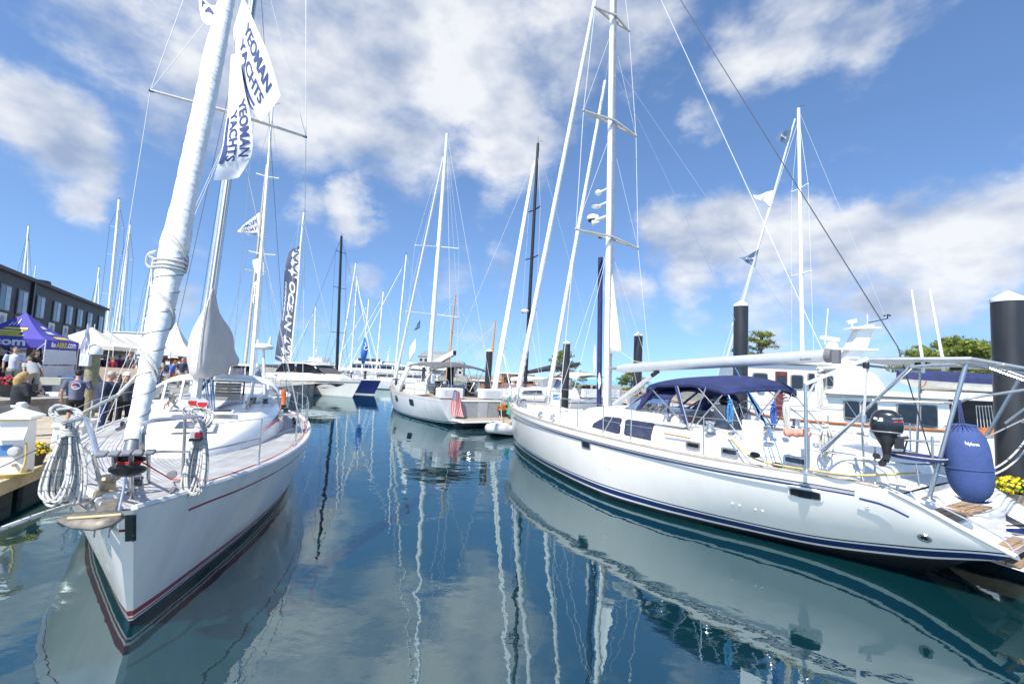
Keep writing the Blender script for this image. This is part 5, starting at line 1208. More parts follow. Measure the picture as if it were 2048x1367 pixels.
line('mooring_rope', 'upper pair-strand white mooring rope swinging past the blue fender to the right piling', 'rope', curve([fr.hit(1896, 942, 1.25), PY(1960, 945, 6.2), PY(2020, 915, 6.3), PY(2090, 830, 6.6), PY(2200, 700, 7.0)], 7), ROPEF, .013)
line('mooring_rope', 'lower white mooring rope looping under the first one past the blue fender', 'rope', curve([fr.hit(1900, 948, 1.25), PY(1960, 954, 6.15), PY(2020, 930, 6.2), PY(2090, 855, 6.5), PY(2200, 740, 7.0)], 7), ROPEF, .013)
line('mooring_rope', 'taut grey mooring line from the stern rail up towards the right edge', 'rope', [fr.hit(1960, 880, .6), PY(2048, 838, 6.6), PY(2180, 780, 7.2)], ROPEBL, .010)
def hank(label, cat_group, P, L_, w, mat, seed, n=6, r=.011):
    rnd = random.Random(seed); b = MB()
    for k in range(n):
        e = rnd.uniform(.7, 1); a = Vector((rnd.uniform(-1, 1), rnd.uniform(-1, 1), 0)).normalized()*w
        b.tube(curve([P, P+a*.6-Vector((0, 0, L_*.45*e)), P+a*.3-Vector((0, 0, L_*e)), P-a*.5-Vector((0, 0, L_*.5*e)), P+Vector((0, 0, .01))], 5), r, 6)
    b.tube([P-Vector((0, 0, .12))+Vector((math.cos(t)*.04, math.sin(t)*.04, .01*t)) for t in [.6*j for j in range(26)]], r, 6)
    o = b.build('rope_hank', mat, None, smooth=True); tag(o, label, 'rope', cat_group)
hank('bright blue rope hank hanging below the navy bimini', 'rope hanks on the right yacht', fr.hit(1460, 800, 1.45), .45, .09, ROPEB, 1)
hank('darker blue rope hank under the aft edge of the navy bimini', 'rope hanks on the right yacht', fr.hit(1547, 805, 1.3), .40, .07, pm('deep_blue_rope', (.05, .12, .42), .85), 2)
hank('tangle of white rope hanging behind the bimini', 'rope hanks on the right yacht', fr.hit(1572, 790, 1.1), .75, .09, ROPEW, 3, 8)
hank('white rope bundle heaped on the side deck by the crane post', 'rope hanks on the right yacht', fr.hit(1652, 850, 1.7), .55, .16, ROPEW, 5, 9)
hank('white rope hank high beside the crane post', 'rope hanks on the right yacht', fr.hit(1640, 740, 1.5), .65, .06, ROPEW, 6, 5)
def bundle():
    c = fr.hit(1594, 866, 1.9); b = MB(); rnd = random.Random(4)
    pts = [c-fr.ax*.19-Vector((0, 0, .03)), c-fr.ax*.11, c, c+fr.ax*.10+Vector((0, 0, .02)), c+fr.ax*.19]
    b.tube(curve(pts, 4), [.02, .05, .07, .08, .07, .06, .05, .06, .065, .055, .06, .065, .055, .05, .055, .05, .035], 12)
    tag(b.build('rolled_bag', pm('faded_coral_bag', (.70, .30, .22), .8, var=.15, bump=.5, bscale=20), None, smooth=True), 'faded coral safety bag tied to the lifeline by the crane post', 'bag')
bundle()
# ================================================================ pontoons, pilings, quay side
DL = Vector((-.43, .90, 0)).normalized(); DN = Vector((-.90, -.43, 0)).normalized()
def pontoon(name, label, a, d, n, L_, W, z=.5, rz=.28, cat='dock', posts=True):
    """floating timber dock from corner a, along d, width along n"""
    a = Vector((a[0], a[1], 0)); d = Vector(d).normalized(); n = Vector(n).normalized()
    root = thing(name, label, cat, (a.x, a.y, 0))
    k = max(2, int(L_/.6)); b = MB()
    b.grid([[a+d*(L_*i/k)+Vector((0, 0, z)), a+d*(L_*i/k)+n*W+Vector((0, 0, z))] for i in range(k+1)], [[(0, L_*i/k), (W, L_*i/k)] for i in range(k+1)]); b.build('deck_planks', DOCK_WOOD, root)
    for o, dd, l in ((a, d, L_), (a+n*W, d, L_)):
        b = MB(); p = o+Vector((0, 0, z-.10)); b.beam(p-dd*.02, p+dd*l, .09, .235); b.build('edge_beam', DOCK_BEAM, root, bevel=.008)
    for o in (a, a+d*L_):
        b = MB(); p = o+Vector((0, 0, z-.10)); b.beam(p+n*.05, p+n*(W-.05), .09, .22); b.build('edge_beam', DOCK_BEAM, root)
    nf = max(1, int(L_/2.4))
    for i in range(nf):
        b = MB(); c = a+d*(L_*(i+.5)/nf)+n*W/2+Vector((0, 0, (z-.22)/2-.12)); b.box(c, (L_/nf-.25, W-.14, z-.22+.24), rot=Matrix((d, n, Vector((0, 0, 1)))).transposed()); b.build('float', BLACK, root, bevel=.05)
    return root
dock_a = PZ(0, 964, .5)-DL*4.2
pontoon('floating_dock', 'pale timber floating dock with black floats along the left yacht', dock_a, DL, DN, 17.5, 4.0)
right_d = Vector((-.515, .857, 0)); right_n = Vector((.857, .515, 0))
pontoon('floating_dock', 'timber finger dock on the far side of the big navy-striped yacht', Vector((8.75, 6.4, 0)), right_d, right_n, 17.5, 1.9)
pontoon('floating_dock', 'short dock end between the flag-bearing yacht and the grey dinghy', PY(1004, 832, 23.5), Vector((.9, .43, 0)), Vector((-.43, .9, 0)), 7, 2.2, z=.45)
pontoon('floating_dock', 'distant low dock right of the navy blue hull', Vector((-16.5, 62, 0)), Vector((1, .05, 0)), Vector((0, 1, 0)), 16, 2.0, z=.45)
pontoon('floating_dock', 'far dock behind the wooden boat, carrying its moored neighbours', Vector((-4, 47, 0)), Vector((1, 0, 0)), Vector((0, 1, 0)), 22, 2.2, z=.5)

def piling(px, ytop, Y, wpx, label, cap=True, mat=PILE, name='piling', base=-1.0):
    top = PY(px, ytop, Y); r = wpx*Y/900/2
    root = thing(name, label, 'piling', (top.x, Y, 0), 'black pilings with white conical caps')
    hcap = r*.75
    b = MB(); b.lathe([(r, base), (r, .3), (r, top.z-hcap-.12), (r*.985, top.z-hcap)], (top.x, Y, 0), 26); b.build('sleeve', mat, root, smooth=True)
    b = MB(); b.lathe([(r*1.03, top.z-hcap-.03), (r*1.05, top.z-hcap), (r*1.04, top.z-hcap+.03), (.02, top.z)], (top.x, Y, 0), 26); b.build('cap', CAPW, root, smooth=True)
    return root, top, r
PB, pbt, pbr = piling(2015, 582, 8.0, 51, 'thick black piling at the right edge with a red number sign')
# red diamond sign on it
d = Vector((0, 0, CAM_H))-Vector((pbt.x, pbt.y, 3.4)); d.z = 0; d.normalize(); sR = Vector((-d.y, d.x, 0)); c = PY(2052, 694, 8.0)+d*(pbr+.02); c.z = PY(2052, 694, 8.0).z
b = MB(); b.poly([c-sR*-.17, c+Vector((0, 0, .17)), c+sR*-.17, c-Vector((0, 0, .17))], d*.008); sg = b.build('sign', RED, PB)
letters('lettering', '2', quadmap(c+d*.011-sR*.04-Vector((0, 0, .06)), sR*.08, Vector((0, 0, .12))), WHITE, sg, bold=.04)
piling(1482, 601, 13.5, 27, 'black piling behind the boom of the navy-striped yacht')
piling(1277, 664, 19, 17, 'black piling just right of the navy-striped yacht mast')
piling(1134, 681, 24, 14, 'black piling in front of the tan bimini')
piling(979, 697, 28, 12.5, 'black piling right of the stars and stripes flag')
piling(794, 734, 58, 5.2, 'far thin black piling left of the flag-bearing yacht')
piling(848, 731, 62, 6.5, 'far black piling in front of the grey hotel')
piling(731, 739, 66, 5, 'far black piling behind the navy blue hull')
piling(703, 742, 64, 4, 'far slim black piling above the white powerboat bow')
# wooden piling with white cap and furled banner
def wood_pile():
    p = PY(189, 697, 16.0); root = thing('wooden_piling', 'weathered wooden piling with white cap and banner beside the crowd', 'piling', (p.x, p.y, 0))
    r = .20; b = MB(); b.lathe([(r*1.05, -.5), (r, 1.0), (r*.98, p.z-.12)], (p.x, p.y, 0), 18); b.build('post', pm('greenish_wood_post', (.27, .26, .16), .85, var=.3, scale=5, bump=.5, bscale=20), root, smooth=True)
    b = MB(); b.lathe([(r*1.2, p.z-.2), (r*1.22, p.z-.1), (r*.9, p.z+.05), (.03, p.z+.16)], (p.x, p.y, 0), 18); b.build('cap', CAPW, root, smooth=True)
    t = PY(190, 648, 16.0); b = MB(); b.tube([p+Vector((-.05, -.05, 0)), t], .012, 6); b.build('flag_pole', ALUW, root)
    rows = []
    for i in range(12):
        s_ = i/11; z = lerp(t.z, p.z-.5, s_); w = interp([(0, .02), (.3, .07), (.6, .12), (.85, .16), (1, .10)], s_)
        rows.append([Vector((t.x+lerp(t.x, p.x, s_)*0+x*w-.04*s_, p.y-.24+.05*math.sin(x*5+i*.6), z)) for x in (-1, -.6, -.2, .2, .6, 1)])
    b = MB(); b.grid(rows); b.build('furled_banner', pm('pale_lilac_banner', (.62, .62, .74), .8, var=.15, bump=.4, bscale=8), root, smooth=True)
    b = MB(); b.box(PY(172, 720, 15.8), (.34, .16, .42)); b.build('meter_box', pm('grey_meter_box', (.55, .57, .56), .5), root, bevel=.02)
wood_pile()
def pedestal():
    c = PZ(25, 950, .5); root = thing('power_pedestal', 'white dock power pedestal with pyramid cap at the left edge', 'pedestal', tuple(c))
    M = Matrix((DL*-1, DN*-1, Vector((0, 0, 1)))).transposed()
    b = MB(); b.box(c+Vector((0, 0, .50)), (.42, .40, 1.0), rot=M, taper=.84); body = b.build('housing', WHITE2, root, bevel=.012)
    z0 = 1.0; t = c+Vector((0, 0, z0)); b = MB()
    q = [t+M@Vector((x*.27, y*.25, 0)) for x, y in ((-1, -1), (1, -1), (1, 1), (-1, 1))]; q2 = [p+Vector((0, 0, .045)) for p in q]; ap = t+Vector((0, 0, .19))
    b.add(q+q2+[ap], [(3, 2, 1, 0)]+[(i, (i+1) % 4, 4+(i+1) % 4, 4+i) for i in range(4)]+[(4+i, 4+(i+1) % 4, 8) for i in range(4)]); b.build('cap', CAPW, root)
    b = MB(); b.box(t-Vector((0, 0, .012)), (.44, .42, .03), rot=M); b.build('light_lens', pm('amber_lens', (.55, .38, .08), .3), root)
    f = (Vector((0, 0, CAM_H))-c); f.z = 0; f.normalize(); face = -(DL) if f.dot(-DL) > 0 else DL
    side = Vector((-face.y, face.x, 0))
    o = c+face*.205
    hood = MB(); hood.poly([o+side*.2+Vector((0, 0, .86)), o-side*.2+Vector((0, 0, .86)), o-side*.2+face*.10+Vector((0, 0, .66)), o+side*.2+face*.10+Vector((0, 0, .66))], -face*.02); hood.build('outlet_cover', WHITE, root)
    b = MB(); b.box(o+side*-.06+Vector((0, 0, .47)), (.17, .17, .02), rot=Matrix((side, Vector((0, 0, 1)), face)).transposed()); b.build('socket_plate', pm('blue_plate', (.08, .22, .50), .5), root)
    b = MB(); b.lathe([(.085, 0), (.085, .05), (.06, .08), (.02, .085)], o+side*.08+Vector((0, 0, .45)), 16, axis=face); b.build('socket', pm('grey_socket', (.55, .56, .58), .4), root, smooth=True)
    b = MB(); b.tube([o+side*.1+Vector((0, 0, .22)), o+side*.1+face*.07+Vector((0, 0, .22))], .025, 8); b.build('tap', pm('brass_tap', (.5, .4, .25), .35, metal=.8), root, smooth=True)
    b = MB(); b.tube(curve([o+side*.22+face*.04+Vector((0, 0, .6)), o+side*.24+face*.05+Vector((0, 0, .3)), o+side*.2+face*.1+Vector((0, 0, .03))], 5), .018, 7); b.build('power_cord', ROPEY, root, smooth=True)
    return c, face, side
pc, pf, ps = pedestal()
b = MB(); c = PZ(20, 952, .51)
for k in range(4): b.tube([c+Vector((math.cos(t)*(.26+.02*k), math.sin(t)*(.15+.02*k), .015+.02*k)) for t in [2*math.pi*j/24 for j in range(25)]], .014, 6)
tag(b.build('hose_coil', ROPEY, None, smooth=True), 'yellow hose coiled on the dock in front of the power pedestal', 'hose')
def flowers(P, r, h, petal, label, pot=True, n=160, seed=1, potmat=None, leaf=(.05, .13, .02)):
    rnd = random.Random(seed); root = thing('flower_pot', label, 'flowers', tuple(P), 'potted chrysanthemums on the docks')
    if pot:
        b = MB(); b.lathe([(r*.55, 0), (r*.75, h*.45), (r*.8, h*.5), (r*.7, h*.5)], P, 16); b.build('pot', potmat or pm('dark_pot', (.06, .06, .05), .6), root, smooth=True)
    fl = MB(); lf = MB(); c = Vector(P)+Vector((0, 0, h*.55))
    for k in range(n):
        d = Vector((rnd.gauss(0, 1), rnd.gauss(0, 1), abs(rnd.gauss(0, 1)))).normalized(); p = c+Vector((d.x*r, d.y*r, d.z*h*.5))*rnd.uniform(.85, 1.05)
        s_ = r*rnd.uniform(.09, .16); a = d.cross(Vector((rnd.random(), rnd.random(), rnd.random()))).normalized(); e = d.cross(a)
        m = fl if rnd.random() < .72 else lf
        m.add([p+(a*math.cos(t)+e*math.sin(t))*s_ for t in [2*math.pi*j/6 for j in range(6)]]+[p+d*s_*.6], [(j, (j+1) % 6, 6) for j in range(6)])
        q = c+Vector((d.x*r, d.y*r, d.z*h*.5))*rnd.uniform(.4, .85); lf.add([q+a*s_, q+e*s_*1.3, q-a*s_, q-e*s_*1.3], [(0, 1, 2, 3)])
    lf.build('leaves', pm('mum_leaves', leaf, .7, var=.3), root); fl.build('blossoms', petal, root)
    return root
YMUM = pm('yellow_mum', (.75, .52, .01), .7, var=.15); RMUM = pm('rust_mum', (.45, .12, .02), .7, var=.25); PMUM = pm('crimson_mum', (.40, .02, .05), .7, var=.25)
flowers(PZ(64, 930, .5), .24, .42, YMUM, 'yellow chrysanthemums in a dark pot behind the power pedestal', seed=2)
flowers(PY(2032, 1012, 7.6), .27, .45, YMUM, 'yellow chrysanthemums in a wooden tub at the right edge', seed=3, n=260, potmat=TEAKL)
flowers(PY(1007, 832, 23.8), .42, .62, RMUM, 'rust and yellow flowers in a pot by the grey dinghy', seed=4)
flowers(PY(10, 782, 15.8), .40, .5, PMUM, 'crimson flowers in a planter by the white polo shirt', seed=5)
def dock_box():
    c = PZ(102, 905, .5)+Vector((-.35, .9, 0)); root = thing('dock_box', 'white fibreglass dock box behind the power pedestal', 'dock box', tuple(c)); M = Matrix((DL, DN, Vector((0, 0, 1)))).transposed()
    b = MB(); b.box(c+Vector((0, 0, .30)), (1.0, .55, .50), rot=M, taper=.94); b.build('bin', WHITE2, root, bevel=.03)
    b = MB(); b.box(c+Vector((0, 0, .55)), (1.06, .60, .10), rot=M, taper=.9); b.build('lid', WHITE, root, bevel=.03)
    b = MB(); b.box(c-DL*.495+Vector((0, 0, .25)), (.012, .42, .32), rot=M); b.build('recess_panel', pm('cream_panel', (.66, .65, .58), .5), root, bevel=.01)
dock_box()
# green net on the dock end, gear on the quay
b = MB(); P = PY(1018, 828, 23.4); b.tube(curve([P, P+Vector((.05, 0, .35)), P+Vector((-.05, 0, .7)), P+Vector((.02, 0, .95))], 4), [.16, .15, .13, .15, .12, .11, .12, .1, .1, .09, .08, .05, .03], 9); tag(b.build('bundled_net', pm('green_net', (.03, .30, .22), .85, var=.3, bump=.6, bscale=30), None, smooth=True), 'green bundled net hanging on the dock end by the rust flowers', 'net')

def canopy(name, label, A, B, C, D, peak, mat, legs=1.1, val=.28, group=None, valmat=None, sag_=.18, leg_mat=None):
    """pop-up tent: corners at the eave, concave slopes to a peak, valance and four legs"""
    A, B, C, D, peak = map(Vector, (A, B, C, D, peak)); root = thing(name, label, 'tent', (A.x, A.y, legs), group)
    top = MB(); q = [A, B, C, D]
    for i in range(4):
        p0, p1 = q[i], q[(i+1) % 4]; rows = []
        for k in range(9):
            s_ = k/8; r = []
            for j in range(9):
                e = lerp(p0, p1, j/8); m = lerp(e, peak, s_); m.z -= sag_*4*s_*(1-s_)*(peak.z-A.z)*.5; r.append(m)
            rows.append(r)
        top.grid(rows)
    top.build('canopy_top', mat, root, smooth=True)
    for i in range(4):
        p0, p1 = q[i], q[(i+1) % 4]; v = MB(); n = 10
        v.grid([[lerp(p0, p1, j/n) for j in range(n+1)], [lerp(p0, p1, j/n)-Vector((0, 0, val*(1-.04*(j % 2)))) for j in range(n+1)]]); v.build('valance', valmat or mat, root)
    for p in q:
        b = MB(); b.tube([Vector((p.x, p.y, legs)), p], .022, 6); b.build('leg', leg_mat or ALUW, root)
    return root, q
TENTBLUE = pm('blue_tent_fabric', (.085, .075, .42), .75, var=.12, scale=2, bump=.2, bscale=6)
TENTW = pm('cream_tent_fabric', (.76, .72, .60), .8, var=.06, scale=2, bump=.15, bscale=5)
TENTWH = pm('white_tent_fabric', (.78, .78, .75), .8, var=.06, scale=2, bump=.15, bscale=5)
TENTY = pm('tent_yellow_print', (.80, .66, .08), .7, var=.08)
def blue_tent():
    A = PY(92, 679, 21.0); dr = Vector((-.376, .928, 0)); dl = Vector((-.928, -.376, 0))
    B = A+dr*3.0; C = A+dl*3.0; D = B+dl*3.0; pk = (A+D)/2+Vector((0, 0, 1.30))
    root, q = canopy('pop_up_tent', 'blue tent with white and yellow printing at the left edge', A, B, D, C, pk, TENTBLUE, val=.42, sag_=.22)
    nr = Vector((dr.y, -dr.x, 0)); nl = Vector((-dl.y, dl.x, 0)); nl = nl if nl.y < 0 else -nl
    dz = Vector((0, 0, 1))
    o = A+nr*.012-dz*.33
    letters('lettering', '&o', quadmap(o+dr*.45, dr*.40, dz*.25), WHITE, root, bold=.03)
    letters('lettering', 'AERE', quadmap(o+dr*.90, dr*.92, dz*.25), TENTY, root, bold=.03)
    letters('lettering', '.com', quadmap(o+dr*1.85, dr*.85, dz*.25), WHITE, root, bold=.03)
    o = A+nl*.012-dz*.34
    letters('lettering', 'e.com', quadmap(o+dl*2.25, -dl*1.55, dz*.27), WHITE, root, bold=.035)
    # printed emblem on the roof face towards us: yellow bars and white script strokes
    def roof(s0, s1): 
        e = lerp(C, A, s0); m = lerp(e, pk, s1); m.z -= .22*4*s1*(1-s1)*(pk.z-A.z)*.5; return m+nl*.03+dz*.02
    for k, (x0, x1, y0, y1) in enumerate(((.30, .72, .10, .17), (.26, .66, .20, .27), (.24, .70, .30, .38), (.3, .8, .42, .5))):
        b = MB(); b.grid([[roof(lerp(x0+dx, x1+dx, i/8), y) for i in range(9)] for dx, y in ((0, y0), (.03, y1))]); b.build('emblem_bar', TENTY, root)
    for x0, y0, y1 in ((.30, .56, .68), (.40, .58, .72), (.5, .58, .8)):
        b = MB(); b.grid([[roof(x0+i*.02, lerp(y0, y1, j/4)) for i in range(3)] for j in range(5)]); b.build('emblem_stroke', WHITE, root)
    def roofr(s0, s1):
        e = lerp(A, B, s0); m = lerp(e, pk, s1); m.z -= .22*4*s1*(1-s1)*(pk.z-A.z)*.5; return m+nr*.03+dz*.02
    for x0, x1, y0, y1, mm in ((.35, .8, .08, .20, TENTY), (.30, .6, .3, .42, WHITE), (.35, .6, .5, .6, WHITE)):
        b = MB(); b.grid([[roofr(lerp(x0, x1, i/8), lerp(y0, y1, j/3)) for i in range(9)] for j in range(4)]); b.build('emblem_bar', mm, root)
    # white back wall hung on the right side
    w = MB(); e0, e1 = A+dr*.05-nr*.02-dz*.44, B-dr*.05-nr*.02-dz*.44
    for t0, t1 in ((0, .72), (.77, 1.52)):
        w = MB(); w.grid([[lerp(e0, e1, i/10)-dz*lerp(t0, t1, j/4)+nr*.03*math.sin(i*1.1+j) for i in range(11)] for j in range(5)]); w.build('side_wall', pm('grey_white_wall', (.68, .68, .72), .8, var=.05, bump=.2, bscale=4), root, smooth=True)
    for k, p0, p1 in ((0, A-dz*1.0, C-dz*.1), (1, A-dz*.15, A+dl*1.2-dz*1.6)):
        b = MB(); b.tube([p0, p1], .016, 6); b.build('brace', ALUW, root)
blue_tent()
def simple_tent(px, py, Y, w, zeave, zpk, label, mat, ang=22, sag_=.2, name='pop_up_tent', val=.25):
    c = PY(px, py, Y); a = Vector((-math.sin(R(ang)), math.cos(R(ang)), 0))*w/2; e = Vector((a.y, -a.x, 0))
    c0 = Vector((c.x, c.y, 0)); Z = Vector((0, 0, zeave))
    return canopy(name, label, c0-a+e+Z, c0+a+e+Z, c0+a-e+Z, c0-a-e+Z, c0+Vector((0, 0, zpk)), mat, val=val, group='pale tents on the quay', sag_=sag_)
simple_tent(184, 660, 28, 3.6, 3.3, 4.45, 'cream tent nearest to the blue tent', TENTW)
simple_tent(216, 668, 32.5, 3.6, 3.35, 4.5, 'middle cream tent of the row behind the wrapped sail', TENTW)
simple_tent(244, 672, 37, 3.6, 3.4, 4.5, 'farthest cream tent of the row behind the wrapped sail', TENTW)
simple_tent(243, 695, 33, 3.0, 2.75, 3.5, 'low white tent in front of the cream row', TENTWH)
simple_tent(352, 655, 30, 3.1, 3.15, 5.15, 'tall white peaked tent between the headsail and the boom cover', TENTWH, sag_=.5, name='peaked_tent')
simple_tent(-175, 640, 15.5, 2.4, 3.1, 3.9, 'white tent cut by the left edge in front of the blue tent', TENTWH)

# ---------------------------------------------------------------- grey building
def building():
    E = Vector((-40.2, 44.2, 0)); d = Vector((.511, -.86, 0)); n = Vector((.86, .511, 0)); Lb = 34.0; ztop = 7.2
    root = thing('boathouse', 'dark grey two-storey boathouse with board siding and windows behind the tents', 'building', tuple(E))
    SID = plank_mat('grey_board_siding', (.052, .060, .070), (.015, .017, .02), 0, .22, .16, .7)
    W = 11.0
    def wall(p, q, z0, z1, nm='wall', m=SID):
        b = MB(); L_ = (q-p).length; k = 2
        b.grid([[Vector((r.x, r.y, z)) for z in (z0, z1)] for r in (lerp(p, q, i/k) for i in range(k+1))], [[(z, L_*i/k) for z in (z0, z1)] for i in range(k+1)]); return b.build(nm, m, root)
    F = lambda s_, off=0: E+d*s_+n*off
    wall(F(0), F(Lb), 3.95, ztop); wall(F(0, -W), F(0), 1.1, ztop); wall(F(Lb), F(Lb, -W), 1.1, ztop); wall(F(Lb, -W), F(0, -W), 1.1, ztop)
    wall(F(0, -.02), F(Lb, -.02), 1.1, 3.4, 'ground_floor_wall', pm('dark_red_wall', (.12, .03, .03), .7, var=.2))
    b = MB(); b.beam(F(0, .06)+Vector((0, 0, 3.68)), F(Lb, .06)+Vector((0, 0, 3.68)), .2, .52); b.build('red_fascia', pm('maroon_fascia', (.14, .035, .035), .6, var=.15), root)
    b = MB(); b.poly([F(-.2, .25)+Vector((0, 0, ztop)), F(Lb, .25)+Vector((0, 0, ztop)), F(Lb, -W)+Vector((0, 0, ztop)), F(-.2, -W)+Vector((0, 0, ztop))], (0, 0, .22)); rf = b.build('roof', pm('dark_roof', (.05, .05, .055), .7, var=.15), root)
    t = Fr(E, d, n)
    c = t.hit(73, 568, -4.0); b = MB(); b.lathe([(.9, ztop-.3), (.9, c.z+.25), (.85, c.z+.35), (.1, c.z+.4)], (c.x, c.y, 0), 18); b.build('roof_tank', pm('dark_green_tank', (.04, .055, .05), .5), rf, smooth=True)
    b = MB(); c2 = t.hit(72, 531, -4.0); b.tube([Vector((c2.x, c2.y, c.z)), c2], .04, 5); b.build('aerial', ALUW, rf)
    b = MB(); c = t.hit(62, 590, .0); b.beam(Vector((c.x, c.y, 3.95))+n*.08, Vector((c.x, c.y, ztop))+n*.08, .16, .22, up=d); b.build('downpipe', BLACK, root)
    WF = pm('window_frame_grey', (.10, .10, .12), .5); WP = pm('pale_blind_pane', (.32, .36, .42), .25, var=.3, scale=1.5); WD = GLASS
    for i, (px, py) in enumerate(((7, 592), (42, 603), (78, 613), (111, 622), (136, 629), (157, 635), (177, 641), (199, 646), (-26, 583))):
        P = t.hit(px, py); s_, _ = t.uv(P); hw = .72
        b = MB(); 
        z0, z1 = 5.0, 6.5
        b.poly([F(s_-hw, .02)+Vector((0, 0, z0)), F(s_+hw, .02)+Vector((0, 0, z0)), F(s_+hw, .02)+Vector((0, 0, z1)), F(s_-hw, .02)+Vector((0, 0, z1))], n*.06); w = b.build('window', WF, root)
        for k, mm in ((0, WP), (1, WD)):
            a0 = s_-hw+.08 if k == 0 else s_+.05; a1 = s_-.03 if k == 0 else s_+hw-.08; b = MB(); b.poly([F(a, .085)+Vector((0, 0, z)) for a, z in ((a0, z0+.08), (a1, z0+.08), (a1, z1-.08), (a0, z1-.08))], n*.006); b.build('pane', mm, w)
    PST = pm('poster_white', (.66, .66, .66), .6, var=.1, scale=4); PSR = pm('poster_red', (.50, .10, .10), .6, var=.2, scale=3); PSB = pm('poster_dark', (.10, .11, .13), .6, var=.3, scale=5)
    for i, (px, py, mm) in enumerate(((3, 626, PST), (37, 634, PSR), (72, 641, PSB), (102, 648, PST), (130, 655, PST), (154, 658, PSB))):
        P = t.hit(px, py); s_, _ = t.uv(P); z0, z1 = 3.98, 4.9; hw = .6
        b = MB(); b.poly([F(s_-hw, .02)+Vector((0, 0, z0)), F(s_+hw, .02)+Vector((0, 0, z0)), F(s_+hw, .02)+Vector((0, 0, z1)), F(s_-hw, .02)+Vector((0, 0, z1))], n*.03); w = b.build('poster', mm, root)
        b = MB(); cc = F(s_, .055)+Vector((0, 0, (z0+z1)/2+.06)); b.poly([cc+d*math.cos(t_)*.26+Vector((0, 0, math.sin(t_)*.24)) for t_ in [2*math.pi*j/16 for j in range(16)]]); b.build('poster_motif', PST if mm is not PST else pm('poster_ink', (.30, .32, .38), .6, var=.3), w)
        b = MB()
        for k in range(2): b.poly([F(s_-.45, .053)+Vector((0, 0, z0+.08+.1*k)), F(s_+.45, .053)+Vector((0, 0, z0+.08+.1*k)), F(s_+.45, .053)+Vector((0, 0, z0+.12+.1*k)), F(s_-.45, .053)+Vector((0, 0, z0+.12+.1*k))])
        b.build('poster_lines', pm('poster_ink', (.30, .32, .38), .6, var=.3), w)
    for s_ in (4, 9, 14, 19, 24, 29):
        b = MB(); b.poly([F(s_-1.2, -.01)+Vector((0, 0, 1.15)), F(s_+1.2, -.01)+Vector((0, 0, 1.15)), F(s_+1.2, -.01)+Vector((0, 0, 3.2)), F(s_-1.2, -.01)+Vector((0, 0, 3.2))], n*.05); b.build('shop_front', GLASS, root)
building()
def hotel():
    c = PY(879, 760, 290); root = thing('hotel', 'distant grey gabled hotel right behind the flag-bearing yacht mast', 'building', (c.x, c.y, .9))
    G = pm('hotel_grey', (.40, .40, .38), .8, var=.08, scale=.2); RF = pm('hotel_roof', (.22, .24, .25), .8)
    x0, x1, xm = PY(834, 760, 290).x, PY(925, 760, 290).x, PY(893, 760, 290).x
    b = MB(); b.box(((x0+xm)/2, 296, 6.5), (xm-x0, 14, 11.4)); b.build('wing', G, root); b = MB(); b.box(((xm+x1)/2, 297, 4.3), (x1-xm, 12, 7)); b.build('wing', G, root)
    zt = PY(850, 712, 290).z
    b = MB(); b.box((PY(876, 720, 290).x, 294, (zt+10)/2), (12, 12, zt-10+3)); b.build('tower', G, root)
    for (a0, a1, ze, h, y) in ((x0-.5, xm, 12.2, 4.0, 296), (xm, x1+.5, 7.8, 2.4, 297)):
        b = MB(); b.add([Vector(p) for p in ((a0, y-7.5, ze), (a1, y-7.5, ze), (a1, y+7.5, ze), (a0, y+7.5, ze), (a0+3, y, ze+h), (a1-1, y, ze+h))], [(0, 1, 5, 4), (1, 2, 5), (2, 3, 4, 5), (3, 0, 4)]); b.build('roof', RF, root)
    for fl in range(3):
        for k in range(6):
            x = lerp(x0+2, xm-2, k/5); b = MB(); b.box((x, 288.95, 3.2+3.4*fl), (1.6, .2, 1.7)); b.build('window', GLASS, root)
    for fl in range(2):
        for k in range(3):
            x = lerp(xm+2, x1-2, k/2); b = MB(); b.box((x, 290.95, 3.0+3*fl), (1.5, .2, 1.5)); b.build('window', GLASS, root)
hotel()
def shed():
    a, e = PY(765, 760, 175), PY(905, 760, 175); root = thing('harbour_shed', 'long low white shed roof along the far shore', 'building', (a.x, a.y, .9))
    b = MB(); b.box(((a.x+e.x)/2, 179, 2.2), (e.x-a.x, 8, 2.6)); b.build('wall', pm('shed_grey', (.30, .31, .33), .7, var=.2, scale=.6), root)
    b = MB(); b.box(((a.x+e.x)/2, 178.5, 4.0), (e.x-a.x+2, 10, 1.1), taper=.985); b.build('roof', WHITE2, root)
shed()

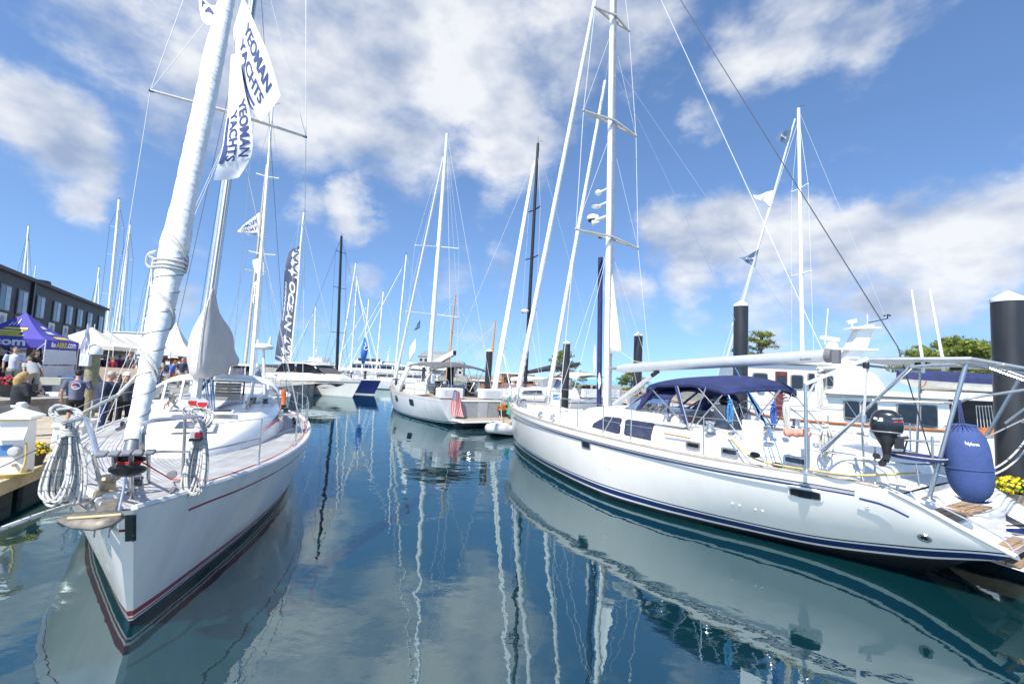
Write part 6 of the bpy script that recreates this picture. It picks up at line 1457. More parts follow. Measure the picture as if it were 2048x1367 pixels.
# ---------------------------------------------------------------- trees
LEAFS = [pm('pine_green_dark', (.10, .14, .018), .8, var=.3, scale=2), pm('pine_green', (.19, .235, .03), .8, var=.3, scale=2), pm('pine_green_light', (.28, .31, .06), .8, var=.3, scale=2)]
BARK = pm('pine_bark', (.12, .09, .065), .9, var=.3, bump=.5, bscale=8)
def pine(px, pytop, pxl, pxr, pybot, Y, label, seed, gz=1.2, clumps=46, flat=.55):
    rnd = random.Random(seed); t = PY(px, pytop, Y); bl, br = PY(pxl, pybot, Y), PY(pxr, pybot, Y)
    root = thing('pine_tree', label, 'tree', (t.x, Y, gz), 'pines and bushes on the right shore'); H_ = t.z-gz; w = (br.x-bl.x)/2; zb = max(gz+.3, bl.z); cx = (bl.x+br.x)/2
    b = MB(); b.tube([Vector((cx, Y, gz)), Vector((lerp(cx, t.x, .5)+.1, Y, lerp(gz, t.z, .5))), Vector((t.x, Y, t.z-.25))], [.20*H_/6, .13*H_/6, .04], 8)
    leafs = [MB(), MB(), MB()]; limbs = MB()
    for k in range(clumps):
        s_ = (k+.5)/clumps; z = lerp(zb, t.z, s_**.9); sh = interp([(0, .70), (.2, 1.0), (.5, .85), (.75, .55), (.93, .28), (1, .08)], (z-zb)/(t.z-zb+.01))
        a = rnd.uniform(0, 2*math.pi); rr = w*sh*rnd.uniform(.35, 1.0); c = Vector((lerp(cx, t.x, s_)+math.cos(a)*rr, Y+math.sin(a)*rr*.9, z+rnd.uniform(-.1, .1)*H_*.3))
        limbs.tube([Vector((lerp(cx, t.x, s_), Y, z-.12*H_*.5)), c.lerp(Vector((cx, Y, z)), .4), c], [.05*H_/6, .035*H_/6, .012], 5)
        cr = w*rnd.uniform(.18, .30)
        for q in range(95):
            d = Vector((rnd.gauss(0, 1), rnd.gauss(0, 1), rnd.gauss(0, 1)*flat)).normalized(); p = c+Vector((d.x, d.y, d.z*flat))*cr*rnd.uniform(.3, 1.0)
            u_ = Vector((rnd.uniform(-1, 1), rnd.uniform(-1, 1), rnd.uniform(.1, 1.2))).normalized(); v_ = u_.cross(Vector((rnd.uniform(-1, 1), rnd.uniform(-1, 1), rnd.uniform(-1, 1)))).normalized(); l = cr*rnd.uniform(.22, .42)
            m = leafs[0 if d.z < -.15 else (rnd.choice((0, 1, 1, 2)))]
            for g in range(3):
                u2 = (u_+v_*(g-1)*.55).normalized(); v2 = v_ if g == 1 else (v_+u_*.4).normalized(); m.add([p-v2*l*.13, p+v2*l*.13, p+u2*l], [(0, 1, 2)])
    tr = b.build('trunk', BARK, root, smooth=True); limbs.build('limb', BARK, tr, smooth=True)
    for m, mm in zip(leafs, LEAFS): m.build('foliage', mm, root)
pine(1527, 663, 1455, 1560, 735, 52, 'pine rising just right of the tall black piling', 1, clumps=34)
pine(1122, 702, 1090, 1180, 775, 62, 'layered pine behind the tan bimini', 2, clumps=40)
pine(1262, 740, 1225, 1300, 790, 55, 'low bushy pine behind the navy-striped yacht mast', 3, clumps=36)
pine(1905, 682, 1810, 1990, 745, 50, 'broad pine cluster behind the solar panels', 4, clumps=60)
pine(1965, 688, 1900, 2020, 745, 53, 'right-hand pine of the cluster behind the solar panels', 5, clumps=44)
pine(1838, 692, 1808, 1885, 745, 54, 'left-hand pine of the cluster behind the solar panels', 6, clumps=30)
pine(2120, 690, 2030, 2200, 760, 54, 'pine beyond the right edge behind the thick piling', 7, clumps=30)

# ---------------------------------------------------------------- people
SKIN = pm('skin', (.52, .30, .21), .55, var=.06); SKIN2 = pm('tanned_skin', (.46, .24, .15), .55, var=.06)
def remesh(mb, name, mat, parent, vox):
    me = bpy.data.meshes.new('tmp'); me.from_pydata([tuple(v) for v in mb.v], [], mb.f); ob = bpy.data.objects.new('tmp', me); COL.objects.link(ob)
    md = ob.modifiers.new('r', 'REMESH'); md.mode = 'VOXEL'; md.voxel_size = vox
    sm = ob.modifiers.new('s', 'SMOOTH'); sm.iterations = 3; sm.factor = .5
    dg = bpy.context.evaluated_depsgraph_get(); m2 = bpy.data.meshes.new_from_object(ob.evaluated_get(dg))
    bpy.data.objects.remove(ob); bpy.data.meshes.remove(me)
    m2.name = name; m2.materials.clear(); m2.materials.append(mat); m2.polygons.foreach_set('use_smooth', [True]*len(m2.polygons))
    o = bpy.data.objects.new(name, m2); COL.objects.link(o); o.parent = parent; return o
def person(label, P, face_deg, h=1.72, shirt=None, trousers=None, skin=SKIN, hair=(.04, .025, .015), hair_len='short', sleeve='short', arms='down', cap=None, shoes=None, vox=.022, group=None, shorts=False, bend=0, glasses=False, extra=None, build_=1.0, sit=False, lean=0):
    root = bpy.data.objects.new('person', None); COL.objects.link(root); root.empty_display_size = .3; tag(root, label, 'person', group)
    root.location = P; root.rotation_euler = (0, 0, R(face_deg)); root['_o'] = (0, 0, 0)
    k = h/1.75; w = build_
    V = lambda x, y, z: Vector((x*k, y*k, z*k))        # x to the side, -y forward, z up
    bw = lambda z, y=0.0: y
    hipz = .92 if not sit else .50
    sh = 1.42-(.92-hipz)
    fl = math.sin(R(bend)); fc = math.cos(R(bend))
    def T(x, y, z):                                     # torso point, bent forward at the hip
        dz = z-.92; return V(x, y-dz*fl, hipz+dz*fc)
    if sit: legs = [[V(s_*.10, 0, hipz), V(s_*.11, -.42, hipz+.02), V(s_*.11, -.44, .08), V(s_*.12, -.56, .04)] for s_ in (1, -1)]
    else: legs = [[V(s_*.10, 0, hipz), V(s_*.115, -.02, .50), V(s_*.12, .02, .08), V(s_*.14, -.13, .04)] for s_ in (1, -1)]
    A = []
    for s_ in (1, -1):
        S_ = T(s_*.19*w, 0, 1.42)
        if arms == 'phone': E_ = T(s_*.25*w, -.06, 1.13); Hn = T(s_*.08, -.33, 1.18)
        elif arms == 'hold': E_ = T(s_*.27*w, .02, 1.12); Hn = T(s_*.16, -.24, .98)
        elif arms == 'one' and s_ > 0: E_ = T(s_*.27*w, -.04, 1.13); Hn = T(s_*.12, -.28, 1.12)
        else: E_ = T(s_*.27*w, .03, 1.12); Hn = T(s_*.275*w, -.07, .86)
        A.append((S_, E_, Hn))
    hd = T(0, -.03-.02*lean, 1.62); neck = T(0, 0, 1.47)
    body = MB()
    body.tube([T(0, 0, .90), T(0, 0, 1.05), T(0, 0, 1.25), T(0, 0, 1.38), neck, T(0, -.01, 1.54)], [.13*k, .125*k, .14*k, .12*k, .058*k, .052*k], 14, sx=1.3)
    body.ball(hd+V(0, 0, .0), (.076*k, .092*k, .115*k), 16, 12); body.ball(hd+V(0, -.085, -.015), (.013*k, .018*k, .022*k), 8, 6); body.ball(hd+V(0, -.055, -.07), (.045*k, .045*k, .045*k), 10, 8)
    for s_ in (1, -1): body.ball(hd+V(s_*.078, .01, -.005), (.012*k, .022*k, .032*k), 8, 6)
    for l in legs: body.tube(l[:3], [.085*k, .055*k, .04*k], 10); body.tube(l[2:], [.045*k, .04*k], 8)
    for S_, E_, Hn in A:
        d = (Hn-E_).normalized(); body.tube([S_, E_, Hn], [.052*k, .042*k, .03*k], 9); body.ball(Hn+d*.045*k, (.035*k, .028*k, .045*k), 8, 6)
    # body as one skin, then fingers grown from the palms
    bo = remesh(body, 'body', skin, root, vox*.9)
    f = MB()
    for S_, E_, Hn in A:
        d = (Hn-E_).normalized(); a = d.cross(Vector((0, 1, .2))).normalized(); c = d.cross(a)
        for q in range(4): f.tube([Hn+d*.07*k+a*(q-1.5)*.017*k, Hn+d*.11*k+a*(q-1.5)*.019*k, Hn+d*(.135-.006*abs(q-1.3))*k+a*(q-1.5)*.018*k+c*.02*k], [.009*k, .008*k, .006*k], 5)
        f.tube([Hn+d*.03*k+a*.03*k, Hn+d*.065*k+a*.05*k, Hn+d*.09*k+a*.05*k+c*.01*k], [.011*k, .009*k, .007*k], 5)
    f.build('fingers', skin, bo, smooth=True)
    if shirt:
        s = MB(); s.tube([T(0, 0, .86 if not sit else .9), T(0, 0, 1.0), T(0, -.005, 1.2), T(0, 0, 1.36), T(0, 0, 1.455)], [.150*k*w, .148*k*w, .160*k*w, .145*k*w, .075*k], 16, sx=1.32)
        for S_, E_, Hn in A:
            end = E_.lerp(S_, .15) if sleeve == 'short' else Hn.lerp(E_, .08)
            s.tube([S_*1.0, E_, end] if sleeve != 'short' else [S_, S_.lerp(end, .5), end], [.078*k*w, .066*k, .05*k] if sleeve != 'short' else [.078*k*w, .072*k, .068*k], 10)
        so_ = remesh(s, 'shirt' if sleeve == 'short' else 'jacket', shirt, root, vox)
        if extra: extra(root, so_, T, k)
    if trousers:
        s = MB(); s.tube([T(0, 0, .78) if not sit else V(0, -.02, hipz-.04), T(0, 0, .90), T(0, 0, .99)], [.135*k*w, .150*k*w, .140*k*w], 14, sx=1.25)
        for l in legs: s.tube([l[0], l[1], (l[1].lerp(l[2], .0) if shorts else l[2])], [.102*k, .082*k if not shorts else .085*k, .066*k if not shorts else .084*k], 11)
        remesh(s, 'shorts' if shorts else 'trousers', trousers, root, vox)
    sm = shoes or pm('dark_shoe', (.03, .03, .035), .6)
    for l in legs:
        s = MB(); s.tube([l[2]+V(0, .03, -.035), l[2]+V(0, -.05, -.04), l[3]+V(0, -.04, -.005)], [.05*k, .055*k, .04*k], 8, sx=1.05); s.build('shoe', sm, root, smooth=True)
    hm = pm('hair_%02d%02d' % (int(hair[0]*99), int(hair[1]*99)), hair, .65, var=.3, scale=25, bump=.4, bscale=90)
    if hair_len:
        s = MB(); s.ball(hd+V(0, .018, .028), (.088*k, .097*k, .112*k), 14, 10)
        if hair_len == 'long':
            s.tube([hd+V(0, .06, .06), hd+V(0, .105, -.08), hd+V(0, .11, -.22), hd+V(.02, .12, -.36)], [.06*k, .095*k, .085*k, .03*k], 10, sx=1.25)
        ho = remesh(s, 'hair', hm, root, vox*.8)
        # keep the face free: cut the front lower part away
        bm_ = ho.data; import bmesh
        b2 = bmesh.new(); b2.from_mesh(bm_); cut = hd+V(0, -.035, 0); dead = [v for v in b2.verts if v.co.y < cut.y+.015*k and v.co.z < hd.z+.045*k and abs(v.co.x-hd.x) < .085*k]
        bmesh.ops.delete(b2, geom=dead, context='VERTS'); b2.to_mesh(bm_); b2.free()
    if cap:
        s = MB(); s.lathe([(.098*k, -.01*k), (.1*k, .03*k), (.085*k, .075*k), (.04*k, .10*k), (.005, .104*k)], hd+V(0, .01, .04), 16); s.poly([hd+V(x, y, .035) for x, y in ((-.075, -.07), (-.07, -.13), (-.035, -.175), (.035, -.175), (.07, -.13), (.075, -.07))], (0, 0, .012*k)); s.build('cap', cap, root, smooth=True)
    for s_ in (1, -1):
        if glasses: MB().box(hd+V(s_*.034, -.088, .012), (.055*k, .012*k, .036*k)).build('sunglasses', BLACK, root, bevel=.005)
        else: MB().ball(hd+V(s_*.03, -.083, .012), (.011*k, .006*k, .008*k), 8, 6).build('eye', BLACK, bo)
    b = MB(); b.box(hd+V(0, -.096, -.055), (.04*k, .006*k, .008*k)); b.build('mouth', pm('lip', (.40, .14, .12), .5), bo)
    return root
TEE = pm('slate_blue_tee', (.135, .145, .215), .85, var=.15, bump=.3, bscale=9); JKT = pm('black_jacket', (.025, .028, .036), .8, var=.3, bump=.4, bscale=8); NVJ = pm('navy_jacket', (.035, .045, .085), .75, var=.25, bump=.4, bscale=8)
GRT = pm('charcoal_tee', (.065, .062, .07), .85, var=.2, bump=.3, bscale=9); POLO = pm('pale_polo', (.52, .56, .68), .8, var=.08, bump=.3, bscale=9); JEAN = pm('denim', (.05, .08, .17), .85, var=.25, bump=.2, bscale=30); BLK = pm('black_cloth', (.018, .018, .022), .85, var=.3); KHA = pm('khaki_cloth', (.42, .38, .30), .85, var=.1); WHT = pm('white_cloth', (.72, .72, .70), .85, var=.06); BLU = pm('bright_blue_cloth', (.04, .12, .42), .85, var=.15)
CAPK = pm('khaki_cap', (.48, .44, .36), .8, var=.1); CAPWH = pm('white_cap', (.74, .74, .72), .8, var=.06)
def at(px, Y, g): p = PY(px, 760, Y); return (p.x, Y, g)
def cam_dir(px): return math.degrees(math.atan2(-(px-1024)/900.0, 1))   # rz so that -y looks at the camera
def tee_logo(root, so_, T, k):
    b = MB(); c = T(0, .235, 1.27); ring = lambda r, y: [c+Vector((math.cos(t)*r, y, math.sin(t)*r)) for t in [2*math.pi*j/24 for j in range(24)]]
    b.poly(ring(.105, 0), (0, -.06, 0)); lg = b.build('back_emblem', WHT, root)
    b = MB(); b.poly([c+Vector((0, .003, 0))]+[c+Vector((math.cos(t)*.09, .003, math.sin(t)*.09)) for t in [math.pi*j/12 for j in range(0, 7)]]); b.build('emblem_red', RED, lg)
    b = MB(); b.poly([c+Vector((0, .003, 0))]+[c+Vector((math.cos(t)*.09, .003, math.sin(t)*.09)) for t in [math.pi*j/12 for j in range(6, 15)]]); b.build('emblem_blue', pm('emblem_navy', (.03, .05, .25), .7), lg)
    b = MB(); b.poly([c+Vector((x, .003, z)) for x, z in ((-.04, -.03), (.04, -.03), (.05, -.055), (-.05, -.055))]); b.build('emblem_bar', pm('emblem_navy', (.03, .05, .25), .7), lg)
def phone(root, so_, T, k):
    b = MB(); c = T(0, -.37, 1.22); b.box(c, (.15, .012, .08)); b.build('phone', BLACK, root)
def sleeve_patch(root, so_, T, k):
    b = MB(); b.ball(T(-.265, -.02, 1.28), (.03, .05, .03), 8, 6); b.build('sleeve_patch', pm('teal_patch', (.35, .62, .55), .6), root)
def backpack(root, so_, T, k):
    b = MB(); b.ball(T(0, .17, 1.22), (.17*k, .12*k, .24*k), 14, 10); b.build('backpack', BLK, root, smooth=True)
person('long-haired blonde woman in a black jacket and white trousers looking at a phone', at(46, 11.7, .5), cam_dir(46)+105, 1.68, JKT, WHT, hair=(.45, .30, .12), hair_len='long', sleeve='long', arms='phone', extra=phone)
person('dark-haired man seen from behind in a slate tee with a round emblem', at(156, 13.4, .5), cam_dir(156)+172, 1.74, TEE, BLK, hair=(.025, .015, .01), extra=tee_logo, shorts=True, build_=1.15)
person('man in khaki cap, navy jacket and yellow boots bending his head', at(212, 13.3, .5), cam_dir(212)+78, 1.74, NVJ, JEAN, hair=(.3, .28, .25), sleeve='long', arms='hold', cap=CAPK, shoes=YELLOW, bend=8, extra=sleeve_patch, build_=1.25)
person('man in white cap and charcoal tee beside the wrapped sail', at(253, 13.6, .5), cam_dir(253)+20, 1.72, GRT, BLK, skin=SKIN2, cap=CAPWH, build_=1.15)
person('dark-haired woman in sunglasses behind the capped men', at(237, 14.8, .5), cam_dir(237)-10, 1.62, BLK, BLK, hair_len='long', glasses=True)
person('man in a pale polo shirt and khaki trousers under the blue tent', at(24, 18.0, 1.1), cam_dir(24)+5, 1.80, POLO, KHA, hair=(.10, .07, .05), arms='one')
person('person in black behind the pale polo shirt', at(66, 19.5, 1.1), cam_dir(66)+60, 1.72, BLK, BLK, hair_len='long', sleeve='long')
person('grey-shirted figure bending behind the blonde woman', at(66, 16.9, 1.1), cam_dir(66)+200, 1.6, pm('grey_shirt', (.33, .35, .36), .8, var=.1), KHA, hair=(.25, .2, .15), bend=45)
person('person in bright blue with a black backpack by the peaked tent', at(333, 22.0, 1.1), cam_dir(333)+100, 1.6, BLU, KHA, hair=(.2, .12, .06), bend=25, extra=backpack)
crowd = [(206, 30, 'seated-height shopper in navy under the cream tents', NVJ, BLK, 1.6), (222, 27, 'shopper in crimson by the orange stall', pm('crimson_cloth', (.30, .03, .05), .8), BLK, 1.6), (240, 33, 'tall shopper in grey with a white hat', pm('grey_shirt', (.33, .35, .36), .8, var=.1), JEAN, 1.8), (252, 29, 'shopper in black near the low white tent', BLK, BLK, 1.68),
         (262, 34, 'shopper in charcoal and blue jeans', GRT, JEAN, 1.82), (274, 28, 'shopper in white by the tent leg', WHT, BLU, 1.66), (284, 32, 'shopper in purple near the wrapped sail', pm('purple_cloth', (.16, .05, .18), .8), BLK, 1.7), (230, 36, 'far shopper in pale blue', POLO, KHA, 1.75), (296, 36, 'far shopper in dark red', pm('maroon_cloth', (.14, .03, .03), .8), JEAN, 1.72), (318, 24, 'shopper in beige near the peaked tent', KHA, JEAN, 1.68), (375, 27, 'shopper in navy left of the boom cover', NVJ, KHA, 1.7), (180, 25, 'shopper in black behind the wooden piling', BLK, BLK, 1.7)]
for i, (px, Y, lb, sh, tr, hh) in enumerate(crowd):
    person(lb, at(px, Y, 1.1), (i*77) % 360, hh, sh, tr, skin=(SKIN, SKIN2)[i % 2], hair=((.04, .025, .015), (.22, .14, .07), (.3, .28, .26))[i % 3], hair_len=('short', 'long')[i % 2], cap=CAPWH if i in (2, 5) else None, vox=.035, group='shoppers among the tents')
# more of the crowd: figures of the same builds standing further along the quay
FIG = [o for o in COL.objects if o.name.startswith('person') and o.get('group') == 'shoppers among the tents']
for i, (px, Y, lb) in enumerate(((193, 31, 'figure half hidden behind the wooden piling'), (211, 34, 'figure under the middle cream tent'), (218, 39, 'figure at the back of the cream tents'), (235, 29.5, 'figure beside the tan panel fence'), (246, 38, 'figure behind the low white tent'), (257, 26, 'figure closest to the tan panel fence end'), (268, 37, 'figure between the far tents'), (279, 25, 'figure left of the wrapped sail, near'), (289, 39, 'figure left of the wrapped sail, far'), (308, 30, 'figure by the pumpkin stall'), (343, 33, 'figure under the peaked tent'), (362, 26, 'figure right of the peaked tent'), (385, 33, 'figure left of the boom cover, far'), (322, 38, 'figure behind the pumpkin stall'), (130, 24.5, 'figure behind the white tent wall'), (84, 25, 'figure inside the blue tent'), (-4, 20, 'figure at the left edge under the blue tent'))):
    dup(FIG[(i*5+3) % len(FIG)], at(px, Y, 1.1), R((i*131+40) % 360), lb)
# stalls and goods on the quay
def stall(px, Y, label, rows_, seed, w=2.2):
    p = PY(px, 760, Y); rnd = random.Random(seed); root = thing('market_stall', label, 'stall', (p.x, Y, 1.1)); c = Vector((p.x, Y, 1.1))
    for s_ in (-1, 1):
        b = MB(); b.box(c+Vector((s_*w/2, 0, .85)), (.08, .5, 1.7)); b.build('upright', VARN, root)
    for k in range(3):
        b = MB(); b.box(c+Vector((0, 0, .45+.5*k)), (w, .45, .05)); b.build('shelf', VARN, root)
    m = [MB() for _ in rows_]
    for k in range(3):
        for j in range(12):
            r = rnd.uniform(.09, .15); q = m[(j+k) % len(rows_)]; q.ball(c+Vector((-w/2+.12+j*(w-.2)/11, rnd.uniform(-.1, .1), .49+.5*k+r*.75)), (r, r, r*.78), 8, 6)
    for mm, q in zip(rows_, m): tag(q.build('produce', mm, root, smooth=True), kind='stuff')
stall(330, 29.5, 'orange stall stacked with pumpkins under the peaked tent', (ORANGE, RMUM, PMUM), 1)
stall(290, 33, 'wooden stall with white and purple goods beside the sail', (WHITE2, pm('purple_cloth', (.16, .05, .18), .8), ORANGE), 2)
stall(375, 31, 'wooden stall with russet goods left of the boom cover', (RMUM, VARN, PMUM), 3)
def seat_box(px, py, Y, size, mat, label, name='crate', cat='crate'):
    p = PY(px, py, Y); b = MB(); b.box((p.x, Y, 1.1+size[2]/2), size); tag(b.build(name, mat, None, bevel=.02), label, cat)
seat_box(10, 790, 16.2, (1.5, .8, .45), BLACK, 'black planter box at the left edge of the quay', 'planter', 'planter')
seat_box(105, 790, 17.6, (1.7, .7, .35), pm('slate_tarp', (.10, .11, .14), .8, var=.2, bump=.5, bscale=6), 'slate tarpaulin-covered stack on the quay edge', 'tarp_stack', 'tarpaulin')
seat_box(100, 785, 19.8, (1.5, .7, .55), pm('sage_boxes', (.36, .38, .34), .8), 'sage green boxes below the white tent wall')
seat_box(140, 780, 20.5, (.7, .6, .6), BLU, 'blue crate under the blue tent')
seat_box(110, 800, 17.0, (.5, .3, .15), WHITE, 'small white box on the quay edge', 'box', 'box')
b = MB(); p = PY(232, 735, 24.0); b.box((p.x, p.y, 1.6), (2.4, .05, 1.0)); tag(b.build('fence_panel', pm('tan_panel', (.42, .34, .27), .8, var=.15), None), 'tan wooden panel fence in front of the shoppers', 'fence')
# ================================================================ boats further off
def simple_hull(fr, root, L_, beam, fb, mat, transom_w=.75, sheer_drop=.12, overhang=.06, name='hull', deckmat=None):
    H = Hull(fr, L_*overhang, L_*(1-overhang), L_*.95, bs=[(-L_*overhang, .02), (L_*.08, beam*.20), (L_*.25, beam*.40), (L_*.5, beam*.5), (L_*.75, beam*.48), (L_*.94, beam*.5*transom_w)],
             zs=[(-L_*overhang, fb*(1+sheer_drop)), (L_*.3, fb), (L_*.6, fb*.94), (L_*.94, fb*.97)], bw=[(0, .01), (L_*.15, beam*.2), (L_*.5, beam*.44), (L_*.75, beam*.4), (L_*.95, beam*.3)], zw=[(0, 0), (L_*.85, 0), (L_*.95, .12)], nt=24, nk=6, keel=.4)
    H.build(mat, root, name=name); H.deck(deckmat or GRP, root, drop=.05, inset=.04, u1=L_*.93)
    return H
def hullmat(name, base, boot=(.02, .03, .08), stripe=None):
    st = [('UV', 0, 0, 0, base), ('UV', 0, -3, .10, boot)]
    if stripe: st.append(('UV', 1, .16, .22, stripe))
    return ramp_mat(name, 'Object', 2, st, rough=.25, coat=.4, dirt=.03)
HM_W = hullmat('white_hull_blue_boot', (.74, .74, .73)); HM_WB = hullmat('white_hull_blue_line', (.74, .74, .72), stripe=(.03, .06, .25)); HM_N = hullmat('navy_hull_white_boot', (.010, .022, .11), boot=(.6, .6, .6)); HM_G = hullmat('grey_hull', (.36, .38, .41))
def add_mast(root, fr, base, top, r, mat, spread=(), sw=1.6, H=None, wires=True, L_=12, furl=None, um=None, wmat=None, wr=.012, sdir=None):
    b = MB(); n = 6; b.tube([lerp(base, top, k/n) for k in range(n+1)], [r*lerp(1, .72, k/n) for k in range(n+1)], 10); m = b.build('mast', mat, root, smooth=True)
    b = MB(); b.tube([top, top+Vector((0, 0, .5))], .015, 4); b.tube([top+Vector((0, 0, .1)), top+Vector((.35, 0, .2))], .012, 4); b.build('masthead_gear', WIRED, m)
    nd = sdir if sdir is not None else fr.n
    tips = {1: [], -1: []}
    for f in spread:
        c = lerp(base, top, f)
        for sd in (1, -1):
            e = c+nd*sd*sw*(1.15-.45*f)*.5*2/2+Vector((0, 0, .05)); b = MB(); b.beam(c, e, .09, .045); b.build('spreader', mat, m); tips[sd].append(e)
    if wires:
        L1 = []
        for sd in (1, -1):
            ch = H.edge(um+.1, sd, 0, .05) if H else base+nd*sd*sw*.7
            pts = [ch]+tips[sd]+[lerp(base, top, .97)]; L1.append(pts)
            L1.append([ch, lerp(base, top, (spread[0] if spread else .5)-.02)])
        bow = fr.p(-.02*L_, 0, base.z*.6+.9) if um is None else H.edge(-L_*.05, 1, 0, 0); st = fr.p(L_*.93, 0, 1.3)
        L1.append([bow, lerp(base, top, .96)]); L1.append([st, lerp(base, top, .995)])
        rigging('rigging', L1, wmat or WIREW, root, r=wr, n=4)
        if furl:
            b = MB(); a = lerp(bow, lerp(base, top, .95), .05); e = lerp(bow, lerp(base, top, .95), .93); k = 24; b.tube([lerp(a, e, i/k) for i in range(k+1)], [lerp(furl*1.15, furl*.6, i/k)*(1+.06*(i % 2)) for i in range(k+1)], 9); b.build('furled_sail', SAIL, root, smooth=True)
    return m
def sail_yacht(label, pbase, ptop, Y, deg, L_=12, beam=3.7, fb=1.15, hm=HM_W, mm=ALUW, r=.1, spread=(.38, .68), sw=1.5, um=None, furl=.10, boom=None, hood=None, group='sailing yachts moored further off', Ytop=None, cabin=True, wr=.012, wmat=None, rails=True, side=1):
    base = PY(pbase[0], pbase[1], Y); top = PY(ptop[0], ptop[1], Ytop or Y); um = L_*.42 if um is None else um
    a = R(deg); ax = Vector((math.sin(a), math.cos(a), 0)); bow = Vector((base.x, base.y, 0))-ax*um
    fr = frame_from(bow, deg, side); root = thing('sailing_yacht', label, 'sailing yacht', tuple(fr.o), group)
    H = simple_hull(fr, root, L_, beam, fb, hm); zb = fb+.45; base = Vector((base.x, base.y, zb))
    if cabin:
        rings = []
        for u, w, z in [(um-L_*.14, .25, fb+.1), (um-L_*.1, .6, fb+.34), (um, 1.0, fb+.46), (um+L_*.18, 1.15, fb+.52), (um+L_*.2, 1.15, fb+.3)]:
            rings.append([fr.p(u, x*w*beam/3.7, lerp(fb-.05, z, q)) for x, q in [(-1.05, 0), (-1, .85), (-.85, 1), (0, 1.06), (.85, 1), (1, .85), (1.05, 0)]])
        cb = loft(rings, closed=False).build('coachroof', WHITE, root, smooth=True)
        for sd in (1, -1):
            b = MB(); b.poly([fr.p(um+du, sd*(1.035+.02*du/2)*beam/3.7, z) for du, z in ((-.5, fb+.16), (1.7, fb+.18), (1.7, fb+.36), (-.2, fb+.32))], fr.n*sd*.03); b.build('window', GLASS, cb)
    m = add_mast(root, fr, base, top, r, mm, spread, sw, H, True, L_, furl, um, wmat, wr)
    if boom:
        c0 = lerp(base, top, 0)+Vector((0, 0, .75)); c1 = c0+ax*L_*.36+Vector((0, 0, .15)); b = MB(); b.tube([c0, lerp(c0, c1, .3)+Vector((0, 0, .05)), c1], [.13, .22, .10], 10); b.build('boom_cover', boom, root, smooth=True)
    if hood:
        u0 = um+L_*.2; rows = []
        for du, h in ((0, .35), (.5, .75), (1.3, .8)):
            rows.append([fr.p(u0+du, 1.15*math.copysign(abs(math.cos(t))**.6, math.cos(t)), fb+.35+h*math.sin(t)**.6) for t in [math.pi*j/10 for j in range(11)]])
        b = MB(); b.grid(rows[:2]); b.build('spray_hood_window', VINYL, root); b = MB(); b.grid(rows[1:]); b.build('spray_hood', hood, root, smooth=True, solid=.02)
    if rails:
        for sd in (1, -1):
            b = MB(); us = [L_*f for f in (-.02, .1, .22, .35, .5, .65, .8, .92)]
            for u in us: b.tube([H.edge(u, sd, 0, .05), H.edge(u, sd, .62, .05)], .014, 4)
            for dz in (.62, .32): b.tube([H.edge(u, sd, dz, .05) for u in us], .01, 4)
            b.build('guard_rail', STEEL, root)
    return root, fr, H, base, top, m
# --- far left, beyond the boathouse
sail_yacht('yacht mast farthest left, rising above the boathouse roof', (46, 600), (58, 452), 84, -60, 13, r=.24, spread=(.30, .62), sw=2.2, wr=.03, wmat=WIRED, rails=False)
sail_yacht('tall white mast just right of the boathouse end', (214, 690), (239, 400), 62, -40, 14, r=.26, spread=(.42, .66, .83), sw=2.0, wr=.025, wmat=WIRED, furl=.12)
sail_yacht('second mast right of the boathouse, slightly shorter', (236, 690), (261, 450), 67, -35, 13, r=.19, spread=(.4, .75), sw=1.8, wr=.025, wmat=WIRED, rails=False)
sail_yacht('short mast left of the wrapped headsail', (278, 690), (307, 515), 72, -50, 12, r=.2, spread=(.4, .7), sw=1.6, wr=.025, wmat=WIRED, rails=False)
sail_yacht('short mast behind the right end of the boathouse roof', (180, 680), (199, 535), 78, -55, 12, r=.2, spread=(.45,), sw=1.6, wr=.025, wmat=WIRED, rails=False)
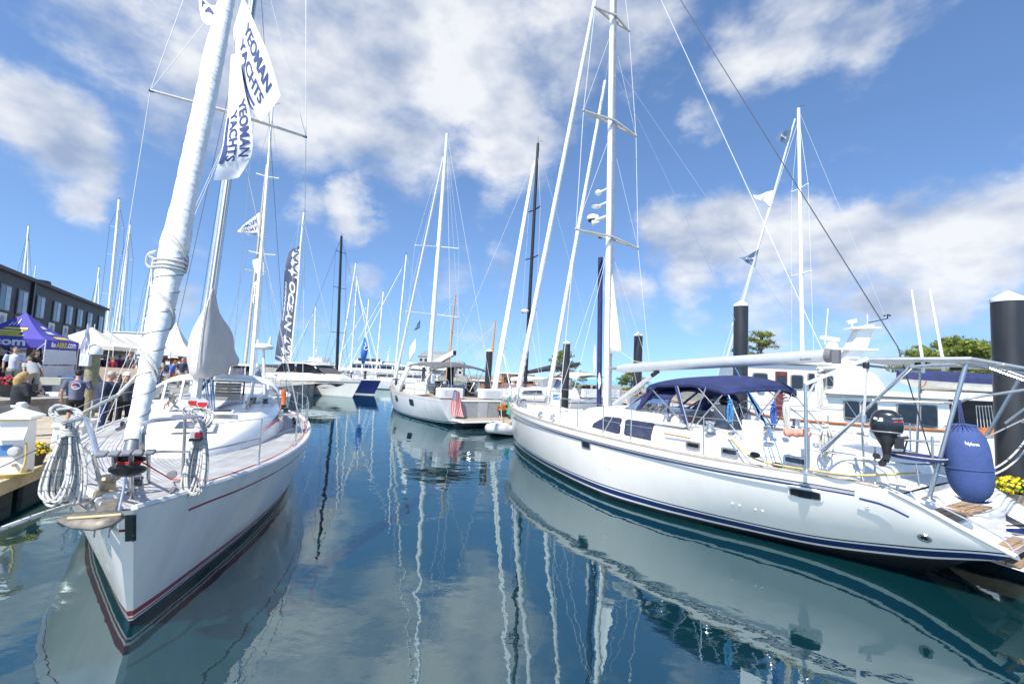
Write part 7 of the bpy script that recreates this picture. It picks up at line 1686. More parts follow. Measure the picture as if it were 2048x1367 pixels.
def motor_yacht(label, px, Y, deg, L_, beam, tiers, hm=HM_W, group='motor yachts across the harbour', fb=1.6, mast=None, um=.35, side=1, flare=.75):
    """tiers: (u0, u1, z0, z1, halfwidth, window band?)"""
    c = PY(px, 760, Y); a = R(deg); ax = Vector((math.sin(a), math.cos(a), 0)); bow = Vector((c.x, c.y, 0))-ax*L_*um
    fr = frame_from(bow, deg, side); root = thing('motor_yacht', label, 'motor yacht', tuple(fr.o), group)
    H = Hull(fr, L_*.09, L_*.93, L_*.93, bs=[(-L_*.09, .03), (L_*.1, beam*.3), (L_*.3, beam*.46), (L_*.6, beam*.5), (L_*.93, beam*.46)], zs=[(-L_*.09, fb*1.2), (L_*.3, fb*1.02), (L_*.6, fb*.9), (L_*.93, fb*.85)],
             bw=[(0, .01), (L_*.2, beam*.26), (L_*.5, beam*.43), (L_*.93, beam*.42)], zw=[(0, 0), (L_*.93, 0)], nt=24, nk=6, flare=.45)
    H.build(hm, root); H.deck(GRP, root, drop=.05, inset=.04, u1=L_*.92)
    for (u0, u1, z0, z1, w, win) in tiers:
        s_ = (z1-z0)*.8; rings = []
        for u, k in ((u0, .0), (u0+s_, 1), (u1-.05, 1), (u1, .97)):
            rings.append([fr.p(u, x*w*(1 if k else .8), lerp(z0, z1, q*(k if k else .04))) for x, q in [(-1.0, 0), (-.94, .9), (-.85, 1), (0, 1.05), (.85, 1), (.94, .9), (1.0, 0)]])
        ho = loft(rings, closed=False).build('superstructure', WHITE, root, smooth=False)
        if win:
            za, zb_ = lerp(z0, z1, .42), lerp(z0, z1, .82)
            for sd in (1, -1):
                n = max(2, int((u1-u0)/1.6))
                for k in range(n):
                    ua = lerp(u0+s_*.95, u1-.3, k/n)+.05; ub = lerp(u0+s_*.95, u1-.3, (k+1)/n)-.05; b = MB(); b.poly([fr.p(u, sd*(w*lerp(1, .94, (z-z0)/(z1-z0)/.9)+.004), z) for u, z in ((ua, za), (ub, za), (ub, zb_), (ua, zb_))], fr.n*sd*.03); b.build('window', GLASS, ho)
            b = MB(); b.poly([fr.p(u0+s_*f-.03, x*w*.86, lerp(z0, z1, f)+.03) for f, x in ((.35, -.92), (.35, .92), (.88, .92), (.88, -.92))], fr.ax*-.03); b.build('windscreen', GLASS, ho)
        b = MB(); b.beam(fr.p(u0+s_*.6, 0, z1+.06), fr.p(u1+.25, 0, z1+.06), w*2.08, .09); b.build('overhang_roof', WHITE, root, bevel=.02)
    for sd in (1, -1):
        b = MB(); us = [L_*f for f in (-.07, .05, .15, .27, .4)]
        for u in us: b.tube([H.edge(u, sd, 0, .05), H.edge(u, sd, .6, .05)], .015, 4)
        b.tube([H.edge(u, sd, .6, .05) for u in us], .015, 4); b.build('guard_rail', STEEL, root)
    if mast:
        u, z0, h = mast; b = MB(); b.beam(fr.p(u, 0, z0), fr.p(u+.5, 0, z0+h*.55), .9, .3, w2=.4, h2=.2); b.beam(fr.p(u+.3, -1.0, z0+h*.45), fr.p(u+.3, 1.0, z0+h*.45), .3, .1); mo = b.build('radar_mast', WHITE, root); b = MB(); b.lathe([(.1, 0), (.38, .08), (.38, .25), (.1, .35)], fr.p(u+.3, 0, z0+h*.55), 12); b.build('radar_dome', WHITE, mo, smooth=True); b = MB(); b.tube([fr.p(u+.5, 0, z0+h*.5), fr.p(u+.6, 0, z0+h)], .05, 5); b.build('aerial', WHITE2, mo)
    return root, fr, H
motor_yacht('white motor yacht with long dark windows behind the cream tents', 300, 60, -86, 22, 5.2, [(4, 19, 1.9, 4.3, 2.2, True), (6.5, 16, 4.4, 5.9, 1.8, False)], fb=2.0, um=.45, mast=(10, 5.9, 1.8))
# yacht astern of the near left one: white mast, furled headsail, cruiser with enclosure
sail_yacht('white-masted yacht astern of the boom cover, its tall mast in front of the clouds', (508, 745), (545, 214), 22, -28, 11.5, 3.5, r=.075, spread=(.46, .74), sw=1.25, um=4.6, furl=.07, boom=SAIL, wr=.008, wmat=WIRE)
b = MB(); p0, p1 = PY(492, 702, 21.6), PY(530, 365, 21.6)
sail_yacht('yacht with cream wooden mast just left of the white-masted one', (489, 735), (534, 330), 25.5, -28, 11, 3.4, r=.085, mm=pm('cream_spar', (.62, .52, .38), .4, var=.1), spread=(.5,), sw=1.2, um=4.4, furl=None, boom=SAIL, wr=.008, wmat=WIRE)
def cruiser():
    c = PY(418, 800, 21.0); fr = frame_from(Vector((c.x+.2, c.y-1.2, 0)), -14, 1); root = thing('cabin_cruiser', 'white cabin cruiser with dark plastic enclosure just behind the left yacht', 'motor boat', tuple(fr.o))
    H = simple_hull(fr, root, 8.5, 2.9, 1.15, HM_W)
    rings = []
    for u, w, z in ((1.6, .9, 1.3), (2.3, 1.15, 1.75), (5.6, 1.2, 1.8), (5.7, 1.2, 1.4)): rings.append([fr.p(u, x*w, lerp(1.05, z, q)) for x, q in [(-1.05, 0), (-1, .9), (-.8, 1), (0, 1.05), (.8, 1), (1, .9), (1.05, 0)]])
    loft(rings, closed=False).build('cabin', WHITE, root)
    z0, z1 = 1.78, 2.5; Q = lambda u, v, z: fr.p(u, v, z)
    for (p, q, r_, s_) in ((Q(2.6, -1.1, z0), Q(2.6, 1.1, z0), Q(3.0, .95, z1), Q(3.0, -.95, z1)), (Q(2.6, 1.1, z0), Q(5.4, 1.15, z0), Q(5.2, 1.0, z1), Q(3.0, .95, z1)), (Q(2.6, -1.1, z0), Q(5.4, -1.15, z0), Q(5.2, -1.0, z1), Q(3.0, -.95, z1))):
        b = MB(); b.poly([p, q, r_, s_]); b.build('enclosure_panel', pm('smoke_vinyl', (.05, .055, .075), .12, var=.4, scale=3), root)
        for k in (0, .33, .66, 1): MB().tube([lerp(p, q, k), lerp(s_, r_, k)], .03, 5).build('enclosure_frame', WHITE2, root)
    b = MB(); b.poly([Q(2.85, -1.08, z1), Q(2.85, 1.08, z1), Q(5.5, 1.1, z1), Q(5.5, -1.1, z1)], (0, 0, .10)); b.build('hard_top', WHITE, root, bevel=.03)
    b = MB(); b.beam(Q(6.2, .6, 1.5), Q(6.2, 1.1, 1.5), .1, .5); b.build('helm_seat', CANVAS_TAN, root)
    b = MB(); b.tube([fr.p(6.4, 1.0, 1.2), fr.p(6.4, 1.0, 1.75)], .07, 8); b.build('safety_buoy', RED, root)
    for sd in (1, -1):
        b = MB(); us = (-.3, .8, 2.0, 3.4)
        for u in us: b.tube([H.edge(u, sd, 0, .05), H.edge(u, sd, .55, .05)], .013, 4)
        b.tube([H.edge(u, sd, .55, .05) for u in us], .013, 4); b.build('guard_rail', STEEL, root)
cruiser()
# OCEAN banner yacht
OC = sail_yacht('white yacht with the tall patterned banner hoisted on its mast, behind the powerboat', (577, 735), (608, 425), 54, -80, 13.5, 4.0, r=.17, spread=(.22, .40, .58, .76, .92), sw=2.0, um=6.2, furl=None, boom=CANVAS_DARK, wr=.018)
def banner():
    Y = 53.5
    def mp(x, y):                                   # x across from the mast, y up the luff
        l = lerp(PY(565, 722, Y), PY(584, 500, Y), 0)
        right = [(581, 735), (588, 660), (596, 580), (602, 490)]; left = [(551, 718), (561, 640), (569, 560), (577, 503)]
        pr = lambda T, s_: (interp([(i/3, t[0]) for i, t in enumerate(T)], s_), interp([(i/3, t[1]) for i, t in enumerate(T)], s_))
        a, c = pr(right, y), pr(left, y); p = (lerp(a[0], c[0], x), lerp(a[1], c[1], x)); q = PY(p[0], p[1], Y); q.y += .22*math.sin(x*4+y*9)*x; return q
    BG = pm('slate_banner', (.085, .105, .16), .8, var=.12)
    b = MB(); b.grid([[mp(i/8, j/40) for i in range(9)] for j in range(41)]); o = b.build('banner', BG, None, smooth=True); tag(o, 'tall slate blue banner with white star pattern and OCEAN lettering on a mast', 'banner')
    f = lambda x, y: mp(x, y)+Vector((0, -.02, 0))
    vs = MB(); b = MB(); b.grid([[f(i/2*.09, j/40) for i in range(3)] for j in range(41)]); b.build('white_luff', WHT, o)
    def star(yc, h):
        for sx_ in (1, -1):
            b = MB(); n = 8
            # concave four-point star
            pts = [(0, 1), (.22, .22), (1, 0), (.22, -.22), (0, -1), (-.22, -.22), (-1, 0), (-.22, .22)]
        b = MB(); P = [f(.54+px_*.50, yc+py_*h*1.1) for px_, py_ in pts]; b.add(P+[f(.54, yc)], [(i, (i+1) % 8, 8) for i in range(8)]); b.build('white_star', WHT, o)
        for s_ in (1, -1):
            b = MB(); b.add([f(.10, yc+s_*h*.25), f(.10, yc+s_*h), f(.36, yc+s_*h)], [(0, 1, 2)]); b.build('white_corner', WHT, o)
    for yc, h in ((.035, .030), (.115, .042), (.205, .042), (.785, .040), (.870, .040), (.945, .03)): star(yc, h)
    # lettering reads downwards
    def lm(x, y): return f(.84-(1-y)*.0-.58*(1-y)-.02, .70-x*.40)
    letters('lettering', 'OCEAN', lambda x, y: f(.20+.46*(1-y), .70-x*.40), WHITE, o, bold=.03)
    letters('lettering', 'THE HARBOUR'[:0] or 'INDEPENDENCE', lambda x, y: f(.82+.10*(1-y), .66-x*.32), WHITE, o)
banner()
def powerboat():
    st = Vector((-23.4, 46.0, 0)); bw = Vector((-14.3, 41.3, 0)); ax = (st-bw).normalized(); fr = Fr(bw, ax, Vector((-ax.y, ax.x, 0)) if Vector((-ax.y, ax.x, 0)).y < 0 else Vector((ax.y, -ax.x, 0)))
    root = thing('powerboat', 'white sport powerboat with a long dark hull window, bow to the right', 'powerboat', tuple(fr.o)); L_ = (st-bw).length; beam = 3.3
    H = Hull(fr, .95, L_, L_, bs=[(-.95, .04), (.6, .7), (2, 1.25), (4.5, 1.6), (L_, 1.55)], zs=[(-.95, 1.55), (1, 1.5), (4, 1.42), (L_, 1.15)], bw=[(0, .02), (2, .8), (5, 1.3), (L_, 1.4)], zw=[(0, 0), (L_, 0)], nt=30, nk=8, flare=.35)
    H.build(hullmat('powerboat_hull', (.70, .70, .66), boot=(.55, .56, .56)), root); H.deck(GRP, root, drop=.04, inset=.04)
    # long swoop window follows the hull side
    P = [H.pick(*q) for q in ((614, 768), (625, 773), (650, 775), (676, 772), (689, 767), (660, 766.5), (635, 766.5))]
    P = [p for p in P if p]
    if len(P) > 3: b = MB(); b.poly([p[0]+p[1]*.02 for p in P], P[0][1]*.01); b.build('hull_window', GLASS, root)
    b = MB(); b.tube([H.edge(lerp(-.9, L_, i/20), 1, -.12, -.01) for i in range(21)], .03, 5); b.build('rub_rail', pm('grey_strip', (.3, .3, .3), .5), root)
    rings = []
    for u, w, z in ((1.2, .5, 1.62), (2.2, 1.0, 1.95), (4.5, 1.2, 2.1), (L_-1.5, 1.25, 1.9), (L_-1.2, 1.2, 1.5)): rings.append([fr.p(u, x*w, lerp(1.3, z, q)) for x, q in [(-1.1, 0), (-1, .8), (-.8, 1), (0, 1.04), (.8, 1), (1, .8), (1.1, 0)]])
    loft(rings, closed=False).build('foredeck', WHITE, root, smooth=True)
    roof = [(3.9, 2.80), (5.0, 2.95), (8.6, 2.92), (9.6, 2.82)]
    b = MB(); b.grid([[fr.p(u, v, z-.05*abs(v)) for v in (-1.25, -.6, 0, .6, 1.25)] for u, z in roof]); b.build('hard_top', pm('champagne_roof', (.66, .65, .60), .35, var=.05), root, smooth=True, solid=.10)
    b = MB(); b.grid([[fr.p(u, v, z) for v in (-1.1, 0, 1.1)] for u, z in ((2.7, 2.05), (4.2, 2.78))]); b.build('windscreen', GLASS, root)
    for sd in (1, -1):
        b = MB(); b.poly([fr.p(2.9, sd*1.12, 2.05), fr.p(4.4, sd*1.12, 2.76), fr.p(6.4, sd*1.12, 2.82), fr.p(6.4, sd*1.18, 2.05)]); b.build('side_window', GLASS, root)
        b = MB(); b.poly([fr.p(6.7, sd*1.18, 2.05), fr.p(6.7, sd*1.12, 2.82), fr.p(8.6, sd*1.12, 2.82), fr.p(9.4, sd*1.2, 1.95)]); b.build('side_window', GLASS, root)
        b = MB(); b.tube(curve([H.edge(-.7, sd, .5, .05), H.edge(1.5, sd, .55, .1), H.edge(3.6, sd, .5, .1), H.edge(4.4, sd, .05, .1)], 5), .018, 5)
        for u in (-.7, .6, 2, 3.4): b.tube([H.edge(u, sd, 0, .08), H.edge(u, sd, .52, .08)], .016, 4)
        b.build('bow_rail', STEEL, root)
    for u, v in ((7.2, .4), (7.2, -.5)): MB().box(fr.p(u, v, 2.2), (.5, .5, .8), rot=fr.mat()).build('helm_seat', WHITE2, root, bevel=.06)
powerboat()
NB = sail_yacht('navy blue yacht with a tall black mast, bow pointing right behind the powerboat', (672, 765), (683, 472), 49, -62+180-180, 14.5, 4.2, 1.35, hm=HM_N, mm=CARBON, r=.17, spread=(.30, .62, .88), sw=1.9, um=5.6, furl=None, boom=None, wr=.014, wmat=WIRED)
# white masts in the middle distance
for i, (pb, pt, Y, deg, L_, lab) in enumerate((((677, 745), (712, 527), 70, -70, 14, 'leaning white mast immediately right of the black mast'), ((702, 745), (714, 560), 78, -75, 13, 'white mast second right of the black mast'), ((723, 755), (738, 598), 84, 60, 12, 'short white mast above the blue pennant'), ((751, 755), (767, 583), 80, 70, 13, 'white mast above the far dock, third right of the black mast'), ((788, 775), (813, 510), 62, 75, 14, 'tall slim white mast left of the flag-bearing yacht'), ((627, 745), (631, 613), 82, 80, 11, 'short white mast between the banner and the black mast'))):
    sail_yacht(lab, pb, pt, Y, deg, L_, r=.15 if i != 4 else .14, spread=(.45, .72) if i % 2 else (.5,), sw=1.7, furl=.05, boom=SAIL, wr=.016, group='white masted yachts across the harbour')
motor_yacht('large white motor yacht with radar mast behind the powerboat bow', 712, 118, 70, 20, 5.4, [(4, 16, 2.0, 3.9, 2.4, True), (6, 13, 4.0, 5.4, 2.0, True)], fb=1.9, mast=(8, 5.4, 4.0))
motor_yacht('white motor yacht left of the black mast, far off', 622, 122, 110, 18, 5, [(4, 14, 1.9, 3.8, 2.2, True), (6, 11, 3.9, 5.0, 1.8, False)], fb=1.8, mast=(7, 5.0, 3.0))
motor_yacht('white flybridge yacht right of the blue pennant, far off', 762, 120, 60, 15, 4.8, [(3.5, 12, 1.8, 3.6, 2.1, True), (5, 10, 3.7, 4.7, 1.7, False)], fb=1.8, mast=(6.5, 4.7, 4.4))
for i, (px, Y, deg, L_, lab) in enumerate(((792, 78, 80, 9, 'small white runabout moored left of the far thin piling'), (818, 74, 92, 10, 'small white cuddy boat on the far dock right of the thin piling'), (838, 80, 85, 9, 'small white boat moored below the grey hotel'), (758, 70, 88, 9, 'low white boat at the far dock right of the navy hull'), (655, 88, 80, 12, 'white cruiser seen under the powerboat roof line'))):
    motor_yacht(lab, px, Y, deg, L_, 2.9, [(2.2, L_-2.5, 1.1, 2.1, 1.1, True)], fb=1.15, group='small white boats on the far dock')

# ---------------------------------------------------------------- yacht moored stern-to in the middle
def centre_yacht():
    S = Vector((-1.75, 22.9, 0)); hd = Vector((-.55, .835, 0)).normalized(); L_ = 12.2; fr = Fr(S+hd*L_, -hd, Vector((-hd.y, hd.x, 0))*1)
    # n: towards picture left (its port side)
    if fr.n.x > 0: fr.n = -fr.n
    root = thing('sailing_yacht', 'white cruising yacht moored stern-to in the middle with an open bathing platform', 'sailing yacht', tuple(fr.o))
    H = Hull(fr, .25, L_, L_-.1, bs=[(-.25, .03), (1, .62), (2.5, 1.18), (5, 1.78), (8, 2.0), (10.5, 1.98), (L_, 1.88)], zs=[(-.25, 1.55), (3, 1.45), (8, 1.36), (L_, 1.34)],
             bw=[(0, .02), (2, .62), (5, 1.3), (8, 1.5), (10.5, 1.3), (L_, 1.1)], zw=[(0, 0), (10.5, 0), (L_, .10)], nt=36, nk=10, flare=.8)
    H.build(ramp_mat('white_hull_dark_boot', 'Object', 2, [('UV', 0, 0, 0, (.74, .74, .74)), ('UV', 0, .12, .17, (.03, .06, .2)), ('UV', 0, -3, .09, (.02, .025, .04)), ('UV', 1, .13, .15, (.4, .41, .42))], rough=.2, coat=.5), root); H.deck(TEAKL, root, drop=.05, inset=.05)
    for px, py in ((793, 796), (823, 804)):
        q = H.pick(px, py)
        if q: port_light(q[0], q[1], .62, .36, root, frame=BLACK, rim=.02)
    # transom: garage opening as a grey panel with its shade painted in, platform, seats
    T = lambda v, z, du=0: fr.p(L_+du, v, z)
    b = MB(); b.poly([T(1.0, .42, .01), T(-1.45, .42, .01), T(-1.5, 1.22, .01), T(1.0, 1.22, .01)], fr.ax*.02); b.build('garage_shade_panel', pm('painted_shade_grey', (.30, .31, .32), .6, var=.1), root)
    b = MB(); b.tube([T(1.05, .38, .035), T(-1.5, .38, .035), T(-1.55, 1.26, .035), T(1.05, 1.26, .035)], .03, 6, closed=True); b.build('garage_frame', WHITE, root)
    b = MB(); b.poly([T(-.2, .42, .035), T(-.75, .42, .035), T(-.75, 1.2, .035), T(-.2, 1.2, .035)], fr.ax*.02); b.build('stowage_panel', pm('mid_grey_panel', (.40, .41, .42), .6), root)
    b = MB(); b.box(T(-.25, .36, .65), (1.25, 3.0, .09), rot=fr.mat()); pf = b.build('bathing_platform', WHITE, root, bevel=.02)
    b = MB(); b.box(T(-.25, .413, .65), (1.18, 2.9, .02), rot=fr.mat()); b.build('platform_teak', TEAKL, pf)
    for v in (-.35, -.8): b = MB(); b.tube([T(v, .44, 1.1), T(v, .35, 1.35), T(v, -.3, 1.38)], .02, 6); b.build('swim_ladder', BLACK, pf)
    for v0, v1 in ((1.85, .55), (-.55, -1.8)):
        b = MB(); b.box(fr.p(L_-.45, (v0+v1)/2, 1.62), (.55, abs(v1-v0), .52), rot=fr.mat()); st = b.build('stern_seat', WHITE, root, bevel=.06); b = MB(); b.poly(disc_on(fr.p(L_-.17, (v0+v1)/2, 1.62), fr.ax, .42, .15, n=24, sq=6)); b.build('locker_door', pm('pale_grey_gelcoat', (.62, .63, .63), .4), st)
    # coachroof, windows
    rings = []
    for u, w, z in ((2.2, .4, 1.55), (3.0, .9, 1.72), (5, 1.3, 1.85), (7.2, 1.4, 1.95), (7.4, 1.4, 1.5)): rings.append([fr.p(u, x*w, lerp(1.36, z, q)) for x, q in [(-1.05, 0), (-1, .85), (-.85, 1), (0, 1.05), (.85, 1), (1, .85), (1.05, 0)]])
    cb = loft(rings, closed=False).build('coachroof', WHITE, root, smooth=True)
    for sd in (1, -1):
        for u0, u1 in ((3.6, 4.8), (5.1, 6.6)):
            b = MB(); b.poly([fr.p(u, sd*v, z) for u, v, z in ((u0, interp([(3, .96), (5, 1.36), (7.2, 1.46)], u0), 1.52), (u1, interp([(3, .96), (5, 1.36), (7.2, 1.46)], u1), 1.55), (u1, interp([(3, .96), (5, 1.35), (7.2, 1.44)], u1), 1.75), (u0, interp([(3, .96), (5, 1.35), (7.2, 1.44)], u0), 1.68))], fr.n*sd*.02); b.build('window', GLASS, cb)
        b = MB(); b.beam(fr.p(6.6, sd*1.5, 1.5), fr.p(9.6, sd*1.6, 1.75), .25, .7); b.build('cockpit_coaming', WHITE, root, bevel=.05)
        b = MB(); us = (0, 1.5, 3, 4.5, 6, 7.5, 9, 10.5, 11.8)
        for u in us: b.tube([H.edge(u, sd, 0, .06), H.edge(u, sd, .62, .06)], .014, 4)
        for dz in (.62, .32): b.tube([H.edge(u, sd, dz, .06) for u in us], .009, 4)
        b.build('guard_rail', STEEL, root)
        b = MB(); c = fr.p(10.2, sd*.95, 2.0); b.tube([c+fr.n*math.cos(t)*.42+Vector((0, 0, math.sin(t)*.42)) for t in [2*math.pi*j/22 for j in range(22)]], .02, 5, closed=True); [b.tube([c, c+fr.n*math.cos(t)*.42+Vector((0, 0, math.sin(t)*.42))], .012, 4) for t in (0, 1.05, 2.1, 3.14, 4.2, 5.2)]; b.build('steering_wheel', STEEL, root, smooth=True)
        b = MB(); b.beam(fr.p(9.85, sd*.95, 1.4), fr.p(9.8, sd*.95, 2.15), .45, .3); b.build('helm_pedestal', BLACK, root, bevel=.04)
    # targa arch, sprayhood and bimini (grey)
    for sd in (1, -1):
        b = MB(); b.beam(fr.p(5.2, sd*1.55, 1.45), fr.p(6.9, sd*1.5, 3.05), .55, .16, up=fr.n, w2=.38); b.build('arch_leg', WHITE, root, bevel=.04)
    b = MB(); b.beam(fr.p(6.9, 1.58, 3.05), fr.p(6.9, -1.58, 3.05), .55, .14); b.build('arch_top', WHITE, root, bevel=.04)
    b = MB(); b.grid([[fr.p(u, v*1.6, z-.22*abs(v)**2.2) for v in (-1, -.8, -.5, 0, .5, .8, 1)] for u, z in ((6.7, 3.14), (7.6, 3.24), (9.0, 3.22), (10.2, 3.10), (10.5, 2.96))]); b.build('bimini', pm('mid_grey_canvas', (.12, .12, .125), .8, var=.15), root, smooth=True, solid=.03)
    for sd in (1, -1):
        for u0, u1 in ((9.0, 7.4), (9.0, 8.4), (9.0, 9.6), (9.0, 10.4)): MB().tube([fr.p(u0, sd*1.7, 1.75), fr.p(u1, sd*1.55, 3.0)], .016, 6).build('bimini_frame', STEEL, root)
    b = MB(); b.grid([[fr.p(7.2+.1*math.sin(j*2), -1.2+.12*j, z) for j in range(5)] for z in (1.9, 2.5, 3.0)]); b.build('rolled_side_curtain', CANVAS_DARK, root, smooth=True, solid=.04)
    b = MB(); b.tube(curve([fr.p(L_-.2, .45, 1.9), fr.p(L_-.2, .45, 2.25), fr.p(L_-.2, -.25, 2.25), fr.p(L_-.2, -.25, 1.9)], 3), .016, 6); b.build('stern_rail', STEEL, root)
    # mast & rig
    mb = fr.hit(858, 745); mt = fr.hit(894, 268); mb.z = 1.9
    dm = (mt-fr.hit(858, 745))/(mt.z-fr.hit(858, 745).z)
    b = MB(); P = [fr.hit(858, 745)+dm*(z-fr.hit(858, 745).z) for z in (1.85, 6, 11, mt.z)]; b.tube(P, [.15, .15, .13, .09], 12); mast = b.build('mast', ALUW, root, smooth=True)
    um, _ = fr.uv(P[0])
    for (l, r_) in (((812, 622), (917, 634)), ((830, 490), (918, 497))):
        zz = fr.hit((l[0]+r_[0])/2+2, (l[1]+r_[1])/2).z; c = P[0]+dm*(zz-P[0].z); u_, _ = fr.uv(c)
        for e in (l, r_): b = MB(); b.beam(c, fr.hitu(*e, u_+.25), .10, .05); b.build('spreader', ALUW, mast)
        for sd, e in ((1, l), (-1, r_)): rigging('shroud', [[H.edge(um+.2, sd, 0, .05), fr.hitu(*e, u_+.25), mt-dm*.3]], WIREW, root, r=.009, n=4)
    rigging('backstay', [[fr.p(L_-.2, 1.2, 1.4), mt], [fr.p(L_-.2, -1.2, 1.4), mt]], WIREW, root, r=.009, n=4)
    fb_, ft = fr.p(.05, 0, 1.6), mt-dm*.6
    b = MB(); k = 30; b.tube([lerp(fb_, ft, .03+.92*i/k) for i in range(k+1)], [lerp(.10, .05, i/k) for i in range(k+1)], 8); b.build('furled_genoa', SAIL, root, smooth=True)
    B0, B1 = fr.hit(852, 735), fr.hit(914, 714); uB, _ = fr.uv(B1)
    c0 = P[0]+dm*(2.95-P[0].z); c1 = fr.p(min(uB, 9.6), 0, 3.75)
    b = MB(); b.beam(c0, c1, .26, .36, w2=.22, h2=.30); bo = b.build('boom', WHITE, root, bevel=.06); b = MB(); b.beam(c1, c1+fr.ax*.05, .18, .24); b.build('boom_end', BLACK, bo)
    return root, fr, H, fb_, ft
CY, CF, CH, cfb, cft = centre_yacht()
def us_flag():
    T0, T1 = PY(914, 782, 22.2), PY(915, 792, 22.2); root = thing('ensign', 'stars and stripes flag hanging from the stern of the middle yacht', 'flag', tuple(PY(918, 795, 22.2)))
    b = MB(); b.tube([PY(917, 825, 22.2), PY(913, 778, 22.2)], .014, 6); b.build('flag_staff', ALUW, root)
    def mp(x, y):                                            # x along the fly (downwards), y across
        c = (lerp(914, 918, x)+(y-.5)*lerp(9, 25, x**.7)-3.5*math.sin(x*2.6), lerp(781, 832, x)+(y-.5)*4); q = PY(c[0], c[1], 22.1); q.y += .04*math.sin(y*7+x*3); return q
    RS = pm('flag_red', (.55, .035, .05), .8, var=.08); NS = pm('flag_navy', (.03, .04, .17), .8, var=.08)
    b = MB(); b.grid([[mp(i/20, j/26) for j in range(27)] for i in range(21)]); fl = b.build('flag_cloth', WHT, root, smooth=True)
    f = lambda x, y: mp(x, y)+Vector((0, -.03, 0))
    for k in range(7):
        y0, y1 = (2*k)/13, (2*k+1)/13; x0 = .38 if y0 < .54 else 0; b = MB(); b.grid([[f(lerp(x0, 1, i/16), y) for y in (y0, (y0+y1)/2, y1)] for i in range(17)]); b.build('red_stripe', RS, fl)
    b = MB(); b.grid([[f(.38*i/6, .54*j/8) for j in range(9)] for i in range(7)]); cn = b.build('canton', NS, fl)
    g = lambda x, y: mp(x, y)+Vector((0, -.05, 0))
    st = MB()
    for r_ in range(5):
        for q in range(6): x, y = .03+.34*(q+.3)/6, .03+.5*(r_+.3)/5; st.add([g(x, y), g(x+.02, y+.03), g(x+.04, y), g(x+.02, y-.03)], [(0, 1, 2, 3)])
    tag(st.build('stars', WHT, cn), kind='stuff')
us_flag()
def pennant(name, label, pts_top, pts_bot, Y, mat, text=None, tmat=None, group=None, amp=.08, tx=(.2, .9, .25, .75), bars=None, n=14, text2=None, tx2=None):
    """flag between an upper and a lower edge, each a list of pixels surveyed at one distance"""
    def ed(T, s_): k = len(T)-1; return (interp([(i/k, t[0]) for i, t in enumerate(T)], s_), interp([(i/k, t[1]) for i, t in enumerate(T)], s_))
    def mp(x, y):
        a, c = ed(pts_bot, x), ed(pts_top, x); q = PY(lerp(a[0], c[0], y), lerp(a[1], c[1], y), Y); q.y += amp*math.sin(x*6+y*2.2)*x; return q
    b = MB(); b.grid([[mp(i/n, j/8) for j in range(9)] for i in range(n+1)]); o = b.build(name, mat, None, smooth=True); tag(o, label, 'flag', group)
    dv = Vector((0, -max(.006, Y*.0012), 0))
    if text: letters('lettering', text, lambda x, y: mp(lerp(tx[0], tx[1], x), lerp(tx[2], tx[3], y))+dv, tmat, o, bold=.025)
    if text2: letters('lettering', text2, lambda x, y: mp(lerp(tx2[0], tx2[1], x), lerp(tx2[2], tx2[3], y))+dv, tmat, o, bold=.025)
    for (x0, x1, y0, y1) in bars or ():
        q = MB(); q.grid([[mp(lerp(x0, x1, i/8), y)+dv for y in (y0, y1)] for i in range(9)]); q.build('bar', tmat, o)
    return o
FLW = pm('white_flag_cloth', (.78, .78, .80), .8, var=.05, bump=.35, bscale=5); FLN = pm('flag_print_navy', (.03, .055, .20), .7, var=.08); FLB = pm('slate_flag', (.09, .14, .22), .8, var=.15)
# big white pennants flown between headsail and mast of the left yacht
G1 = 'white pennants with navy lettering on the left yacht'
pennant('pennant', 'white pennant with navy lettering flying right of the wrapped headsail, upper one', [(486, -8), (512, 52), (537, 110), (558, 188)], [(466, 60), (474, 130), (496, 205), (523, 244)], 8.6, FLW, 'YEOMAN', FLN, G1, .06, (.20, .86, .56, .82), [(.40, .80, .09, .15), (.46, .82, .02, .055)], text2='YACHTS', tx2=(.22, .86, .24, .46))
pennant('pennant', 'white pennant with navy lettering hanging lower, its tail below the spreader', [(478, 105), (488, 170), (503, 235), (503, 300), (472, 350)], [(462, 110), (455, 200), (449, 260), (447, 310), (429, 362)], 8.5, FLW, 'YEOMAN', FLN, G1, .10, (.34, .80, .60, .92), [(.40, .72, .05, .15), (.68, .86, .04, .20)], text2='YACHTS', tx2=(.38, .84, .22, .52))
pennant('pennant', 'white pennant cut by the top edge, left of the wrapped headsail', [(392, -60), (402, -25), (420, 10), (452, -5)], [(396, -60), (399, 25), (418, 52), (450, 48)], 8.9, FLW, 'YA', FLN, G1, .06, (.35, .8, .5, .85))
b = MB(); b.tube([PY(440, 345, 8.55), PY(470, 75, 8.6), PY(482, -60, 8.7)], .006, 5); tag(b.build('flag_halyard', ROPEW, None), 'thin white halyard carrying the two lettered pennants', 'rope')
pennant('pennant', 'white pennant with reversed lettering left of the cream wooden mast', [(519, 424), (500, 440), (485, 452), (474, 460)], [(518, 472), (500, 470), (485, 466), (475, 463)], 24.5, FLW, 'YEOMAN', FLN, 'white pennants on the yachts astern', .08, (.06, .75, .58, .82), [(.05, .7, .10, .15), (.05, .7, .02, .06)], text2='YACHTS', tx2=(.06, .75, .26, .48))
pennant('pennant', 'white pennant folded against the cream mast, lower down', [(524, 514), (527, 525), (528, 540), (526, 549)], [(505, 520), (506, 532), (512, 545), (524, 550)], 24.6, FLW, 'YEOMAN', FLN, 'white pennants on the yachts astern', .05, (.1, .8, .55, .85))
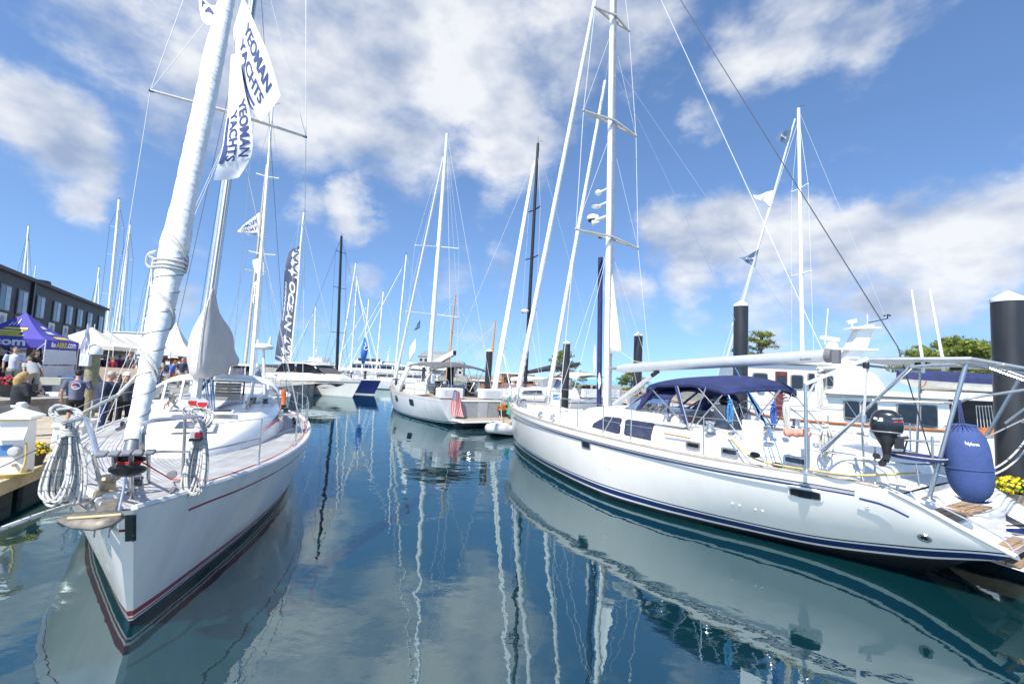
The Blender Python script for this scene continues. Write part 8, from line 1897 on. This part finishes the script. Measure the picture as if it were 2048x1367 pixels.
pennant('pennant', 'small white pennant with marks hanging lowest on the cream mast', [(516, 560), (515, 580), (513, 600), (510, 612)], [(507, 565), (508, 582), (506, 600), (508, 612)], 24.6, FLW, 'YACHTS', FLN, 'white pennants on the yachts astern', .05, (.1, .9, .3, .8))
BLF = pm('cobalt_flag', (.04, .15, .48), .8, var=.12)
o = pennant('pennant', 'cobalt blue pennant with white swirl in front of the far white masts', [(728, 671), (735, 688), (736, 700), (728, 727)], [(729, 672), (724, 690), (722, 702), (724, 728)], 47, BLF, amp=.2)
b = MB(); b.tube([PY(732+3.2*math.cos(t), 696+3.6*math.sin(t), 46.8) for t in [.5*j for j in range(11)]]+[PY(730, 684, 46.8)], .05, 5); b.build('white_swirl', WHT, o)
G2 = 'flags on the forestay of the middle yacht'
pennant('pennant', 'slate blue flag on the forestay of the middle yacht', [(841, 638), (835, 648), (826, 661)], [(840, 655), (833, 659), (826, 662)], 27.5, FLB, 'sail', pm('pale_print', (.5, .55, .6), .7), G2, .1, (.15, .6, .3, .65))
pennant('pennant', 'white flag on the forestay of the middle yacht', [(831, 676), (831, 690), (829, 706), (818, 726)], [(820, 693), (818, 705), (820, 715), (817, 726)], 28.2, FLW, None, None, G2, .1)

# ---------------------------------------------------------------- dark-masted yacht with tan bimini, dinghy, wooden yacht
def bimini_boat():
    base, top = PY(1049, 800, 29), PY(1076, 287, 29); deg = 58
    a = R(deg); ax = Vector((math.sin(a), math.cos(a), 0)); um = 5.4; bow = Vector((base.x, base.y, 0))-ax*um; fr = frame_from(bow, deg, 1); root = thing('sailing_yacht', 'white yacht with tall black mast, black boom and tan bimini beyond the navy-striped bow', 'sailing yacht', tuple(fr.o))
    if fr.n.y > 0: fr.n = -fr.n
    H = simple_hull(fr, root, 13.5, 4.1, 1.35, HM_WB)
    rings = []
    for u, w, z in ((2.6, .4, 1.5), (3.6, .9, 1.75), (6, 1.25, 1.95), (8.6, 1.35, 2.0), (8.8, 1.35, 1.5)): rings.append([fr.p(u, x*w, lerp(1.3, z, q)) for x, q in [(-1.05, 0), (-1, .85), (-.85, 1), (0, 1.05), (.85, 1), (1, .85), (1.05, 0)]])
    cb = loft(rings, closed=False).build('coachroof', WHITE, root, smooth=True)
    for u0, u1 in ((4.4, 5.8), (6.1, 7.8)):
        b = MB(); b.poly([fr.p(u, interp([(3.6, .95), (6, 1.30), (8.6, 1.40)], u)+.01, z) for u, z in ((u0, 1.55), (u1, 1.57), (u1, 1.80), (u0+.2, 1.76))], fr.n*.03); b.build('window', GLASSB, cb)
    base.z = 1.9; m = add_mast(root, fr, base, top, .13, CARBON, (.30, .52, .72), 1.6, H, True, 13.5, None, um, WIREW, .010)
    # twin furled headsails
    for (p, q) in (((984, 790), (1066, 330)), ((990, 788), (1070, 322))):
        A, B_ = PY(*p, 27.4), PY(*q, 29); k = 24; b = MB(); b.tube([lerp(A, B_, i/k) for i in range(k+1)], [lerp(.085, .05, i/k) for i in range(k+1)], 8); b.build('furled_headsail', SAILR, root, smooth=True)
    c0, c1 = PY(1056, 744, 29.1), PY(1160, 727, 31.5); b = MB(); b.tube([c0, lerp(c0, c1, .4)+Vector((0, 0, .04)), c1], [.12, .2, .13], 10); b.build('boom_cover', CANVAS_DARK, root, smooth=True)
    q = PY(1050, 622, 28.8); b = MB(); b.lathe([(.05, -.1), (.24, -.05), (.26, .03), (.18, .10), (.05, .12)], q, 14); b.build('radar_dome', WHITE, m, smooth=True)
    # bimini and hood in tan canvas
    prof = [(8.2, 2.75), (8.7, 3.0), (9.6, 3.08), (10.8, 3.02), (11.5, 2.82)]
    b = MB(); b.grid([[fr.p(u, v*1.5, z-.2*abs(v)**2.2) for v in (-1, -.8, -.4, 0, .4, .8, 1)] for u, z in prof]); b.build('bimini', CANVAS_TAN, root, smooth=True, solid=.03)
    rows = [[fr.p(u, 1.3*math.copysign(abs(math.cos(t))**.6, math.cos(t)), 1.85+h*math.sin(t)**.6) for t in [math.pi*j/10 for j in range(11)]] for u, h in ((6.9, .05), (7.5, .72), (8.2, .8))]
    b = MB(); b.grid(rows[:2]); b.build('spray_hood_window', VINYL, root); b = MB(); b.grid(rows[1:]); b.build('spray_hood', CANVAS_TAN, root, smooth=True, solid=.03)
    for v in (1.45, -1.45):
        for u0, u1 in ((9.8, 8.6), (9.8, 10.6), (9.8, 11.3)): MB().tube([fr.p(u0, v, 1.45), fr.p(u1, v, 2.85)], .016, 5).build('bimini_frame', STEEL, root)
    b = MB(); b.beam(fr.p(8.9, 1.5, 1.7), fr.p(12.2, 1.55, 1.7), .2, .55); b.build('cockpit_coaming', WHITE, root, bevel=.04)
    for sd in (1, -1):
        b = MB(); us = (-.4, 1.2, 3, 5, 7, 9, 11, 12.4)
        for u in us: b.tube([H.edge(u, sd, 0, .05), H.edge(u, sd, .65, .05)], .016, 4)
        for dz in (.65, .33): b.tube([H.edge(u, sd, dz, .05) for u in us], .010, 4)
        b.build('guard_rail', STEEL, root)
    for k, (u, v) in enumerate(((9.4, 1.3), (10.4, 1.2), (11.0, -.4))): MB().box(fr.p(u, v, 2.05), (.35, .4, .3), rot=fr.mat()).build('deck_gear', BLACK, root, bevel=.05)
    # board with a blue logo on the rail
    P = PY(1112, 798, 26.6); b = MB(); b.box(P, (.75, .05, .85)); bd = b.build('rail_board', WHITE, root, bevel=.02)
    b = MB(); b.box(P+Vector((.02, -.035, .14)), (.42, .02, .30)); b.build('blue_logo', pm('sky_blue_print', (.05, .25, .6), .5), bd); b = MB(); b.poly([P+Vector((x, -.05, z)) for x, z in ((-.16, .10), (.2, .2), (.2, .14), (-.16, .05))]); b.build('logo_wave', WHITE, bd)
    # lilac sail cover bag on the foredeck
    b = MB(); b.ball(PY(1047, 806, 26.0), (.22, .2, .25), 10, 8); b.build('mooring_buoy', CANVAS_NAVY, root, smooth=True)
bimini_boat()
def dinghy():
    c = PY(1014, 846, 20.5); fr = frame_from(Vector((c.x-.5, c.y-.9, 0)), 25, 1); root = thing('inflatable_dinghy', 'pale grey inflatable dinghy afloat under the bow of the navy-striped yacht', 'dinghy', tuple(fr.o))
    GR = pm('pale_grey_hypalon', (.60, .60, .61), .55, var=.06)
    b = MB(); b.tube(curve([fr.p(2.7, .62, .22), fr.p(1.6, .64, .22), fr.p(.6, .55, .26), fr.p(.0, .22, .34), fr.p(-.08, 0, .36), fr.p(.0, -.22, .34), fr.p(.6, -.55, .26), fr.p(1.6, -.64, .22), fr.p(2.7, -.62, .22)], 6), .21, 14); b.build('tube', GR, root, smooth=True)
    b = MB(); b.poly([fr.p(2.5, .5, .12), fr.p(2.5, -.5, .12), fr.p(.5, -.4, .14), fr.p(.1, 0, .2), fr.p(.5, .4, .14)], (0, 0, .03)); b.build('floor', pm('dinghy_floor', (.42, .42, .43), .6), root)
    b = MB(); b.box(fr.p(1.5, 0, .40), (.26, 1.1, .05), rot=fr.mat()); b.build('thwart', GR, root, bevel=.01)
    b = MB(); b.box(fr.p(2.5, 0, .25), (.06, .9, .4), rot=fr.mat()); b.build('transom', WHITE2, root, bevel=.01)
    b = MB(); b.tube(curve([fr.p(2.4, .85, .27), fr.p(1.2, .86, .28), fr.p(.3, .66, .34), fr.p(-.27, 0, .42)], 5), .014, 5); b.build('grab_line', ROPEW, root)
dinghy()
line('mooring_rope', 'pale rope from the middle yacht platform to the grey dinghy', 'rope', sag(CF.p(12.2, -1.6, 1.0), PY(1004, 836, 21), .15), ROPEW, .015)
def wooden_yacht():
    fr = frame_from(Vector((-7.5, 39.5, 0)), 78, 1)
    if fr.n.y > 0: fr.n = -fr.n
    root = thing('wooden_yacht', 'varnished wooden yacht with orange deckhouse and two wooden masts behind the middle yacht', 'sailing yacht', tuple(fr.o)); H = simple_hull(fr, root, 17, 4.4, 1.35, hullmat('cream_hull', (.70, .68, .62)), deckmat=TEAKL)
    for u0, u1, w, z0, z1 in ((4.2, 6.4, 1.2, 1.3, 2.0), (6.6, 9.6, 1.45, 1.3, 2.75), (9.8, 11.6, 1.2, 1.3, 1.9)):
        b = MB(); b.box(fr.p((u0+u1)/2, 0, (z0+z1)/2), (u1-u0, 2*w, z1-z0), rot=fr.mat()); dh = b.build('deckhouse', VARN, root, bevel=.04)
        b = MB(); b.box(fr.p((u0+u1)/2, 0, z1+.05), (u1-u0+.3, 2*w+.3, .09), rot=fr.mat()); b.build('roof', WHITE2, root, bevel=.02)
        n = 3
        for k in range(n):
            b = MB(); b.box(fr.p(lerp(u0, u1, (k+.5)/n), w+.01, lerp(z0, z1, .66)), ((u1-u0)/n*.62, .03, (z1-z0)*.34), rot=fr.mat()); b.build('window', GLASS, dh)
    b = MB(); b.tube([H.edge(lerp(-.8, 15.8, i/30), 1, .05, .02) for i in range(31)], .06, 6); b.build('varnished_rail', VARN, root, smooth=True)
    for (pb, pt, u) in (((894, 742), (911, 588), None), ((980, 712), (991, 640), None)):
        base, top = PY(pb[0], pb[1], 41), PY(pt[0], pt[1], 41); base.z = 1.4
        b = MB(); b.tube([base, lerp(base, top, .5), top], [.15, .13, .06], 10); m = b.build('mast', SPRUCE, root, smooth=True)
        c = lerp(base, top, .58); b = MB(); b.beam(c-fr.n*.8, c+fr.n*.8, .07, .05); b.build('spreader', SPRUCE, m)
        rigging('rigging', [[base+Vector((-2.2, 0, 0)), top], [base+Vector((2.4, 0, 0)), top], [base+Vector((-5.5, 0, 0)), lerp(base, top, .92)], [base+Vector((6, 1, 0)), lerp(base, top, .92)]], WIREW, root, r=.012, n=4)
    b = MB(); c = fr.p(12.6, .6, 1.9); b.tube([c+fr.ax*math.cos(t)*.45+Vector((0, 0, math.sin(t)*.45)) for t in [2*math.pi*j/20 for j in range(20)]], .05, 6, closed=True); b.build('steering_wheel', TEAKL, root)
wooden_yacht()
sail_yacht('white sloop between the wooden yacht and the tan bimini, its deck just showing', (1020, 800), (1005, 700), 34, 70, 10, 3.2, r=.05, spread=(), furl=None, boom=SAIL, wr=.008, cabin=True)

# ---------------------------------------------------------------- white trawler yacht behind the right one
FT = Fr(Vector((6.3, 15.9, 0)), Vector((.985, -.17, 0)), Vector((-.17, -.985, 0)))
def trawler():
    fr = FT; root = thing('trawler_yacht', 'white trawler yacht with pilothouse, swept funnel mast and red door behind the navy-striped yacht', 'motor yacht', tuple(fr.o)); L_ = 15.5; beam = 4.2
    fr2 = Fr(fr.p(-1.2, -2.1, 0), fr.ax, fr.n)
    H = Hull(fr2, .9, L_, L_, bs=[(-.9, .05), (.5, .9), (2.5, 1.75), (5, 2.05), (L_, 2.0)], zs=[(-.9, 2.1), (2, 1.85), (5, 1.55), (L_, 1.45)], bw=[(0, .03), (2, 1.2), (5, 1.85), (L_, 1.85)], zw=[(0, 0), (L_, 0)], nt=28, nk=8, flare=.6)
    H.build(hullmat('trawler_hull', (.76, .76, .75), boot=(.03, .03, .06)), root); H.deck(GRP, root, drop=.25, inset=.06)
    for sd in (1, -1):
        b = MB(); b.tube([H.edge(lerp(-.85, L_, i/24), sd, .02, 0) for i in range(25)], .05, 6); b.build('cap_rail', VARN if sd > 0 else TEAKL, root, smooth=True)
    W = 1.72
    P = lambda px, py, v: fr2.hit(px, py, v)
    def ur(px, py, v=W): return fr2.uv(P(px, py, v))[0]
    # lower saloon
    def block(u0, u1, z0, z1, w, nm, sl0=0.0, sl1=0.0, m=WHITE, bev=.03):
        b = MB(); b.add([fr2.p(u, v, z) for v in (w, -w) for u, z in ((u0, z0), (u1, z0), (u1-sl1, z1), (u0+sl0, z1))], [(0, 1, 2, 3), (7, 6, 5, 4), (0, 4, 5, 1), (1, 5, 6, 2), (2, 6, 7, 3), (3, 7, 4, 0)]); return b.build(nm, m, root, bevel=bev)
    u_ph0, u_ph1 = ur(1468, 770), ur(1668, 770)
    zroof = P(1560, 728, W).z
    block(u_ph0+.1, u_ph1, 1.3, zroof, W-.05, 'pilothouse', .35, .5)
    b = MB(); b.poly([fr2.p(u, v, zroof+.02) for u, v in ((u_ph0-.1, W+.12), (u_ph1+.1, W+.12), (u_ph1+.1, -W-.12), (u_ph0-.1, -W-.12))], (0, 0, .10)); b.build('pilothouse_roof', WHITE, root, bevel=.03)
    u_s1 = ur(1905, 830); zs_ = P(1750, 792, W).z
    block(u_ph1-.4, u_s1, 1.2, zs_, W+.02, 'saloon', 0, .1)
    # boat deck overhang with posts
    b = MB(); b.poly([fr2.p(u, v, zs_+.01) for u, v in ((u_ph1-.3, W+.30), (u_s1+4.5, W+.30), (u_s1+4.5, -W-.3), (u_ph1-.3, -W-.3))], (0, 0, .16)); b.build('boat_deck', WHITE, root, bevel=.03)
    for du in (1.4, 3.0, 4.3):
        for sd in (1, -1): b = MB(); b.tube([fr2.p(u_s1+du, sd*(W+.1), 1.3), fr2.p(u_s1+du, sd*(W+.1), zs_+.05)], .05, 8); b.build('deck_post', WHITE, root, smooth=True)
    def win(px0, py0, px1, py1, v, nm='window', mm=GLASS, fm=None):
        a, c = P(px0, py0, v), P(px1, py1, v); ua, uc = fr2.uv(a)[0], fr2.uv(c)[0]; b = MB(); pts = disc_on(fr2.p((ua+uc)/2, v+.012, (a.z+c.z)/2), fr2.n, abs(uc-ua)/2, abs(a.z-c.z)/2, n=28, sq=7); b.poly(pts, fr2.n*.02); f = b.build(nm, fm or pm('window_gasket', (.25, .25, .25), .5), root)
        pts = disc_on(fr2.p((ua+uc)/2, v+.036, (a.z+c.z)/2), fr2.n, abs(uc-ua)/2-.035, abs(a.z-c.z)/2-.035, n=28, sq=7); b = MB(); b.poly(pts, fr2.n*.006); b.build('pane', mm, f)
    v = W-.04
    win(1504, 744, 1536, 775, v); win(1580, 748, 1607, 779, v); win(1614, 745, 1630, 781, v); win(1651, 750, 1667, 774, v)
    win(1686, 800, 1720, 842, W+.03); win(1722, 802, 1756, 845, W+.03); win(1792, 806, 1836, 852, W+.03); win(1838, 808, 1876, 857, W+.03)
    a, c = P(1550, 742, v), P(1574, 838, v); ua, uc = fr2.uv(a)[0], fr2.uv(c)[0]; b = MB(); b.poly([fr2.p(u, v+.012, z) for u, z in ((ua, c.z), (uc, c.z), (uc, a.z), (ua, a.z))], fr2.n*.03); dr = b.build('door', pm('mahogany_door', (.16, .03, .015), .35, var=.25, coat=.3), root)
    b = MB(); b.poly([fr2.p(u, v+.044, z) for u, z in ((ua+.05, lerp(c.z, a.z, .62)), (uc-.05, lerp(c.z, a.z, .62)), (uc-.05, lerp(c.z, a.z, .92)), (ua+.05, lerp(c.z, a.z, .92)))], fr2.n*.006); b.build('door_pane', GLASS, dr)
    # life ring bracket lamp etc. on the side
    for px, py, r_ in ((1448, 800, .14), (1522, 782, .1)):
        q = P(px, py, v+.05); b = MB(); b.tube([q+fr2.ax*math.cos(t)*r_+Vector((0, 0, math.sin(t)*r_*(1 if r_ > .12 else .35))) for t in [2*math.pi*j/20 for j in range(20)]], .03, 6, closed=True); b.build('vent_ring', pm('grey_ring', (.45, .46, .47), .4), root, smooth=True)
    # grab rails along the house
    for (p, q) in (((1500, 808), (1690, 815)), ((1640, 778), (1800, 786)), ((1640, 792), (1960, 800))):
        b = MB(); b.tube([P(*p, W+.08), P(*q, W+.08)], .014, 6); b.build('hand_rail', STEEL, root)
    # swept mast / funnel
    f0, f1, f2_, f3 = P(1672, 735, .3), P(1712, 735, .3), P(1751, 648, .3), P(1728, 650, .3)
    b = MB(); b.poly([f0, P(1700, 700, .3), P(1718, 664, .3), f3, f2_, P(1738, 690, .3), f1], -fr2.n*.6); fm_ = b.build('swept_mast', WHITE, root, bevel=.05)
    p, q = P(1697, 657, .2), P(1752, 657, .2); b = MB(); b.beam(p, q, .7, .07); b.build('mast_platform', WHITE, fm_, bevel=.02)
    p, q = P(1666, 698, .2), P(1748, 700, .2); b = MB(); b.beam(p, q, .6, .06); b.build('mast_platform', WHITE, fm_, bevel=.02)
    b = MB(); b.beam(P(1694, 645, 0), P(1712, 641, 0), .16, .14); b.tube([P(1704, 655, 0), P(1704, 644, 0)], .04, 6); b.build('radar_scanner', WHITE2, fm_, bevel=.02)
    b = MB(); b.beam(P(1641, 674, 0), P(1678, 680, 0), .16, .13); b.lathe([(.22, 0), (.18, .2), (.1, .3)], P(1664, 692, 0)-Vector((0, 0, .12)), 12); b.build('radar_scanner', WHITE2, root, bevel=.02)
    b = MB(); b.tube([P(1736, 645, 0), P(1774, 637, 0)], .018, 5); b.build('wind_vane_arm', BLACK, fm_); b = MB(); q = P(1775, 632, 0); b.tube([q-Vector((0, 0, .1)), q+Vector((0, 0, .08))], .02, 5); [b.ball(q+Vector((math.cos(t)*.09, math.sin(t)*.09, .03)), .035, 8, 6) for t in (0, 2.1, 4.2)]; b.build('wind_vane', BLACK, fm_)
    for px0, py0, px1, py1 in ((1647, 725, 1656, 617), (1735, 648, 1735, 628)): b = MB(); b.tube([P(px0, py0, -.3), P(px1, py1, -.3)], .018, 5); b.build('aerial', ALUW, root)
    b = MB(); b.poly([P(*q, W-.1) for q in ((1662, 797), (1662, 742), (1684, 731), (1728, 734), (1756, 752), (1772, 775), (1797, 797))], -fr2.n*2.6); b.build('flybridge_fairing', WHITE, root, bevel=.06)
    # orange varnished bulwark stripe aft, deck chairs
    b = MB(); b.poly([fr2.p(u, W+.36, z) for u, z in ((u_s1+.4, 1.42), (u_s1+4.5, 1.40), (u_s1+4.5, 1.66), (u_s1+.4, 1.68))], fr2.n*.03); b.build('varnished_bulwark', pm('orange_varnish', (.55, .17, .02), .3, coat=.4), root)
    b = MB()
    for k in range(6): b.tube([P(1952+6*k, 810, W-.2), P(1958+7*k, 880, W-.2)], .012, 5)
    b.tube([P(1952, 812, W-.2), P(1984, 812, W-.2)], .014, 5); b.build('folding_chair', ALU, root)
    b = MB(); b.poly([fr2.p(u_s1+.5, -W, 1.3), fr2.p(u_s1+4.5, -W, 1.3), fr2.p(u_s1+4.5, -W, zs_), fr2.p(u_s1+.5, -W, zs_)]); b.build('far_enclosure', pm('dark_screen', (.04, .045, .05), .5, var=.3), root)
    return fr2, P, zs_, u_s1, W
T2, TP, TZ, TU, TW = trawler()
def tender():
    a, c = TP(1785, 760, .2), TP(2075, 776, .2); ua, uc = T2.uv(a)[0], T2.uv(c)[0]; L_ = uc-ua; z0 = TZ+.20; root = thing('tender', 'white tender under a navy cover on the trawler boat deck', 'tender', tuple(T2.p(ua, .2, z0)))
    rings = []; cov = []
    for s_ in [i/14 for i in range(15)]:
        w = interp([(0, .06), (.15, .45), (.4, .72), (.8, .75), (1, .68)], s_); zt = z0+interp([(0, .62), (.3, .55), (1, .5)], s_); zk = z0+interp([(0, .35), (.15, .12), (.4, .0), (1, .0)], s_)
        u = lerp(ua, uc, s_); rings.append([T2.p(u, .5+v*w, lerp(zk, zt, q)) for v, q in ((1, 1), (.97, .7), (.75, .3), (0, 0), (-.75, .3), (-.97, .7), (-1, 1))])
        cov.append([T2.p(u, .5+v*(w+.03), zt+h) for v, h in ((1, -.16), (1.0, .02), (.6, .16), (0, .24), (-.6, .16), (-1, .02), (-1, -.16))])
    loft(rings, closed=False).build('hull', pm('tender_cream', (.66, .64, .56), .35), root, smooth=True)
    loft(cov, closed=False).build('cover', CANVAS_NAVY, root, smooth=True)
    for s_ in (.2, .6): b = MB(); b.tube([p+(p-T2.p(lerp(ua, uc, s_), .5, z0+.3)).normalized()*.01 for p in rings[int(s_*14)]], .012, 4); b.build('cradle_strap', RED if s_ == .2 else ROPEBL, root)
    b = MB(); b.beam(T2.p(lerp(ua, uc, .1), 1.0, z0+.02), T2.p(uc, 1.0, z0+.02), .08, .1); b.build('cradle', ALU, root)
tender()
SB = sail_yacht('white yacht behind the trawler, its tall mast carrying flags on the forestay', (1606, 740), (1597, 217), 24, 80, 14, 4.2, 1.3, r=.115, spread=(.10, .43, .72), sw=1.35, um=5.0, furl=None, boom=None, wr=.010, wmat=WIREW)
def stay_flags():
    p, q = PY(1448, 735, 23.4), PY(1590, 238, 24); b = MB(); k = 24; b.tube([lerp(p, q, i/k) for i in range(k+1)], [lerp(.075, .045, i/k) for i in range(k+1)], 8); o = b.build('furled_headsail', pm('grey_sail_roll', (.55, .57, .60), .7, var=.08), SB[0], smooth=True)
    G = 'flags on the forestay of the yacht behind the trawler'
    pr = pm('pale_print', (.5, .55, .6), .7)
    pennant('pennant', 'slate flag highest on the stay beside the single white mast', [(1583, 258), (1572, 262), (1562, 262), (1554, 276)], [(1575, 295), (1566, 285), (1560, 282), (1556, 284)], 23.9, FLB, 'sail', pr, G, .1, (.2, .7, .35, .6))
    pennant('pennant', 'white flag in the middle of the stay beside the single white mast', [(1548, 380), (1532, 384), (1520, 390), (1509, 388)], [(1540, 414), (1530, 402), (1520, 402), (1511, 398)], 23.7, FLW, None, None, G, .12)
    pennant('pennant', 'slate flag lowest on the stay beside the single white mast', [(1518, 498), (1505, 505), (1492, 512), (1480, 514)], [(1510, 534), (1500, 528), (1490, 524), (1481, 517)], 23.6, FLB, 'sail', pr, G, .1, (.15, .7, .4, .65))
    pennant('pennant', 'small white flag low on the stay just left of the tall black piling', [(1470, 641), (1466, 644), (1463, 650)], [(1470, 650), (1466, 650), (1464, 651)], 23.4, FLW, None, None, G, .03)
stay_flags()
